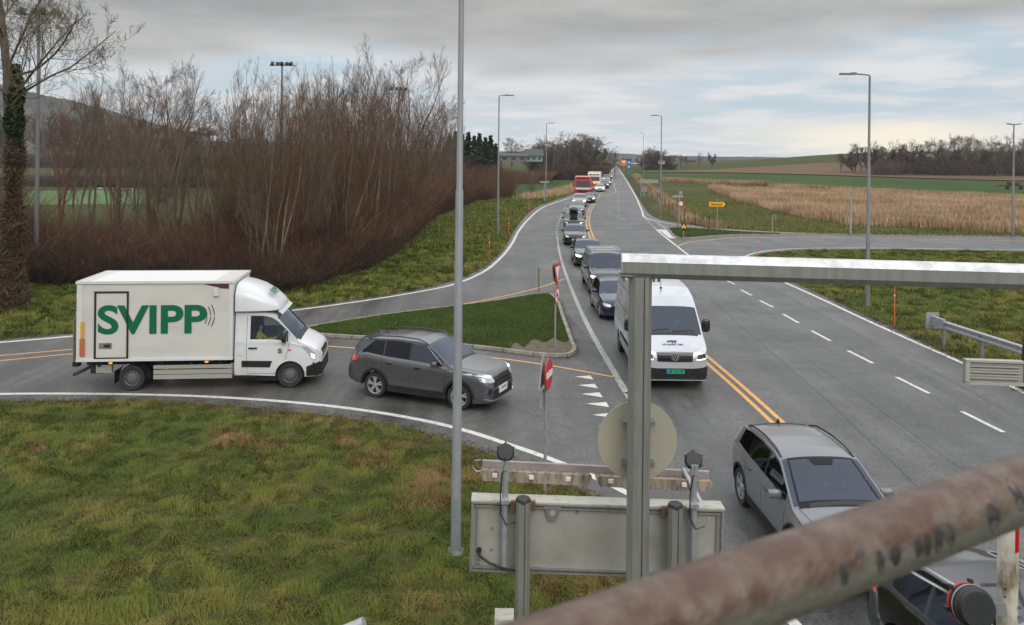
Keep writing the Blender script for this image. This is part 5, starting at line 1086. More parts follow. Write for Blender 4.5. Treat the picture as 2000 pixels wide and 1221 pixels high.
floodlight('floodlight mast behind the big ivy clad tree', 76, 28, 46, 4, 0.10); floodlight('floodlight mast rising from the middle of the thicket', 551, 128, 78, 5, 0.12); floodlight('smaller floodlight mast behind the right part of the thicket', 779, 176, 100, 4, 0.12)
# snow poles
for px, py, h in ((956, 508, 1.7), (994, 462, 1.7), (1033, 418, 1.6), (1747, 636, 1.8), (1480, 505, 1.7), (1075, 392, 1.3)):
    g = G(px, py); labs = {956: 'orange snow pole by the slip road, nearest of the three on the left', 994: 'orange snow pole just right of the slim lamp post', 1033: 'small orange snow pole at the far bend of the slip road', 1747: 'red snow pole in the grass between the main road and the guard rail', 1480: 'red snow pole at the corner of the side road', 1075: 'faint orange snow pole farthest along the slip road'}
    root = thing('snow_pole', labs[px], 'snow pole', (g.x, g.y, 0), group='orange snow poles'); root.rotation_euler = (R(random.uniform(-2, 2)), R(random.uniform(-2, 3)), 0)
    MB().tube([(0, 0, -0.05), (0, 0, h)], [0.022, 0.018], 8).build('rod', M['orange'], root, smooth=60); MB().tube([(0, 0, h - 0.62), (0, 0, h - 0.54)], 0.026, 8).build('reflector_band', M['white'], root)
def sign_post(name, label, px, py, h, r=0.03, cat='road sign', group=None, rz=0, m_=None):
    g = G(px, py); root = thing(name, label, cat, (g.x, g.y, 0), rz, group); MB().tube([(0, 0, -0.05), (0, 0, h)], r, 10).build('post', m_ or M['galv'], root, smooth=60); return root
def disc(mb, c, r, y, t=0.02, n=32, mi=0, r_in=0): mb.lathe([(r_in or 0.001, y - t), (r, y - t), (r, y), (r_in or 0.001, y)], c, 'Y', n, mi); return mb
# no entry sign: we see its face obliquely; faces +X / towards slip road
b_ = G(1064, 966)
root = thing('no_entry_sign', 'red no entry sign with white bar seen edge on at the corner of the junction', 'road sign', (b_.x, b_.y, 0), R(74))
hb = AT(1062, 730, b_.y).z; MB().tube([(0, 0, -0.05), (0, 0, hb + 0.1)], 0.032, 12).build('post', M['galv'], root, smooth=60)
R_ = 0.31; d = MB(); disc(d, (0, 0, hb), R_, -0.045, 0.02, 40); d.build('sign_disc', mat('sign_red', (0.50, 0.02, 0.025), 0.35), root, smooth=40); MB().box((0, -0.072, hb), (0.46, 0.014, 0.11)).build('white_bar', M['white'], root)
d = MB(); d.plate([(-0.32, -0.29), (0.32, -0.29), (0.04, 0.30), (-0.04, 0.30)], (0, 0.05, hb + 0.06), (1, 0, 0), (0, 0, 1), -0.02); d.build('sign_back', M['signback'], root)
MB().box((0, 0.05, hb - 0.48), (0.46, 0.02, 0.36)).build('lower_sign_back', M['signback'], root)
# give way + no right turn
b_ = G(1084, 682); hg = AT(1083, 536, b_.y).z; h2 = AT(1083, 583, b_.y).z
root = thing('give_way_sign', 'give way triangle above a no left turn sign on the tip of the large island', 'road sign', (b_.x, b_.y, 0.1), R(72)); MB().tube([(0, 0, -0.05), (0, 0, hg + 0.35)], 0.032, 12).build('post', M['galv'], root, smooth=60)
tri = lambda s: [(-s, s * 0.62), (s, s * 0.62), (0, -s * 1.11)]
MB().plate(tri(0.45), (0, -0.04, hg), (1, 0, 0), (0, 0, 1), 0.02).build('sign_triangle', bpy.data.materials['sign_red'], root); MB().plate(tri(0.29), (0, -0.062, hg), (1, 0, 0), (0, 0, 1), 0.004).build('sign_face', M['white'], root)
MB().box((0, 0.04, hg + 0.02), (0.82, 0.03, 0.70)).build('sign_back', M['signback'], root)
d = disc(MB(), (0, 0, h2), 0.31, -0.04, 0.02).build('sign_disc', bpy.data.materials['sign_red'], root, smooth=40); disc(MB(), (0, 0, h2), 0.24, -0.062, 0.005).build('sign_face', M['white'], root, smooth=40)
MB().plate([(0.03, -0.17), (0.08, -0.17), (0.08, 0.06), (-0.06, 0.06), (-0.06, 0.12), (-0.17, 0.03), (-0.06, -0.06), (-0.06, 0.0), (0.03, 0.0)], (0, -0.07, h2), (1, 0, 0), (0, 0, 1), 0.004).build('arrow', M['ink'], root)
MB().box((0, -0.076, h2), (0.46, 0.004, 0.035), M=Matrix.Rotation(R(45), 3, 'Y')).build('slash', bpy.data.materials['sign_red'], root)
# chevron back at the island tip
b_ = G(1052, 578); root = thing('island_marker', 'upright grey marker board back on a post at the far tip of the large island', 'marker board', (b_.x, b_.y, 0.1)); MB().tube([(0, -0.05, -0.05), (0, -0.05, 1.25)], 0.03, 10).build('post', M['galv_dark'], root, smooth=60); MB().box((0, 0, 0.85), (0.26, 0.03, 0.95)).build('board', M['signback'], root)
# ---- right hand signs
def backboard(label, posts, board, Yb, cat='road sign'):
    """posts: pixel feet; board: x0,y0,x1,y1 pixels at the depth of the first post"""
    g = G(*posts[0]); root = thing('direction_sign', label, cat, (g.x, g.y, 0)); y = g.y; p0 = AT(board[0], board[1], y); p1 = AT(board[2], board[3], y)
    for q in posts: gq = G(*q); MB().tube([(gq.x - g.x, 0, 0), (gq.x - g.x, 0, p0.z - 0.05)], 0.055, 8).build('post', M['galv'], root, smooth=60)
    w, h = p1.x - p0.x, p0.z - p1.z; mb = MB(); mb.box(((p0.x + p1.x) / 2 - g.x, -0.10, (p0.z + p1.z) / 2), (w, 0.05, h)); bd = mb.build('board', M['signback'], root)
    n = max(2, int(w / 0.8)); 
    rb = MB()
    rb.box(((p0.x + p1.x) / 2 - g.x, -0.135, p0.z - 0.05), (w, 0.03, 0.05)); rb.box(((p0.x + p1.x) / 2 - g.x, -0.135, p1.z + 0.05), (w, 0.03, 0.05))
    for k in range(n + 1): rb.box((p0.x - g.x + 0.03 + (w - 0.06) * k / n, -0.135, (p0.z + p1.z) / 2), (0.04, 0.03, h - 0.16))
    rb.build('frame', M['alu'], bd); return root
backboard('long low grey sign back on two posts beside the right hand fence', [(1257, 384), (1277, 392)], (1249, 350, 1286, 358), 0)
backboard('small square grey sign back below the long sign', [(1258, 383.5)], (1253, 364, 1264, 375), 0)
backboard('grey sign back on the left verge next to a lamp post', [(1063, 394)], (1054, 353.5, 1073, 358), 0)
backboard('tall grey sign back in front of the trees left of the green truck, upper one', [(1172, 338), (1178, 338)], (1166, 313, 1182, 331), 0)
backboard('tall grey sign back left of the white orange truck, lower one', [(1153, 350), (1160, 350)], (1151, 324, 1164, 338), 0)
root = sign_post('direction_sign', 'grey sign edge and small round speed sign on twin posts by the small island', 1323, 446, 3.0, 0.05, m_=M['galv_dark']); MB().box((0, -0.02, 3.02), (1.0, 0.05, 0.22)).build('board', M['signback'], root); MB().tube([(0.28, 0.6, -0.05), (0.28, 0.6, 3.4)], 0.045, 8).build('post', M['galv'], root)
disc(MB(), (0.4, 0.5, 2.3), 0.30, 0, 0.02).build('sign_disc', bpy.data.materials['sign_red'], root); disc(MB(), (0.4, 0.5, 2.3), 0.21, -0.022, 0.004).build('sign_face', M['white'], root); MB().box((0.4, 0.5, 3.35), (0.3, 0.04, 0.3)).build('board', M['signback'], root)
sy = mat('sign_yellow', (0.80, 0.42, 0.01), 0.4)
root = sign_post('direction_sign', 'yellow pointed direction sign reading Sentrum beside the side road', 1400.5, 452, 3.0, 0.035); z = AT(1400, 399, G(1400.5, 452).y).z; y_ = -0.05
w = 1.62; h = 0.50
MB().plate([(-w / 2, -h / 2), (w * 0.47, -h / 2), (w / 2, -h / 2), (w / 2, h / 2), (-w / 2, h / 2)], (0, y_, z), (1, 0, 0), (0, 0, 1), 0.03).build('board', M['ink'], root)
MB().plate([(-w / 2 + 0.02, -h / 2 + 0.03), (w * 0.36, -h / 2 + 0.03), (w / 2 - 0.05, 0), (w * 0.36, h / 2 - 0.03), (-w / 2 + 0.02, h / 2 - 0.03)], (0, y_ - 0.034, z), (1, 0, 0), (0, 0, 1), 0.004).build('sign_face', sy, root)
textmesh('lettering', 'Sentrum', 0.30, M['ink'], root, (-0.08, y_ - 0.042, z - 0.01), (R(90), 0, 0), bold=0.006)
root = sign_post('chevron_marker', 'small yellow and black chevron marker on the small right hand island', 1335, 465.5, 0.9, 0.03); MB().box((0, -0.03, 0.95), (0.42, 0.03, 0.58)).build('board', M['ink'], root)
MB().plate([(-0.17, -0.20), (0, -0.05), (0.17, -0.20), (0.17, 0.05), (0, 0.25), (-0.17, 0.05)], (0, -0.05, 0.95), (1, 0, 0), (0, 0, 1), 0.006).build('chevron', sy, root)
root = sign_post('bent_pole', 'thin pole with a curved hook top at the edge of the side road', 1508, 456, 1.35, 0.04); MB().tube([(0, 0, 1.3), (0, 0, 1.5), (0.06, 0, 1.62), (0.2, 0, 1.66), (0.3, 0, 1.58), (0.32, 0, 1.4), (0.26, 0, 1.25)], 0.035, 8).build('hook', M['galv'], root, smooth=60)
g = G(1661, 458); root = thing('grey_post', 'plain pale grey post standing in the reeds by the side road', 'post', (g.x, g.y, 0)); MB().tube([(0, 0, 0), (0, 0, AT(1661, 388, g.y).z)], [0.10, 0.08], 10).build('post', M['galv'], root, smooth=60)
sb = mat('sign_blue', (0.02, 0.14, 0.42), 0.4)
root = sign_post('blue_sign', 'two blue signs one above the other beside the far road', 1228, 341, 5.6, 0.05); z = AT(1228, 322, G(1228, 341).y).z
for dz in (0.9, -0.7): MB().box((0, -0.06, z + dz), (1.5, 0.05, 1.4)).build('board', sb, root); MB().box((0, -0.09, z + dz), (0.6, 0.02, 0.6)).build('symbol', M['white'], root)
so = mat('sign_orange', (0.70, 0.20, 0.03), 0.45)
root = sign_post('roadworks_sign', 'large orange temporary sign at the far end of the road', 1218, 335, 4.5, 0.07); g = G(1218, 335); z = AT(1218, 318, g.y).z; MB().box((0, -0.08, z), (2.4, 0.06, 2.6)).build('board', so, root); MB().box((-0.1, -0.13, z + 0.5), (1.4, 0.03, 0.9)).build('panel', M['white'], root)
root = sign_post('roadworks_sign', 'second smaller orange sign left of the large orange one', 1212, 333, 4.0, 0.07); g = G(1212, 333); z = AT(1212, 319, g.y).z; MB().box((0, -0.08, z), (1.2, 0.06, 2.2)).build('board', so, root)
# ---- fences on the right: posts are part of one fence
def fence(label, px, step, h, m_, wires=2, r=0.05, lean=5):
    P = resample(GL(px), step); root = thing('field_fence', label, 'fence', (P[0].x, P[0].y, 0)); rr = random.Random(len(label))
    tops = []
    for p in P:
        a = rr.uniform(-lean, lean) / 100; q = (p.x - P[0].x, p.y - P[0].y); z0 = hz(p.x, p.y); MB().tube([(q[0], q[1], z0 - 0.1), (q[0] + a * h, q[1], z0 + h)], r, 6).build('post', m_, root); tops.append((q[0] + a * h * 0.8, q[1], z0 + h * 0.85))
    for w in range(wires): MB().tube([(x, y, z - w * h * 0.35) for x, y, z in tops], 0.006, 3, cap=False).build('wire', M['galv_dark'], root)
fence('leaning dark post fence along the right verge of the main road', [(1384, 449), (1336, 433), (1306, 412), (1283, 392), (1268, 378), (1256, 366), (1247, 356)], 5.5, 1.35, M['wood'])
fence('low far post fence between the crop field and the reeds', [(1286, 352), (1400, 358), (1530, 363), (1700, 372), (1900, 384)], 14, 1.3, M['wood'])
fence('white rail fence of the football pitch seen through the bare trees', [(20, 346), (180, 345), (330, 343), (500, 340), (650, 341)], 8, 1.2, M['white'], wires=1)
g = AT(185, 372, 95); root = thing('football_goal', 'white framed football goal on the pitch behind the bare trees', 'goal', (g.x, 95, 0)); MB().tube([(0, 0, 0), (0, 0, 2.4), (4.4, 0, 2.4), (4.4, 0, 0)], 0.06, 6).build('frame', M['white'], root)
# ---- guard rail and sign lower right
A = G(1822, 668); B = G(1990, 760)
P0 = AT(1818, 640, A.y + 0.2); root = thing('guard_rail', 'galvanised guard rail with flared end on the right verge', 'guard rail', (A.x, A.y, 0))
P1 = Vector((A.x + 0.9, A.y - 7.5)); d = Vector((P1.x - A.x, P1.y - A.y)); L_ = d.length; d.normalize(); n_ = Vector((-d.y, d.x))
d3 = Vector((d.x, d.y, 0)); n3 = Vector((n_.x, n_.y, 0))
prof = [(-0.04, -0.155), (0.03, -0.12), (0.03, -0.07), (-0.03, -0.03), (-0.03, 0.03), (0.03, 0.07), (0.03, 0.12), (-0.04, 0.155), (-0.052, 0.155), (0.018, 0.115), (0.018, 0.07), (-0.042, 0.03), (-0.042, -0.03), (0.018, -0.07), (0.018, -0.115), (-0.052, -0.155)]
MB().plate(prof, (0, 0, 0.75), n3 * -1, (0, 0, 1), L_ + 3).build('rail_beam', M['galv'], root)
ob = root.children[-1]
cdir = (n3 * -1).cross(Vector((0, 0, 1))); 
if cdir.dot(d3) < 0:
    for v in ob.data.vertices:
        t = v.co.dot(d3); v.co -= d3 * (2 * t)
for k in range(4): MB().box((d.x * (0.5 + 2 * k) + n_.x * 0.09, d.y * (0.5 + 2 * k) + n_.y * 0.09, 0.42), (0.10, 0.12, 0.84), rz=math.atan2(d.y, d.x)).build('post', M['galv_dark'], root)
e = MB(); e.box((-d.x * 0.05, -d.y * 0.05, 0.78), (0.06, 0.50, 0.58), rz=math.atan2(d.y, d.x)); e.box((d.x * 0.3, d.y * 0.3, 0.78), (0.7, 0.12, 0.36), rz=math.atan2(d.y, d.x)); e.build('end_terminal', M['galv'], root)
# louvred grey box sign back + dark pole at the right edge
Yp = 13.0; p0 = AT(1888, 703, Yp); p1 = AT(1996, 752, Yp); root = thing('sign_box', 'grey ribbed sign back on a dark pole at the right edge of the picture', 'road sign', (p1.x, Yp, 0), R(-6))
pl = root.location; pa = AT(1995, 758, Yp + 0.1) - pl; pb = AT(2012, 560, Yp + 0.1) - pl; MB().tube([pa, pb], 0.05, 12).build('pole', M['black'], root, smooth=60)
w, hh = p1.x - p0.x, p0.z - p1.z; cz = (p0.z + p1.z) / 2; bd = MB().box((-w / 2, 0, cz), (w, 0.08, hh)).build('board', M['signback'], root); fr = MB(); fr.box((-w / 2, -0.06, p0.z - 0.015), (w, 0.06, 0.035)); fr.box((-w + 0.03, -0.06, cz), (0.06, 0.06, hh - 0.03)); fr.box((-w / 2, -0.06, p1.z + 0.02), (w, 0.06, 0.04))
for k in range(3):
    z = p1.z + hh * (0.27 + 0.24 * k); fr.box((-w / 2, -0.055, z), (w - 0.1, 0.05, 0.02)); fr.box((-w / 2, -0.05, z + 0.035), (w - 0.1, 0.03, 0.03), M=Matrix.Rotation(R(30), 3, 'X'))
fr.build('ribs', mat('pale_alu', (0.45, 0.44, 0.40), 0.5, 0.2), bd)
# ---------------------------------------------------------------- gantry
YG = 8.6
def ppm(Yd): return FPX / Yd
root = thing('gantry', 'grey aluminium gantry post with a long horizontal beam towards the right', 'gantry', (AT(1250, 600, YG).x, YG, 0))
gx = root.location.x; top = AT(1250, 540, YG).z
hw_ = 0.112
def slotted(mb, x, y, z0, z1, w, d_):
    pr = [(-w, -d_ * 0.55), (-w * 0.62, -d_), (w * 0.16, -d_), (w * 0.16, -d_ + 0.025), (w * 0.30, -d_ + 0.025), (w * 0.30, -d_), (w * 0.62, -d_), (w, -d_ * 0.55), (w, d_ * 0.55), (w * 0.62, d_), (-w * 0.62, d_), (-w, d_ * 0.55)]
    mb.prism([(x + a, y + b) for a, b in pr], z0, z1); return mb
slotted(MB(), 0, 0, 0, top, hw_, 0.115).build('post', M['alu'], root)
bz = AT(1215, 519, YG).z; bl = AT(1215, 519, YG); br = AT(2000, 541, YG * 0.955); dv = Vector((br.x - bl.x, br.y - bl.y, br.z - bl.z)); ln = dv.length; dvn = dv.normalized()
pr = [(-0.115, -0.05), (-0.065, -0.115), (0.065, -0.115), (0.115, -0.05), (0.115, 0.05), (0.065, 0.115), (-0.065, 0.115), (-0.115, 0.05)]
up = Vector((0, 0, 1)); side_ = dvn.cross(up).normalized(); u2 = side_.cross(dvn).normalized(); o3 = bl - Vector((gx, YG, 0))
pr8 = [(-0.105, -0.062), (-0.105, 0.052), (-0.055, 0.122), (0.055, 0.122), (0.105, 0.052), (0.105, -0.062), (0.06, -0.118), (-0.06, -0.118)]
def sweep(mb, poly, a, b, mi=0):
    n = len(poly); vs = [a + side_ * p + u2 * q for p, q in poly] + [b + side_ * p + u2 * q for p, q in poly]
    tri = tessellate_polygon([[Vector((p, q, 0)) for p, q in poly]]); mb.add(vs, [tuple(t) for t in tri] + [tuple(n + i for i in t) for t in tri] + [(i, (i + 1) % n, n + (i + 1) % n, n + i) for i in range(n)], mi)
b_end = o3 + dvn * (ln + 6); mb = MB(); sweep(mb, pr8, o3 + dvn * 0.01, b_end); beam = mb.build('beam', M['alu'], root)
mb = MB(); sweep(mb, [(-0.108, -0.004), (-0.108, 0.006), (-0.100, 0.006), (-0.100, -0.004)], o3 + dvn * 0.02, b_end); mb.build('beam_slot', M['black'], beam)
mb = MB(); sweep(mb, [(-0.108, 0.054), (-0.058, 0.1245), (0.058, 0.1245), (0.108, 0.054), (0.104, 0.052), (0.056, 0.1205), (-0.056, 0.1205), (-0.104, 0.052)], o3 - dvn * 0.0, b_end); mb.build('beam_top_sheet', M['alu_top'], beam)  # thin sheet over the upper faces, paler than the beam itself
mb = MB(); sweep(mb, [(p * 1.03, q * 1.03) for p, q in pr8], o3 - dvn * 0.012, o3 + dvn * 0.008); mb.build('end_cap', M['galv'], beam)
for sx_ in (-1, 1):
    MB().box((sx_ * 0.15, 0, top + 0.02), (0.12, 0.2, 0.02)).build('bracket', M['galv_dark'], root)
    for k in range(2): MB().tube([(sx_ * (0.13 + 0.05 * k), -0.07, top - 0.045), (sx_ * (0.13 + 0.05 * k), -0.07, top + 0.01)], 0.016, 6).build('bolt', M['galv_dark'], root)
# round sign back behind the post
YR = 8.85; c_ = AT(1244.5, 860, YR); root = thing('round_sign', 'large round beige sign back fixed behind the gantry post', 'road sign', (c_.x, YR, 0)); rr = 77.5 / ppm(YR)
disc(MB(), (0, 0.0, c_.z), rr, 0.0, 0.012, 64).build('sign_disc', mat('round_back', (0.37, 0.345, 0.27), 0.5), root, smooth=30)
for dz in (-0.22, 0.22): MB().box((0, -0.0715, c_.z + dz), (0.34, 0.12, 0.05)).build('clamp', M['galv_dark'], root)
# large sign cabinet
YS = 9.1; p0 = AT(918, 978, YS); p1 = AT(1410, 1120, YS); w = p1.x - p0.x; zt = p0.z; zb = AT(918, 1115, YS).z; dep = 0.15
tl = -ROLL - 0.012
root = thing('sign_cabinet', 'wide grey back of a lit road sign on two slotted posts', 'road sign', (p0.x, YS, zb), 0); root.rotation_euler = (0, 0.012 + 0.012, 0)
h = zt - zb; sm = mat('cabinet_grey', (0.34, 0.335, 0.30), 0.55, 0.05, (0.25, 0.245, 0.205), 1.6, (0.45, 0.75)); top_m = mat('lichen_grey', (0.44, 0.43, 0.37), 0.7, 0, (0.20, 0.20, 0.13), 9, (0.5, 0.75), stretch=(1, 3, 3))
MB().box((w / 2, dep / 2 + 0.02, h / 2), (w - 0.02, dep, h - 0.03)).build('cabinet', sm, root)
MB().box((w / 2, dep / 2 + 0.01, h + 0.005), (w + 0.01, dep + 0.06, 0.02)).build('top_cover', top_m, root)
fr = MB()
for z in (h - 0.05, h - 0.015, 0.015, 0.05): fr.box((w / 2, 0.005, z), (w - 0.08 if z in (h - 0.05, 0.05) else w, 0.045, 0.018 if z in (h - 0.05, 0.05) else 0.022))
for x in (0.015, w - 0.015): fr.box((x, 0.004, h / 2), (0.028, 0.046, h - 0.06))
for x in (0.07, w - 0.07): fr.box((x, 0.008, h / 2), (0.016, 0.03, h - 0.12))
fr.build('frame', M['alu'], root)
for x in (0.62, 1.18, 1.78, 2.35):
    if x < w: MB().tube([(x, -0.02, h - 0.085), (x, 0.01, h - 0.085)], 0.014, 6).build('bolt', M['galv_dark'], root)
MB().plate([(-0.10, 0.06), (0.10, 0.06), (0.04, -0.11), (-0.04, -0.11)], (0.90, 0.0, h - 0.08), (1, 0, 0), (0, 0, 1), 0.012).build('lifting_eye', M['galv_dark'], root); disc(MB(), (0.90, 0, h - 0.10), 0.032, -0.014, 0.004, 14).build('eye_hole', sm, root)
tb = MB(); pts = [(0.10, -0.01, 0.23), (0.12, -0.03, 0.18), (0.22, -0.05, 0.12), (0.40, -0.06, 0.06), (0.55, -0.06, 0.05)]; tb.tube(pts, 0.014, 7); tb.build('cable', M['black'], root, smooth=60); MB().tube([(0.10, 0.0, 0.24), (0.10, -0.03, 0.24)], 0.03, 10).build('cable_gland', M['black'], root)
for k in range(3): MB().tube([(0.10, -0.004, 0.17 - k * 0.045), (0.10, 0.004, 0.17 - k * 0.045)], 0.014, 8).build('rivet', M['galv_dark'], root)
for k in range(3): MB().tube([(0.24, -0.002, h - 0.30 - k * 0.24), (0.24, 0.012, h - 0.30 - k * 0.24)], 0.012, 8).build('rivet', M['galv_dark'], root)
for px, lab in ((1022, 'slotted aluminium post with black cap, left of the gantry, carrying the sign cabinet'), (1319, 'slotted aluminium post with black cap, right of the gantry, carrying the sign cabinet')):
    yq = YS - 0.14; t_ = AT(px, 978 if px < 1100 else 989, yq); rp = thing('sign_support_post', lab, 'post', (t_.x, yq, 0), group='slotted posts of the sign cabinet'); slotted(MB(), 0, 0, 0, t_.z, 0.078, 0.078).build('post', M['alu'], rp); MB().lathe([(0.001, t_.z + 0.04), (0.07, t_.z + 0.035), (0.083, t_.z + 0.015), (0.083, t_.z - 0.01)], (0, 0, 0), 'Z', 16).build('cap', M['black'], rp, smooth=50)
    for s_ in (-1, 1): MB().box((s_ * 0.105, 0.06, t_.z - 0.08), (0.06, 0.05, 0.10)).build('clamp', mat('rusty_steel', (0.12, 0.07, 0.05), 0.8), rp)
# lamps: conduit posts, lamp bar, round lamps
for px, bpx, pt, lab in ((987, 1103, 912, 'left'), (1355, 1100, 920, 'right')):
    yq = YS - 0.05; a = AT(px, pt, yq - 0.02); b = AT(px - 2, bpx, yq); rp = thing('warning_lamp', 'black round warning lamp back on a thin pipe, %s end of the light bar' % lab, 'lamp', (a.x, yq - 0.02, 0), group='pair of warning lamps above the sign cabinet')
    MB().tube([(b.x - a.x, 0.0, b.z), (0, 0, a.z)], [0.038, 0.034], 10).build('pipe', M['galv'], rp, smooth=60); 
    hc = AT(px, 885 if lab == 'left' else 901, yq - 0.02); 
    hd_ = MB(); hd_.lathe([(0.001, -0.03), (0.080, -0.028), (0.094, -0.01), (0.098, 0.0), (0.098, 0.02), (0.001, 0.03)], (0, 0, 0), 'Y', 28); h_ = hd_.build('lamp_housing', M['black'], rp, smooth=40); h_.location = (0, 0.02, hc.z); h_.rotation_euler = (R(-24), 0, 0)
    for k in range(6): t = R(60 * k + 30); MB().box((math.cos(t) * 0.103, 0, math.sin(t) * 0.103), (0.02, 0.03, 0.02)).build('lug', M['black'], h_)
    MB().lathe([(0.090, 0.02), (0.094, 0.024), (0.09, 0.034), (0.001, 0.04)], (0, 0, 0), 'Y', 24).build('lens', M['red'], h_, smooth=40)
    MB().box((0, -0.03, a.z + 0.03), (0.075, 0.07, 0.10)).build('bracket', M['galv'], rp); MB().box((0, -0.035, a.z - 0.36), (0.09, 0.09, 0.04)).build('bracket', M['galv'], rp); MB().tube([(0, -0.06, hc.z - 0.03), (-0.03, -0.06, hc.z - 0.2), (-0.05, -0.05, a.z - 0.25), (-0.05, -0.04, a.z - 0.5), (0.02, -0.05, a.z - 0.62), (0.12, -0.02, a.z - 0.6)], 0.007, 5).build('cable', M['black'], rp, smooth=60)
yb = YS + 0.35; a = AT(942, 908, yb); b = AT(1386, 930, yb); root = thing('sign_light_bar', 'weathered rust stained light bar running above the sign cabinet', 'light bar', (a.x, yb, a.z)); root.rotation_euler = (0, math.atan2(a.z - b.z, b.x - a.x), 0)
w = (b - a).length; MB().box((w / 2, 0.05, 0.0), (w, 0.05, 0.075)).build('rail', mat('stained_rail', (0.36, 0.31, 0.30), 0.6, 0.1, (0.24, 0.20, 0.19), 6, stretch=(0.4, 1, 1)), root)
dirt = mat('stained_housing', (0.36, 0.29, 0.23), 0.75, 0, (0.09, 0.075, 0.045), 11, (0.42, 0.70), stretch=(1.6, 1, 0.35), detail=8)
for x0_, x1_ in ((0.0, 1.24), (1.33, w)):
    m_b = MB(); m_b.plate([(0, 0), (x1_ - x0_, 0), (x1_ - x0_ + 0.03, -0.035), (x1_ - x0_ - 0.03, -0.12), (0.03, -0.12), (-0.02, -0.035)], (x0_, -0.06, -0.04), (1, 0, 0), (0, 0, 1), -0.10); hsg = m_b.build('housing', dirt, root)
    k = 0.15
    while k < x1_ - x0_: MB().box((x0_ + k, -0.075, -0.085), (0.055, 0.03, 0.04)).build('clip', M['plate'], hsg); k += 0.42
MB().tube([(-0.02, 0, 0.06), (-0.09, -0.02, 0.05), (-0.11, -0.02, -0.03), (-0.06, -0.02, -0.07), (0.0, -0.02, -0.06)], 0.007, 5).build('cable', M['galv'], root, smooth=60)
MB().tube([(w - 0.30, 0.05, 0.05), (w - 0.06, -0.32, -0.36)], 0.028, 8).build('stay', M['galv'], root, smooth=60)
p = AT(985, 1199, 8.6); bo = thing('concrete_post', 'pale box top in the grass at the bottom, left of the slotted post', 'post', (p.x, 8.6, 0)); MB().box((0, 0, p.z / 2), (0.20, 0.22, p.z)).build('post', top_m, bo)
p = AT(682, 1217, 6.0); bo = thing('metal_rail_end', 'rounded grey metal pipe end just showing at the bottom edge', 'pipe', (p.x, 6.0, 0)); MB().tube([(-0.10, 0, p.z - 0.09), (0.11, 0, p.z + 0.00)], 0.045, 12).build('pipe', M['galv'], bo, smooth=60)
# marker post with red band and round lantern seen from behind (bottom right)
YM = 4.4; p = AT(1968, 1100, YM); root = thing('marker_post', 'dirty white post with a red reflector band, bottom right corner', 'post', (p.x, YM, 0))
dw = mat('dirty_white', (0.56, 0.53, 0.46), 0.7, 0, (0.17, 0.14, 0.08), 7, (0.47, 0.66), detail=9, stretch=(1, 1, 0.5)); zt_ = AT(1968, 1000, YM).z
MB().tube([(0, 0, 0.3), (0, 0, zt_)], 0.050, 24).build('post', dw, root, smooth=60); z1_ = AT(1975, 1072, YM).z
MB().lathe([(0.0515, z1_), (0.0515, zt_)], (0, 0, 0), 'Z', 10, a0=R(-80), a1=R(-10)).build('reflector_band', mat('reflector_red', (0.45, 0.004, 0.008), 0.3), root, smooth=60)
for z in (AT(1950, 1143, YM).z, AT(1950, 1158, YM).z): MB().tube([(-0.035, -0.034, z), (-0.035, -0.042, z)], 0.0045, 8).build('screw_hole', M['ink'], root)
for z in (AT(1980, 1179, YM).z, AT(1980, 1198, YM).z): MB().box((0.042, -0.03, z), (0.022, 0.022, 0.018)).build('bolt', M['galv_dark'], root)
ax = Vector((-0.02, -0.88, 0.20)).normalized(); fc = AT(1912, 1192, YM - 0.15)
root = thing('barrier_lantern', 'round black lantern with meshed back and red rim beside the dirty white post', 'lamp', tuple(fc)); root.rotation_euler = ax.to_track_quat('-Y', 'Z').to_euler()
MB().lathe([(0.001, 0.0), (0.088, 0.0), (0.092, 0.006), (0.096, 0.03), (0.104, 0.035), (0.106, 0.10), (0.101, 0.11)], (0, 0, 0), 'Y', 40).build('housing', M['black'], root, smooth=40)
ms = MB()
for i in range(-7, 8):
    for j in range(-7, 8):
        x, z = i * 0.0115 + (0.0057 if j % 2 else 0), j * 0.0105
        if x * x + z * z < 0.080 ** 2: ms.add([(x - 0.0042, -0.001, z), (x, -0.001, z - 0.004), (x + 0.0042, -0.001, z), (x, -0.001, z + 0.004), (x, -0.0045, z)], [(0, 1, 4), (1, 2, 4), (2, 3, 4), (3, 0, 4)])
for k in range(0): pass
ms.build('back_mesh', mat('mesh_teal', (0.02, 0.04, 0.038), 0.5), root)
MB().lathe([(0.102, 0.106), (0.108, 0.110), (0.108, 0.117), (0.10, 0.12)], (0, 0, 0), 'Y', 40).build('red_rim', M['red'], root, smooth=40); MB().lathe([(0.1065, 0.060), (0.108, 0.063), (0.108, 0.069), (0.1065, 0.072)], (0, 0, 0), 'Y', 40).build('clamp_ring', M['galv'], root)
for k in range(6): t = R(60 * k + 15); MB().box((math.cos(t) * 0.113, 0.12, math.sin(t) * 0.113), (0.02, 0.03, 0.02)).build('lug', M['black'], root)
MB().box((0.10, 0.03, 0.0), (0.10, 0.03, 0.06)).build('bracket', M['galv_dark'], root)
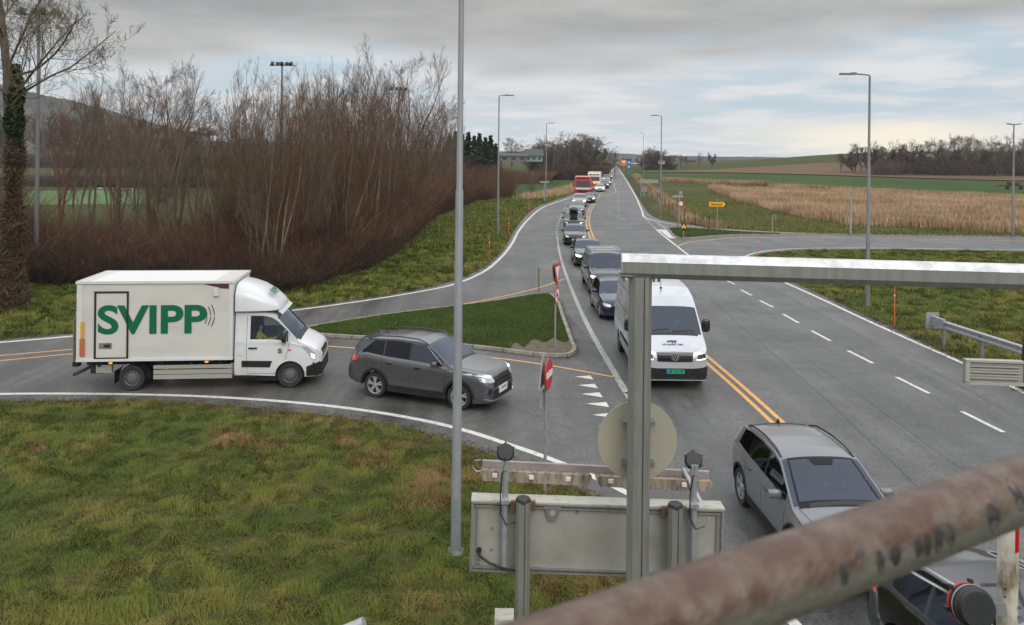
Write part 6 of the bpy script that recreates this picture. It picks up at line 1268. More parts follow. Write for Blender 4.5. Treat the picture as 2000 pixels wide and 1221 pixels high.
# rusty scaffold rail right in front of the camera
RT = 0.0228; a = AT(760, 1407, 0.374); b = AT(2300, 843, 0.728); d_ = (b - a)
root = thing('scaffold_rail', 'thick rusty scaffold tube slanting across the bottom right foreground', 'handrail', tuple((a + b) / 2)); c0 = (a + b) / 2
rust = mat('rusty_tube', (0.085, 0.043, 0.027), 0.38, 0.15, (0.150, 0.112, 0.082), 34, (0.44, 0.66), bump=0.2, bscale=70, detail=7)
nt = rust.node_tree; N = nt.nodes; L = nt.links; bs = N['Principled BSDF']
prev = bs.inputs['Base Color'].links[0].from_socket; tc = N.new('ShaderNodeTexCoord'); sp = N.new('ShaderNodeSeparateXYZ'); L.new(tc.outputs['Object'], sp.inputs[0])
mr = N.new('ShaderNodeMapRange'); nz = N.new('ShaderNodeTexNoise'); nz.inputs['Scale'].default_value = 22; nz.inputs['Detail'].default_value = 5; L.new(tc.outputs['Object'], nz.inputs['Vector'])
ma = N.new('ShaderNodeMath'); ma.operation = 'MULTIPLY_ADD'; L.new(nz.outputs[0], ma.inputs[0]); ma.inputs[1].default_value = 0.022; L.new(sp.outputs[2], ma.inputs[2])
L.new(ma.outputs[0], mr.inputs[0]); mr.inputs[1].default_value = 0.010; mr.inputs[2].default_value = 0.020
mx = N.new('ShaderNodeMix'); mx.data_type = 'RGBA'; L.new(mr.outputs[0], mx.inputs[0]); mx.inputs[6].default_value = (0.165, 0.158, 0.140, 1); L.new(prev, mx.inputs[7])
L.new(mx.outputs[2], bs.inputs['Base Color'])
dd = d_.normalized(); rad = RT
tb = MB().tube([(-d_.length / 2 * 1.0, 0, 0), (d_.length / 2, 0, 0)], rad, 40); tb = tb.build('tube', rust, root, smooth=60)
Rl = Matrix((dd, Vector((0, 0, 1)).cross(dd).normalized(), dd.cross(Vector((0, 0, 1)).cross(dd).normalized()))).transposed(); root.rotation_euler = Rl.to_euler(); camdir = Rl.inverted() @ (Vector((0, 0, CAM_H)) - c0)
dk = mat('dark_spot', (0.028, 0.026, 0.026), 0.6, 0, (0.10, 0.09, 0.08), 60, (0.5, 0.7))
spots = [(1590, 1142, 9, 15), (1627, 1101, 9, 6), (1660, 1118, 9, 14), (1690, 1105, 12, 12), (1735, 1090, 10, 12), (1752, 1085, 10, 12), (1772, 1078, 9, 13), (1782, 1057, 15, 9), (1797, 1066, 8, 15), (1880, 1030, 15, 16), (1934, 985, 12, 22)]
for px, py, sx_, sz_ in spots:
    iz = 1 / 0.374 + (px - 760) / 1540 * (1 / 0.728 - 1 / 0.374); q = Rl.inverted() @ (AT(px, py, 1 / iz) - c0)
    cm = Vector((0, camdir.y, camdir.z)) if abs(camdir.x) < 1e9 else camdir; cm = Vector((0, *(Rl.inverted() @ (Vector((0, 0, CAM_H)) - c0 - dd * q.x)).yz)).normalized(); e2 = Vector((1, 0, 0)).cross(cm); e2 = -e2 if e2.z < 0 else e2
    v = q.dot(e2); hw2, hh2 = sx_ * 1.35 / FPX / iz, sz_ * 1.35 / FPX / iz
    def srf(uu, vv, o): vv = max(-rad * 0.97, min(rad * 0.97, vv)); return Vector((uu, 0, 0)) + e2 * vv + cm * (math.sqrt(rad ** 2 - vv * vv) + o)
    vs = [srf(q.x, v, 0.0005)]; n = 14
    for k in range(n):
        t = 2 * math.pi * k / n; vs.append(srf(q.x + math.cos(t) * hw2 * random.uniform(0.8, 1.15), v + math.sin(t) * hh2 * random.uniform(0.8, 1.15), 0.0002))
    MB().add(vs, [(0, 1 + k, 1 + (k + 1) % n) for k in range(n)]).build('dark_spot', dk, tb, fix=False)
p = AT(1985, 1235, 0.9); root = thing('scaffold_tube', 'blurred grey tube end in the bottom right corner, below the marker post', 'handrail', tuple(p)); MB().tube([(-0.06, 0, -0.05), (0.20, 0, 0.06)], 0.024, 24).build('tube', M['galv'], root, smooth=60)
# ---------------------------------------------------------------- vegetation
def tubes_mesh(name, segs, n=3):
    A = np.array(segs, float); P0, P1, r0, r1 = A[:, 0:3], A[:, 3:6], A[:, 6], A[:, 7]
    d = P1 - P0; d /= np.linalg.norm(d, axis=1)[:, None] + 1e-9; ref = np.where(np.abs(d[:, 2:3]) > 0.9, np.array([[1., 0, 0]]), np.array([[0, 0, 1.]]))
    a = np.cross(d, ref); a /= np.linalg.norm(a, axis=1)[:, None] + 1e-9; b = np.cross(d, a); V = []
    for P, r in ((P0, r0), (P1, r1)):
        for k in range(n): t = 2 * math.pi * k / n; V.append(P + (a * math.cos(t) + b * math.sin(t)) * r[:, None])
    V = np.stack(V, 1); m_ = len(A); base = np.arange(m_)[:, None] * (2 * n)
    F = np.concatenate([base + np.array([[k, (k + 1) % n, n + (k + 1) % n, n + k]]) for k in range(n)], 0)
    return fast_mesh(name, V.reshape(-1, 3), F)
def grow(rg, p, d, L, r, depth, P, tr, cr, lvl=0):
    n = P['steps'][lvl]; st = L / n; p = np.array(p, float); d = np.array(d, float); out = tr if lvl == 0 else cr; kids = P['kids'][lvl] if lvl < len(P['kids']) else 0; done = 0; t0 = (P['start'] + [0.1] * 5)[lvl]
    for i in range(n):
        t = i / n; q = d + rg.normal(0, P['wob'][lvl], 3); q[2] += P['up'][lvl]; q /= np.linalg.norm(q); d = q; r0 = r * (1 - t * P['tap']); r1 = r * (1 - (i + 1) / n * P['tap']); p2 = p + d * st
        out.append((*p, *p2, max(r0, P['rmin']), max(r1, P['rmin'])))
        if depth > 0 and (i + 1) / n > t0:
            want = kids * ((i + 1) / n - t0) / (1 - t0)
            while done < want:
                done += 1; az = rg.uniform(0, 2 * math.pi); ang = rg.normal(P['ang'][lvl], 0.16); e = np.cross(d, [math.cos(az), math.sin(az), 0.3]); e /= np.linalg.norm(e) + 1e-9
                cd_ = d * math.cos(ang) + e * math.sin(ang); f = rg.uniform(0.0, 1.0); pp = p + (p2 - p) * f
                grow(rg, pp, cd_, L * rg.uniform(*P['len'][lvl]) * (1.15 - 0.75 * t), r1 * P.get('kr', 0.55), depth - 1, P, tr, cr, lvl + 1)
        p = p2
UP = dict(steps=[9, 5, 4, 3], kids=[14, 7, 4], start=[0.22, 0.15, 0.15, 0], wob=[0.06, 0.08, 0.09, 0.09], up=[0.05, 0.12, 0.10, 0.06], ang=[0.55, 0.50, 0.45], len=[(0.22, 0.40), (0.3, 0.5), (0.4, 0.65)], tap=0.88, rmin=0.0045, kr=0.42)
OAK = dict(steps=[6, 7, 5, 4, 3], kids=[10, 7, 5, 4], start=[0.25, 0.25, 0.2, 0.2], wob=[0.05, 0.16, 0.18, 0.18, 0.15], up=[0.02, 0.05, 0.03, 0.02, 0.02], ang=[0.95, 0.75, 0.7, 0.6], len=[(0.6, 0.85), (0.4, 0.6), (0.4, 0.6), (0.4, 0.6)], tap=0.72, rmin=0.018, kr=0.6)
BARK = [mat('bark_grey_brown', (0.13, 0.098, 0.070), 0.9, 0, (0.20, 0.17, 0.13), 3), mat('bark_red_brown', (0.118, 0.068, 0.045), 0.9, 0, (0.175, 0.11, 0.074), 3), mat('bark_olive', (0.14, 0.115, 0.07), 0.9, 0, (0.21, 0.19, 0.13), 3)]
FARBARK = mat('far_twigs', (0.115, 0.092, 0.075), 0.95, 0, (0.17, 0.14, 0.115), 0.4)
def tree_proto(name, P, H, stems, r, seed, m_, spread=0.12, depth=3, mc=None):
    rg = np.random.default_rng(seed); tr, cr = [], []
    for s in range(stems):
        az = rg.uniform(0, 2 * math.pi); sp = spread * rg.uniform(0.3, 1.4) if stems > 1 else 0.02; d = [math.cos(az) * sp, math.sin(az) * sp, 1]; o = rg.uniform(0, 0.25) if stems > 1 else 0
        grow(rg, (math.cos(az) * o, math.sin(az) * o, -0.1), d, H * rg.uniform(0.78, 1.0), r * rg.uniform(0.6, 1), depth, P, tr, cr)
    root = empty(name); obj_from('trunk', tubes_mesh('trunk', tr, 6), m_, root); obj_from('crown', tubes_mesh('crown', cr, 3), mc or m_, root); return root
used_proto = set()
def plant(proto, x, y, s, rz, label, cat='tree', group=None, z=None, sz=None, scale_xy=None):
    o = proto if proto.name not in used_proto else copy_tree(proto); used_proto.add(proto.name)
    o.location = (x, y, hz(x, y) if z is None else z) ; o.rotation_euler = (0, 0, rz); o.scale = ((scale_xy or s), (scale_xy or s), s); tag(o, label, cat, group); return o
UPR = [tree_proto('bare_tree', UP, 10, st, 0.085, 100 + i, BARK[i % 3 if i != 5 else 0], 0.085, 3, [BARK[0], BARK[1], BARK[2], BARK[1]][i % 4]) for i, st in enumerate((2, 4, 1, 5, 3, 3))]
# thicket front line: (photo x, photo y of its foot)
BL = [(-300, 560), (0, 545), (150, 552), (400, 572), (530, 568), (600, 556), (662, 540), (720, 518), (769, 498), (810, 462), (843, 425), (892, 408), (929, 394), (1000, 386), (1020, 380)]
def base_at(px): return np.interp(px, [b[0] for b in BL], [b[1] for b in BL])
TOP = [(100, 150), (180, 128), (230, 150), (290, 130), (350, 128), (400, 235), (440, 200), (480, 105), (530, 105), (600, 135), (640, 105), (700, 108), (760, 105), (800, 150), (840, 160), (870, 210), (900, 262), (960, 290), (990, 310)]
rg = random.Random(21); pxs = []
pxs = [150, 238, 425]
for i in range(58):
    px = 446 + i * 7.9 + rg.uniform(-8, 8)
    pxs.append(px)
TG = 'bare trees of the thicket left of the slip road'
for i, px in enumerate(pxs):
    d0 = G(px, base_at(px)).y; Yd = d0 + rg.uniform(1.5, 20) * (1.3 if px < 420 else 1.0) + (4 if px < 300 else 0); top = np.interp(px, [t[0] for t in TOP], [t[1] for t in TOP]) + abs(rg.gauss(0, 38)) + rg.uniform(-6, 12)
    Hh = AT(px, top, Yd).z; x = AT(px, 300, Yd).x
    plant(UPR[i % 6], x, Yd, Hh / 10.0, rg.uniform(0, 6.28), 'bare leafless tree standing in the brown thicket left of the slip road', group=TG, scale_xy=max(0.7, Hh / 10.0) * rg.uniform(0.7, 0.95))
VASE = dict(UP, kids=[17, 9, 5], start=[0.25, 0.15, 0.15, 0], wob=[0.07, 0.09, 0.1, 0.1], up=[0.03, 0.09, 0.07, 0.05], ang=[0.62, 0.55, 0.5], len=[(0.28, 0.45), (0.35, 0.55), (0.4, 0.65)])
VS = [tree_proto('bare_tree', VASE, 10, st, 0.10, 700 + i, BARK[(0, 2, 1)[i]], 0.30, 3, BARK[(0, 0, 1)[i]]) for i, st in enumerate((3, 5, 4))]
for i, (px, top, Yd, w_) in enumerate([(180, 128, 72, 0.8), (222, 140, 80, 0.8), (296, 128, 60, 1.1), (348, 128, 66, 1.1), (390, 210, 62, 0.9), (120, 190, 66, 0.9), (262, 215, 55, 0.8), (330, 230, 52, 0.9), (445, 190, 60, 0.9), (600, 125, 62, 0.9), (690, 115, 70, 0.9), (765, 110, 76, 1.0), (838, 158, 92, 1.1), (868, 215, 100, 1.1)]):
    Hh = AT(px, top, Yd).z; plant(VS[i % 3], AT(px, 300, Yd).x, Yd, Hh / 10.0, i * 2.1, 'broad crowned bare tree rising above the left thicket', group='broad crowned bare trees of the left thicket', scale_xy=Hh / 10.0 * w_)
# a few small front shrubs with visible pale stems
for px, py, top, k in ((165, 500, 330, 0), (300, 492, 300, 1), (440, 480, 290, 2), (590, 520, 320, 4), (660, 520, 350, 3)):
    Yd = G(px, py).y; Hh = AT(px, top, Yd).z; plant(UPR[k], G(px, py).x, Yd, Hh / 10, k * 1.3, 'bare leafless tree standing in the brown thicket left of the slip road', group=TG, scale_xy=Hh / 10 * 0.8)
# ---- big tree with ivy, far left
BIG = dict(steps=[12, 8, 6, 5, 3], kids=[22, 11, 8, 5], start=[0.42, 0.15, 0.15, 0.1], wob=[0.035, 0.11, 0.16, 0.2, 0.2], up=[0.02, 0.06, 0.08, 0.06, 0.04], ang=[1.05, 0.75, 0.7, 0.7], len=[(0.30, 0.42), (0.35, 0.55), (0.35, 0.55), (0.35, 0.6)], tap=0.80, rmin=0.007, kr=0.46)
Yd = 34.0; bx_ = AT(28, 300, Yd).x
o = tree_proto('ivy_clad_tree', BIG, 21, 1, 0.33, 5, mat('pale_bark', (0.17, 0.145, 0.115), 0.9, 0, (0.10, 0.08, 0.06), 2.5), depth=4, mc=BARK[2]); plant(o, bx_, Yd, 1.0, 2.2, 'large bare tree with dark green ivy round its trunk at the left edge')
def leaf_cloud(name, pts, size, m_, parent=None, seed=0, flat=0.0):
    r = np.random.default_rng(seed); n = len(pts); c = np.asarray(pts); a = r.normal(size=(n, 3)); a /= np.linalg.norm(a, axis=1)[:, None]; b = r.normal(size=(n, 3)); b -= (b * a).sum(1)[:, None] * a; b /= np.linalg.norm(b, axis=1)[:, None]
    s = size * r.uniform(0.6, 1.3, n)[:, None]; V = np.stack([c - a * s, c + b * s * 0.6, c + a * s, c - b * s * 0.6], 1).reshape(-1, 3); F = np.arange(4 * n).reshape(-1, 4); me = fast_mesh(name, V, F)
    at = me.attributes.new('tint', 'FLOAT', 'POINT'); at.data.foreach_set('value', np.repeat(r.uniform(0, 1, n), 4).astype(np.float32)); return obj_from(name, me, m_, parent)
r = np.random.default_rng(3); n = 7000; zz = r.uniform(0, 1, n) ** 0.9; z = 6.6 + zz * 3.7; th = r.uniform(0, 2 * math.pi, n); lump = 0.55 + 0.35 * np.sin(z * 1.9 + th * 2) + 0.25 * np.sin(z * 4.1 + 1.3); rad = (0.16 + 0.40 * lump * np.clip(1.4 - zz * 1.2, 0.15, 1) * np.clip(zz * 6 + 0.3, 0, 1)) * np.sqrt(r.uniform(0.3, 1, n))
leaf_cloud('ivy', np.stack([np.cos(th) * rad + z * 0.012, np.sin(th) * rad, z], 1), 0.07, tinted('ivy_leaves', [(0, (0.012, 0.022, 0.008)), (0.6, (0.03, 0.05, 0.015)), (1, (0.06, 0.075, 0.025))], 1.5), o, 4)
n = 5200; z = r.uniform(0.3, 7.6, n); th = r.uniform(0, 6.28, n); rad = r.uniform(0.25, 1, n) ** 0.8 * (0.60 - 0.045 * z + 0.12 * np.sin(z * 2.2))
vn = leaf_cloud('dead_vines', np.stack([np.cos(th) * rad, np.sin(th) * rad, z], 1), 0.26, tinted('vine_brown', [(0, (0.04, 0.027, 0.018)), (0.6, (0.10, 0.068, 0.042)), (1, (0.19, 0.14, 0.08))], 1.0), o, 14)
co = np.empty(len(vn.data.vertices) * 3); vn.data.vertices.foreach_get('co', co); co = co.reshape(-1, 4, 3); mid_ = co.mean(1, keepdims=True); co[:, 1] = mid_[:, 0] + (co[:, 1] - mid_[:, 0]) * 0.13; co[:, 3] = mid_[:, 0] + (co[:, 3] - mid_[:, 0]) * 0.13; vn.data.vertices.foreach_set('co', co.ravel())
# ---- undergrowth of the thicket
def scatter_canes(name, label, X, Y, H, w, m_, seed=1, lean=0.25, side=3, arch=0.35, stuff=True):
    r = np.random.default_rng(seed); n = len(X); Vs = []; az = r.uniform(0, 2 * math.pi, n); ln = r.uniform(0, 1, n) ** 1.5 * lean * 2; P = []
    base = np.stack([X, Y, np.zeros(n)], 1); dirv = np.stack([np.cos(az) * ln, np.sin(az) * ln, np.ones(n)], 1); side_v = np.stack([-np.sin(az + 1.3), np.cos(az + 1.3), np.zeros(n)], 1)
    def pt(t): return base + dirv * (H * t)[:, None] * np.array([1, 1, 1]) + np.stack([np.cos(az) * arch, np.sin(az) * arch, -np.abs(ln) * arch * 0.6], 1) * (H * t * t)[:, None]
    V = []; F = []; T = []; off = 0; tint = r.uniform(0, 1, n)
    def strip(pts, ws, sv, tn):
        nonlocal off
        m_ = len(pts); k = len(pts[0]); A = []
        for p, w_ in zip(pts, ws): A += [p - sv * w_, p + sv * w_]
        A = np.stack(A, 1); V.append(A.reshape(-1, 3)); b = off + np.arange(k)[:, None] * (2 * m_)
        for i in range(m_ - 1): F.append(b + np.array([[2 * i, 2 * i + 1, 2 * i + 3, 2 * i + 2]]))
        T.append(np.repeat(tn, 2 * m_)); off += k * 2 * m_
    one = np.ones(n)
    strip([pt(one * t) for t in (0, 0.35, 0.7, 1.0)], [w, w * 0.8, w * 0.55, w * 0.2], side_v, tint)
    for s in range(side):
        t = r.uniform(0.2, 0.85, n); p0 = pt(t); d = r.normal(size=(n, 3)); d[:, 2] = np.abs(d[:, 2]) + 0.7; d /= np.linalg.norm(d, axis=1)[:, None]; l = (H * r.uniform(0.15, 0.4, n))[:, None]; sv = np.cross(d, r.normal(size=(n, 3))); sv /= np.linalg.norm(sv, axis=1)[:, None]
        p1 = p0 + d * l * 0.5; d2 = d + r.normal(0, 0.25, (n, 3)); p2 = p1 + d2 * l * 0.5; strip([p0, p1, p2], [w * 0.6, w * 0.4, w * 0.15], sv, tint)
    me = fast_mesh(name, np.concatenate(V), np.concatenate(F)); at = me.attributes.new('tint', 'FLOAT', 'POINT'); at.data.foreach_set('value', np.concatenate(T).astype(np.float32)); o = obj_from(name, me, m_); tag(o, label, kind='stuff'); return o
br = tinted('bramble', [(0, (0.024, 0.014, 0.010)), (0.35, (0.072, 0.040, 0.027)), (0.7, (0.150, 0.082, 0.052)), (1, (0.30, 0.20, 0.125))], 0.35, 0.9)
r = np.random.default_rng(9); n = 30000; px = np.concatenate([r.uniform(-120, 1005, 12000), r.uniform(430, 1000, 18000)])
d0 = np.array([G(float(p), float(base_at(p))).y for p in px]); dep = r.uniform(0, 1, n) ** 1.3; Yc = d0 + dep * np.where(px > 430, 24, 15) + r.normal(0, 0.5, n); Xc = (px - 1000) / FPX * Yc
hmax = np.interp(px, [0, 45, 80, 120, 400, 440, 500, 600, 820, 850, 900, 1000], [6.0, 5.0, 3.2, 2.9, 3.4, 4.0, 4.6, 5.0, 6.2, 6.3, 6.0, 5.2]); ramp_ = np.clip(0.35 + dep * 3.0, 0, 1); Hc = hmax * ramp_ * r.uniform(0.35, 1.0, n); Hc = np.maximum(Hc, 0.9)
wsc = 0.012 * (1 + (Yc / 60))[:] 
scatter_canes('undergrowth', 'dense brown leafless undergrowth of brambles and shoots', Xc, Yc, Hc, 0.013, br, 2, 0.38, 5, 0.25)
n = 16000; px = r.uniform(-120, 960, n); d0 = np.array([G(float(p), float(base_at(p))).y for p in px]); Yc = d0 + r.uniform(-1.6, 5, n) + np.sin(px * 0.05) * 0.6; Xc = (px - 1000) / FPX * Yc
scatter_canes('brambles', 'low tangled dark brambles at the foot of the thicket', Xc, Yc, r.uniform(0.7, 2.0, n), 0.015, tinted('low_bramble', [(0, (0.016, 0.011, 0.008)), (0.5, (0.042, 0.026, 0.018)), (1, (0.12, 0.07, 0.042))], 0.5, 0.9), 6, 0.5, 4, 0.8)
# ground litter below the thicket
mb = MB(); vs = []
for p in range(-200, 1021, 20):
    a = G(p, float(base_at(p)) + 1); vs += [(a.x, a.y, 0.02), ((p - 1000) / FPX * (a.y + 26), a.y + 26, 0.02)]
mb.add(vs, [(2 * i, 2 * i + 2, 2 * i + 3, 2 * i + 1) for i in range(len(vs) // 2 - 1)]); tag(mb.build('soil', mat('leaf_litter', (0.028, 0.018, 0.012), 0.95, 0, (0.05, 0.03, 0.018), 1.5), fix=False), 'dark leaf litter under the thicket', kind='structure')
# ---- round bare shrub by the left field
sh_ = tree_proto('bare_shrub', dict(UP, kids=[10, 6, 3], start=[0.1, 0.2, 0.2, 0]), 5, 14, 0.05, 77, BARK[2], 0.35, 2); g = G(1035, 386); plant(sh_, g.x, g.y, 1.0, 0, 'rounded bare shrub beside the green field, right of the thicket', 'shrub')
# ---- distant woods
OAKS = [tree_proto('oak_tree', OAK, 10.5, 1, 0.34, 300 + i, FARBARK, depth=4 if i < 2 else 3, mc=FARBARK) for i in range(3)]
OAK3 = dict(OAK, kids=[12, 10, 8, 5], rmin=0.03)
DENSE = [tree_proto('bare_tree', dict(UP, kids=[16, 9, 5], rmin=0.035), 10, 4, 0.16, 400 + i, FARBARK, 0.3, 3, FARBARK) for i in range(2)]
def far_tree(protos, px, top, Yd, label, group, i, sxy=1.0, base_h=10.0, foot=None):
    x = AT(px, 300, Yd).x; z0 = hz(x, Yd); H = AT(px, top, Yd).z - z0; plant(protos[i % len(protos)], x, Yd, H / base_h, i * 1.7, label, group=group, scale_xy=H / base_h * sxy)
rg = random.Random(5)
for i in range(26):
    px = 1040 + i * 5.1 + rg.uniform(-3, 3); far_tree(DENSE + OAKS, px, np.interp(px, [1040, 1060, 1090, 1120, 1160, 1175], [286, 280, 280, 274, 272, 290]) + rg.uniform(-2, 8), rg.uniform(235, 290), 'bare tree in the dense wood behind the green field left of the road', 'trees of the wood left of the far road', i, 1.15)
for i, (px, top, lab) in enumerate([(1000, 277, 'single round bare tree left of the dark roofed house'), (1201, 300, 'small bare tree right of the wood at the end of the road'), (1190, 300, 'lowest bare tree between the wood and the far road')]): far_tree(OAKS, px, top, 300, lab, None, i, 1.0)
for i in range(14):
    px = 1257 + i * 4.2 + rg.uniform(-2, 2); far_tree(DENSE + OAKS, px, np.interp(px, [1257, 1268, 1285, 1312], [302, 293, 293, 304]) + rg.uniform(0, 4), 420 + rg.uniform(-12, 12), 'bare tree in the rounded clump behind the right hand lamp posts', 'trees of the rounded clump right of the far road', i, 1.3)
for i, (px, top, lab) in enumerate([(1330, 305, 'small dark bare tree right of the rounded clump'), (1339, 306, 'small dark bush like tree beside the small dark tree'), (1365, 303, 'pale single bare tree on the far horizon'), (1390, 298, 'rounded bare tree rightmost on the flat horizon')]): far_tree(OAKS + DENSE, px, top, 430, lab, None, i, 1.2)
for i in range(30):
    px = 1646 + i * 12.6 + rg.uniform(-5, 5); top = np.interp(px, [1646, 1665, 1700, 1760, 1850, 1880, 1940, 2010], [290, 277, 275, 268, 258, 255, 264, 262]) + rg.uniform(-3, 9); far_tree(OAKS, px, top, 330 + rg.uniform(-20, 25), 'bare spreading oak in the row on the right hand hill', 'oaks in the row on the right hand hill', i, rg.uniform(0.85, 1.1), 12.5)
for i in range(9):
    px = 1660 + i * 40 + rg.uniform(-9, 9); far_tree(DENSE, px, 288 + rg.uniform(-6, 4), 318 + rg.uniform(-8, 8), 'low dense bare tree in front of the oak row', 'low bare trees in front of the oak row', i, 1.6)
def far_brush(name, label, px0, px1, Y0_, Y1_, h, n, m_, w, seed):
    r = np.random.default_rng(seed); px = r.uniform(px0, px1, n); Y = r.uniform(Y0_, Y1_, n); X = (px - 1000) / FPX * Y; o = scatter_canes(name, label, X, Y, h * r.uniform(0.4, 1, n), w, m_, seed, 0.3, 3)
    me = o.data; co = np.empty(len(me.vertices) * 3); me.vertices.foreach_get('co', co); co = co.reshape(-1, 3); co[:, 2] += hgt(co[:, 0], co[:, 1]); me.vertices.foreach_set('co', co.ravel()); return o
fb = tinted('far_brush', [(0, (0.045, 0.032, 0.025)), (0.5, (0.075, 0.055, 0.042)), (1, (0.13, 0.10, 0.075))], 0.06, 0.95)
far_brush('undergrowth', 'brown scrub below the oaks on the right hand hill', 1700, 2060, 300, 345, 6.0, 7000, fb, 0.09, 31)
far_brush('undergrowth', 'brown scrub filling the wood left of the far road', 1030, 1185, 225, 290, 5.0, 6000, fb, 0.09, 32)
far_brush('undergrowth', 'red brown scrub below the house left of the far road', 960, 1075, 190, 225, 3.0, 3000, tinted('rust_scrub', [(0, (0.07, 0.035, 0.02)), (1, (0.17, 0.09, 0.05))], 0.1), 0.07, 33)
far_brush('undergrowth', 'scrub round the foot of the rounded clump', 1254, 1320, 408, 430, 3.0, 1500, fb, 0.12, 34)
far_brush('hedge', 'dark hedge line across the meadow behind the trees at left', -60, 880, 150, 158, 2.4, 9000, fb, 0.05, 35)
far_brush('hedge', 'brown strip of scrub beyond the left meadow', -60, 800, 260, 290, 4.5, 6000, fb, 0.12, 36)
for i in range(22):
    px = -20 + i * 24 + rg.uniform(-9, 9); far_tree(DENSE + OAKS, px, np.interp(px, [0, 150, 260, 420, 520], [222, 228, 238, 262, 275]) + rg.uniform(-6, 14), 300 + rg.uniform(-30, 60), 'distant bare tree in the hazy row in front of the far left hill', 'trees of the hazy row before the far left hill', i, 1.2)
# conifers
cf = tinted('spruce_needles', [(0, (0.010, 0.020, 0.010)), (0.6, (0.022, 0.038, 0.018)), (1, (0.04, 0.055, 0.025))], 0.3)
def conifer(seed):
    root = empty('spruce_tree'); MB().tube([(0, 0, 0), (0, 0, 9.8)], [0.16, 0.03], 6).build('trunk', BARK[0], root); r = np.random.default_rng(seed); pts = []
    for z in np.arange(0.8, 10, 0.32):
        R0 = (10 - z) * 0.26 + 0.12
        for k in range(11):
            a = r.uniform(0, 6.28); l = R0 * r.uniform(0.7, 1.1)
            for t in np.linspace(0.15, 1, 8): pts.append((math.cos(a) * l * t + r.normal(0, 0.06), math.sin(a) * l * t + r.normal(0, 0.06), z - l * t * 0.35 + r.normal(0, 0.07)))
    leaf_cloud('crown', pts, 0.17, cf, root, seed); return root
CF = conifer(1)
for i, (px, top) in enumerate([(878, 264), (890, 256), (903, 262), (915, 258), (926, 265), (936, 260), (948, 268), (958, 264), (968, 280)]): far_tree([CF], px, top, 150 + (i % 3) * 6, 'dark spruce in the short row behind the right end of the thicket', 'spruces behind the thicket', i, 1.35, 10.0)
# ---- grass
asph = np.array([(p.x, p.y) for p in ASPH]); _jr = np.random.default_rng(77)
def inside(X, Y, poly):
    if poly is asph: X = X + _jr.normal(0, 0.07, len(X)); Y = Y + _jr.normal(0, 0.07, len(Y))
    res = np.zeros(len(X), bool); n = len(poly); j = n - 1
    for i in range(n):
        xi, yi = poly[i]; xj, yj = poly[j]
        if yi != yj:
            c = ((yi > Y) != (yj > Y)) & (X < (xj - xi) * (Y - yi) / (yj - yi) + xi); res ^= c
        j = i
    return res
def vnoise(X, Y, s, seed):
    r = np.random.default_rng(seed); g = r.uniform(0, 1, (64, 64)); x = (X / s) % 64; y = (Y / s) % 64; xi = x.astype(int); yi = y.astype(int); fx = x - xi; fy = y - yi; fx = fx * fx * (3 - 2 * fx); fy = fy * fy * (3 - 2 * fy)
    a = g[xi % 64, yi % 64]; b = g[(xi + 1) % 64, yi % 64]; c = g[xi % 64, (yi + 1) % 64]; d = g[(xi + 1) % 64, (yi + 1) % 64]; return (a * (1 - fx) + b * fx) * (1 - fy) + (c * (1 - fx) + d * fx) * fy
def blades(name, label, X, Y, h, w, m_, seed=0, zb=0.0, lean=0.5, tint=None, segs=2, parent=None, wind=(0.0, 0.0), swirl=0):
    r = np.random.default_rng(seed); n = len(X); az = r.uniform(0, 2 * math.pi, n)
    if swirl: az = vnoise(X, Y, swirl, seed + 1) * 9 + vnoise(X, Y, swirl * 3.1, seed + 2) * 7 + r.normal(0, 0.45, n)
    l = r.uniform(0.15, 1, n) * lean; H = h * r.uniform(0.55, 1.2, n); z0 = (hgt(X, Y) * (Y > 100)) + zb
    dx = np.cos(az) * l + wind[0]; dy = np.sin(az) * l + wind[1]; sa = az + math.pi / 2 + r.normal(0, 0.6, n); sx = np.cos(sa) * w; sy = np.sin(sa) * w
    V = np.empty((n, 5, 3)); 
    V[:, 0] = np.stack([X - sx, Y - sy, z0 - 0.02], 1); V[:, 1] = np.stack([X + sx, Y + sy, z0 - 0.02], 1); mx = X + dx * H * 0.35; my = Y + dy * H * 0.35; mz = z0 + H * 0.6
    V[:, 2] = np.stack([mx + sx * 0.7, my + sy * 0.7, mz], 1); V[:, 3] = np.stack([mx - sx * 0.7, my - sy * 0.7, mz], 1); V[:, 4] = np.stack([X + dx * H, Y + dy * H, z0 + H * np.clip(1 - l * 0.45, 0.35, 1)], 1)
    b = np.arange(n)[:, None] * 5; F = np.concatenate([b + np.array([[0, 1, 2]]), b + np.array([[0, 2, 3]]), b + np.array([[3, 2, 4]])]); me = fast_mesh(name, V.reshape(-1, 3), F)
    tn = r.uniform(0, 1, n) if tint is None else np.clip(tint + r.normal(0, 0.12, n), 0, 1)
    at = me.attributes.new('tint', 'FLOAT', 'POINT'); at.data.foreach_set('value', np.repeat(tn, 5).astype(np.float32)); o = obj_from(name, me, m_, parent)
    if not parent: tag(o, label, kind='stuff')
    else: o['kind'] = 'stuff'
    return o
GC = [(0, (0.040, 0.066, 0.010)), (0.30, (0.085, 0.118, 0.015)), (0.52, (0.135, 0.150, 0.022)), (0.72, (0.19, 0.165, 0.038)), (0.88, (0.26, 0.175, 0.055)), (1, (0.34, 0.25, 0.11))]
gm = tinted('meadow_grass', GC, 0.55, 0.7)
r = np.random.default_rng(17)
def region(n, x0, x1, y0, y1, bias=1.0):
    X = r.uniform(x0, x1, n); Y = y0 + (y1 - y0) * r.uniform(0, 1, n) ** bias; return X, Y
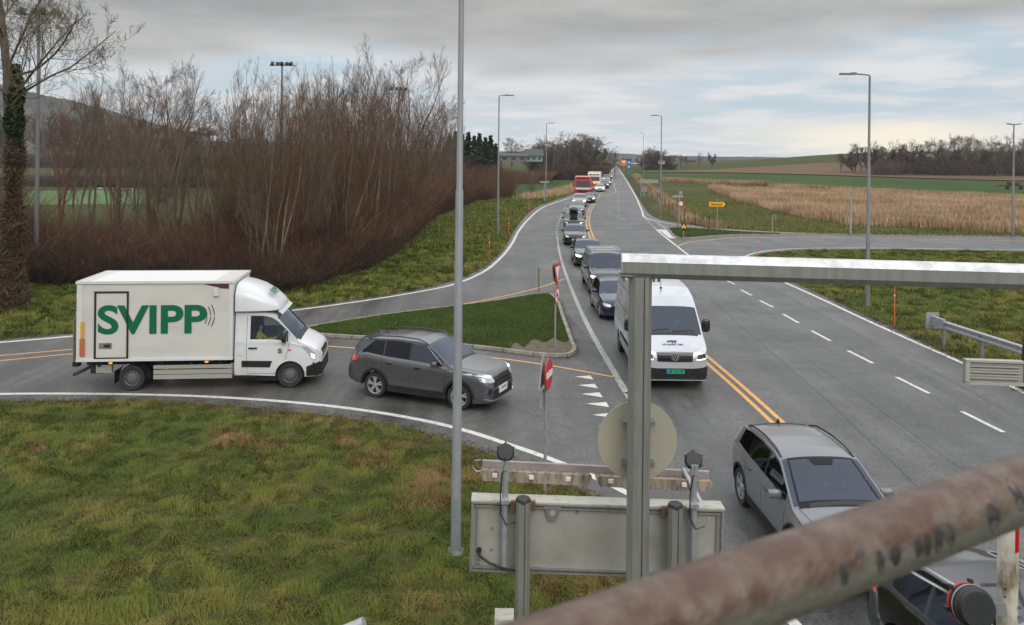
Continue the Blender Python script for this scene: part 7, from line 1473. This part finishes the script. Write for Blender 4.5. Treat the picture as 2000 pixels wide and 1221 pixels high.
# near meadow, lower left
X, Y = region(520000, -17, 4.5, 7.5, 24.5, 1.25); vis = (np.abs(X) < Y * 0.66 + 0.5); k = ~inside(X, Y, asph) & vis; X, Y = X[k], Y[k]
tuft = vnoise(X, Y, 0.28, 1); big = vnoise(X, Y, 1.7, 2); keep = r.uniform(0, 1, len(X)) < 0.25 + 1.1 * tuft; X, Y, tuft, big = X[keep], Y[keep], tuft[keep], big[keep]
eb = np.array([(p.x, p.y) for p in EDGE_B]); eb = eb[(np.abs(eb[:, 0]) < 25) & (eb[:, 1] < 40)][::2]; de = np.full(len(X), 99.0)
for e_ in eb: de = np.minimum(de, np.hypot(X - e_[0], Y - e_[1]))
blades('grass', 'long rough green and straw coloured grass in the near meadow', X, Y, 0.055 + 0.14 * tuft * (0.4 + big), 0.0048, gm, 41, lean=1.8, tint=0.10 + 0.50 * big * (0.5 + tuft * .8) + 0.38 * np.exp(-de / 1.1), wind=(0.2, -0.1), swirl=0.42)
# dry orange patches
cx = [(2.0, 13.0), (1.0, 14.4), (-1.0, 15.8), (1.6, 12.2), (-3.5, 10.5), (-2.3, 9.4), (-1.2, 17.3), (-3.0, 18.4), (-11.5, 18.4), (0.6, 9.2), (-9, 8.9), (-6.5, 19.0), (0.3, 15.4)]
pa = np.array(cx); rj = np.random.default_rng(4); cl = np.concatenate([pa + rj.normal(0, 0.55, pa.shape) for _ in range(4)]); idx = r.integers(0, len(cl), 26000); X = cl[idx, 0] + r.normal(0, 0.24, 26000); Y = cl[idx, 1] + r.normal(0, 0.2, 26000); k = ~inside(X, Y, asph); X, Y = X[k], Y[k]
blades('dry_grass', 'dry straw and orange grass tufts in the near meadow', X, Y, 0.07 + 0.16 * vnoise(X, Y, 0.3, 5), 0.0045, tinted('dry_straw', [(0, (0.10, 0.062, 0.02)), (0.5, (0.19, 0.115, 0.04)), (1, (0.34, 0.23, 0.10))], 0.8), 42, lean=1.5, swirl=0.35)
# verges
X, Y = region(380000, -36, 4, 24, 62, 1.2); th_ = np.array([G(float(p), float(base_at(p))).y for p in range(-400, 1001, 10)]); pxv = X / Y * FPX + 1000; lim = np.interp(pxv, np.arange(-400, 1001, 10), th_) + 2; k = ~inside(X, Y, asph) & (np.abs(X) < Y * 0.68) & (Y < lim); X, Y = X[k], Y[k]
t_ = vnoise(X, Y, 0.5, 6); b_ = vnoise(X, Y, 3.0, 7)
isl = np.array([(p.x, p.y) for p in ISL1]); k = ~inside(X, Y, isl * 1.0); X, Y, t_, b_ = X[k], Y[k], t_[k], b_[k]
blades('grass', 'rough green grass bank between the slip road and the thicket', X, Y, 0.07 + 0.26 * t_, 0.012, gm, 43, lean=1.3, swirl=0.6, tint=0.05 + 0.75 * b_ * (0.4 + t_))
X, Y = region(120000, -50, 8, 58, 150, 1.3); pxv = X / Y * FPX + 1000; lim = np.interp(pxv, np.arange(-400, 1001, 10), th_) + 3; k = ~inside(X, Y, asph) & (Y < lim) & (pxv > 700) & (pxv < 1125); X, Y = X[k], Y[k]
blades('grass', 'grass bank rising left of the far slip road', X, Y, 0.15 + 0.3 * vnoise(X, Y, 0.9, 8), 0.03, gm, 44, lean=0.9, tint=0.1 + 0.6 * vnoise(X, Y, 4, 9))
X, Y = region(420000, 9, 48, 17, 64, 1.2); k = ~inside(X, Y, asph) & (X < Y * 0.68); X, Y = X[k], Y[k]; b_ = vnoise(X, Y, 2.6, 10); t_ = vnoise(X, Y, 0.5, 11)
blades('grass', 'rough grass between the main road and the side road on the right', X, Y, 0.06 + 0.22 * t_, 0.011, gm, 45, lean=1.3, swirl=0.6, tint=0.10 + 0.8 * b_ * (0.4 + t_ * 0.8))
X, Y = region(240000, 14, 150, 70, 200, 1.5); k = ~inside(X, Y, asph) & (X < Y * 0.70) & (X / Y > 0.10 + 10 / Y); X, Y = X[k], Y[k]
gfm = tinted('pasture_tufts', [(0, (0.06, 0.08, 0.015)), (0.4, (0.115, 0.13, 0.025)), (0.75, (0.18, 0.17, 0.045)), (1, (0.24, 0.17, 0.07))], 0.12)
blades('grass', 'tussocky yellow green pasture beyond the side road', X[Y < 125], Y[Y < 125], 0.12 + 0.22 * vnoise(X[Y < 125], Y[Y < 125], 1.2, 12), 0.025, gfm, 46, lean=0.8)
# reeds
def px_region(n, px0, px1, ynear, yfar, seed):
    r2 = np.random.default_rng(seed); px = r2.uniform(px0, px1, n); t = r2.uniform(0, 1, n); yn = np.interp(px, *zip(*ynear)); yf = np.interp(px, *zip(*yfar)); u = px - 1000; Yn = CAM_H * FPX / (yn - Y0 - u * ROLL); Yf = CAM_H * FPX / (yf - Y0 - u * ROLL); Y = Yn + (Yf - Yn) * t; X = (u + (ynear[0][1] - Y0) * ROLL) / FPX * Y; return X, Y
rm = tinted('reed_straw', [(0, (0.17, 0.12, 0.06)), (0.4, (0.38, 0.26, 0.155)), (0.75, (0.54, 0.39, 0.24)), (1, (0.64, 0.50, 0.33))], 0.10, 0.85)
X, Y = px_region(150000, 1385, 2150, [(1385, 374), (1450, 396), (1550, 422), (1650, 440), (1800, 446), (2000, 458), (2150, 460)], [(1385, 371), (1500, 373), (1700, 378), (2000, 389), (2150, 394)], 51)
k = vnoise(X, Y, 6, 13) > 0.18 * np.clip((125 - Y) / 30, 0, 1) + 0.12; X, Y = X[k], Y[k]; blades('reeds', 'tall straw coloured reed bed beyond the side road', X, Y, 0.8 + 0.6 * vnoise(X, Y, 3, 14), 0.028, rm, 52, lean=0.45)
X, Y = px_region(9000, 1290, 1500, [(1290, 356), (1500, 364)], [(1290, 353), (1500, 361)], 53); blades('reeds', 'brown strip of dry grass along the field edge', X, Y, 1.2, 0.06, rm, 54, lean=0.4, tint=np.full(len(X), 0.1))
X, Y = px_region(7000, 1500, 2100, [(1500, 366), (2100, 402)], [(1500, 362), (2100, 396)], 57); blades('reeds', 'thin brown strip of dry grass behind the reed bed', X, Y, 1.0, 0.06, rm, 58, lean=0.4, tint=np.full(len(X), 0.1))
FL = resample(GL([(1384, 447), (1336, 432), (1310, 412), (1287, 392), (1271, 378), (1258, 366), (1247, 356), (1236, 342)]), 1.0); r3 = np.random.default_rng(55); ii = r3.integers(0, len(FL), 9000); X = np.array([FL[i].x for i in ii]) + r3.normal(0, 0.5, 9000) + 0.7; Y = np.array([FL[i].y for i in ii]) + r3.normal(0, 0.6, 9000)
blades('reeds', 'dry brown grass along the leaning post fence', X, Y, 0.9, 0.035, rm, 56, lean=0.45, tint=np.full(len(X), 0.05))
LL = resample(GL([(1040, 391), (1085, 385), (1120, 376), (1150, 362), (1164, 352)]), 1.0); ii = r3.integers(0, len(LL), 6000); X = np.array([LL[i].x for i in ii]) - 1.2 + r3.normal(0, 0.6, 6000); Y = np.array([LL[i].y for i in ii]) + r3.normal(0, 1.5, 6000) + 2
blades('reeds', 'dry reeds left of the queue beside the green field', X, Y, 1.2, 0.04, rm, 59, lean=0.4, tint=np.full(len(X), 0.4))
X, Y = px_region(5000, 1075, 1168, [(1075, 337), (1168, 337)], [(1075, 334), (1168, 334)], 60); blades('reeds', 'pale reeds at the foot of the far wood', X, Y, 2.2, 0.09, rm, 61, lean=0.3)
# island turf: short mown grass as a part of each island
for T_, P_, n_, w_, sd in ((isl1, ISL1, 160000, 0.009, 71), (isl2, ISL2, 24000, 0.02, 72)):
    a = np.array([(p.x, p.y) for p in P_]); X = r.uniform(a[:, 0].min(), a[:, 0].max(), n_); Y = r.uniform(a[:, 1].min(), a[:, 1].max(), n_); k = inside(X, Y, a)
    if sd == 71:
        tip = G(1090, 690); k &= (np.hypot(X - tip.x, Y - tip.y) > 1.5 + 0.3 * np.sin(X * 9))
    X, Y = X[k], Y[k]; blades('mown_grass', None, X, Y, 0.07, w_, tinted('mown_%d' % sd, [(0, (0.035, 0.066, 0.008)), (0.6, (0.062, 0.105, 0.014)), (1, (0.10, 0.14, 0.026))], 0.6), sd, zb=0.10, lean=0.6, parent=T_)
# leaf and grit litter along the kerbs and edges
def litter(name, label, lines, n, spread, size, m_, seed):
    r = np.random.default_rng(seed); P = np.array([(p.x, p.y) for L_ in lines for p in L_]); P = P[(P[:, 1] < 60) & (np.abs(P[:, 0]) < P[:, 1] * 0.7)]; ii = r.integers(0, len(P), n); c = np.stack([P[ii, 0] + r.normal(0, spread, n), P[ii, 1] + r.normal(0, spread, n), np.full(n, 0.032)], 1)
    a = r.uniform(0, 6.28, n); s = size * r.uniform(0.4, 1.4, n); V = []
    for k in range(4): t = a + k * 1.57 + r.normal(0, 0.25, n); V.append(c + np.stack([np.cos(t) * s, np.sin(t) * s, r.uniform(-0.005, 0.014, n)], 1))
    me = fast_mesh(name, np.stack(V, 1).reshape(-1, 3), np.arange(4 * n).reshape(-1, 4)); at = me.attributes.new('tint', 'FLOAT', 'POINT'); at.data.foreach_set('value', np.repeat(r.uniform(0, 1, n), 4).astype(np.float32)); tag(obj_from(name, me, m_), label, kind='stuff')
litter('fallen_leaves', 'dead leaves and grit along the edges of the asphalt', [EDGE_B, EDGE_U, EDGE_N, ISL1], 26000, 0.17, 0.022, tinted('litter', [(0, (0.03, 0.022, 0.015)), (0.5, (0.09, 0.06, 0.03)), (1, (0.2, 0.15, 0.09))], 1.0), 91)
# ---------------------------------------------------------------- distant buildings
def house(name, label, px, py_top, py_base, wpx, Yd, wallm, roofm, depth=9, roof=0.45, flat=False, windows=3, roofback=False):
    a = AT(px - wpx / 2, py_base, Yd); b = AT(px + wpx / 2, py_top, Yd); w = b.x - a.x; x0 = (a.x + b.x) / 2; zb = max(-1.0, a.z) - 0.5; h = b.z - zb; root = thing(name, label, 'building', (x0, Yd, zb)); hw = h * (1 - roof)
    MB().box((0, depth / 2, hw / 2), (w, depth, hw)).build('wall', wallm, root)
    if flat: MB().box((0, depth / 2, hw + h * roof / 2), (w + 0.6, depth + 0.6, h * roof)).build('roof', roofm, root)
    else: mb = MB(); mb.add([(-w / 2 - 0.4, -0.4, hw), (w / 2 + 0.4, -0.4, hw), (w / 2 + 0.4, depth + 0.4, hw), (-w / 2 - 0.4, depth + 0.4, hw), (-w / 2 - 0.2, depth / 2, h), (w / 2 + 0.2, depth / 2, h)], [(0, 1, 5, 4), (2, 3, 4, 5), (1, 2, 5), (3, 0, 4), (0, 3, 2, 1)]); mb.build('roof', roofm, root)
    for k in range(windows): f = MB().box((-w / 2 + w * (k + 0.5) / windows, -0.04, hw * 0.55), (min(1.4, w / windows * 0.5), 0.06, hw * 0.35)).build('window', M['glass_far'], root)
    return root
slate = mat('slate_roof', (0.05, 0.052, 0.055), 0.7); wht = mat('house_white', (0.6, 0.6, 0.58), 0.6); grn = mat('house_pale_green', (0.22, 0.32, 0.27), 0.6)
house('house', 'dark roofed house with pale green front left of the far wood', 1043, 291, 312, 34, 225, grn, slate, 9, 0.55)
house('barn', 'long low grey roofed barn left of the dark roofed house', 1003, 300, 312, 52, 222, mat('barn_grey', (0.16, 0.15, 0.14), 0.8), mat('barn_roof', (0.20, 0.205, 0.21), 0.6), 12, 0.3, flat=True)
house('greenhouse', 'low white greenhouse roof glimpsed through the left trees', 385, 264, 281, 85, 330, mat('greenhouse_wall', (0.30, 0.32, 0.33), 0.5), mat('greenhouse_white', (0.68, 0.72, 0.76), 0.4), 22, 0.6)
for i, (px, w, t, lab) in enumerate([(1797, 26, 297, 'white house glimpsed behind the oaks, left one of two'), (1832, 18, 298, 'white house glimpsed behind the oaks, right one of two')]): house('house', lab, px, t, 303, w, 372, wht, slate, 7, 0.25)
house('farm_building', 'small red and brown farm building on the right horizon', 1352, 311, 316, 14, 440, mat('barn_red', (0.28, 0.07, 0.04), 0.7), slate, 6, 0.4); house('house', 'tiny white house at the end of the road, right of the orange signs', 1294, 313, 318, 9, 380, wht, slate, 5, 0.3)
house('shed', 'dark low building at the end of the road beyond the orange signs', 1226, 307.5, 313, 14, 520, mat('shed_dark', (0.08, 0.05, 0.045), 0.8), slate, 8, 0.5)
# farm trailer at the right edge
g = AT(1976, 352, 190); root = thing('farm_trailer', 'dark farm implement parked in the field at the right edge', 'trailer', (g.x, 190, hz(g.x, 190))); MB().box((0, 0, 0.9), (4.6, 1.8, 0.25)).build('frame', M['black'], root); MB().box((0.4, 0, 1.35), (2.2, 1.5, 0.6)).build('hopper', M['wood'], root)
for x in (-1.6, 1.6): MB().lathe([(0.1, -0.15), (0.45, -0.15), (0.45, 0.15), (0.1, 0.15)], (x, -0.95, 0.45), 'Y', 16).build('wheel', M['rubber'], root)
MB().tube([(-2.2, 0, 0.9), (-3.8, 0, 0.6)], 0.08, 6).build('drawbar', M['black'], root)
# far traffic at the end of the road
far_cols = [('white', (0.65, 0.65, 0.65)), ('dark grey', (0.03, 0.03, 0.03)), ('silver', (0.4, 0.4, 0.42)), ('red', (0.3, 0.02, 0.02)), ('white', (0.65, 0.65, 0.65)), ('black', (0.02, 0.02, 0.02))]
proto = None
for i, px in enumerate((1206, 1213, 1232, 1239, 1246, 1253)):
    if proto is None: proto, c = make_car('distant_car', 'x', 'car', HATCH, paint('far_car_paint', (0.6, 0.6, 0.6), dirt=False), far=True, lit=True, lampz=0.66); o = proto
    else: o = copy_tree(proto)
    g = G(px, 320.5 + (px - 1206) * 0.012); o.location = (g.x, g.y, 0.02); o.rotation_euler = (0, 0, R(-92 + i * 3)); tag(o, 'tiny distant car with headlights at the far end of the road', 'car', 'distant cars at the far end of the road')
# ---------------------------------------------------------------- haze
hb = MB(); hb.box((250, 700, 60), (2600, 1500, 140)); hzm = bpy.data.materials.new('haze'); hzm.use_nodes = True; nt = hzm.node_tree; nt.nodes.clear(); o_ = nt.nodes.new('ShaderNodeOutputMaterial'); v_ = nt.nodes.new('ShaderNodeVolumePrincipled')
v_.inputs['Density'].default_value = 0.00014; v_.inputs['Color'].default_value = (0.90, 0.95, 1.0, 1); v_.inputs['Anisotropy'].default_value = 0.2; nt.links.new(v_.outputs[0], o_.inputs['Volume']); tag(hb.build('haze', hzm), 'thin damp haze over the fields', kind='stuff')
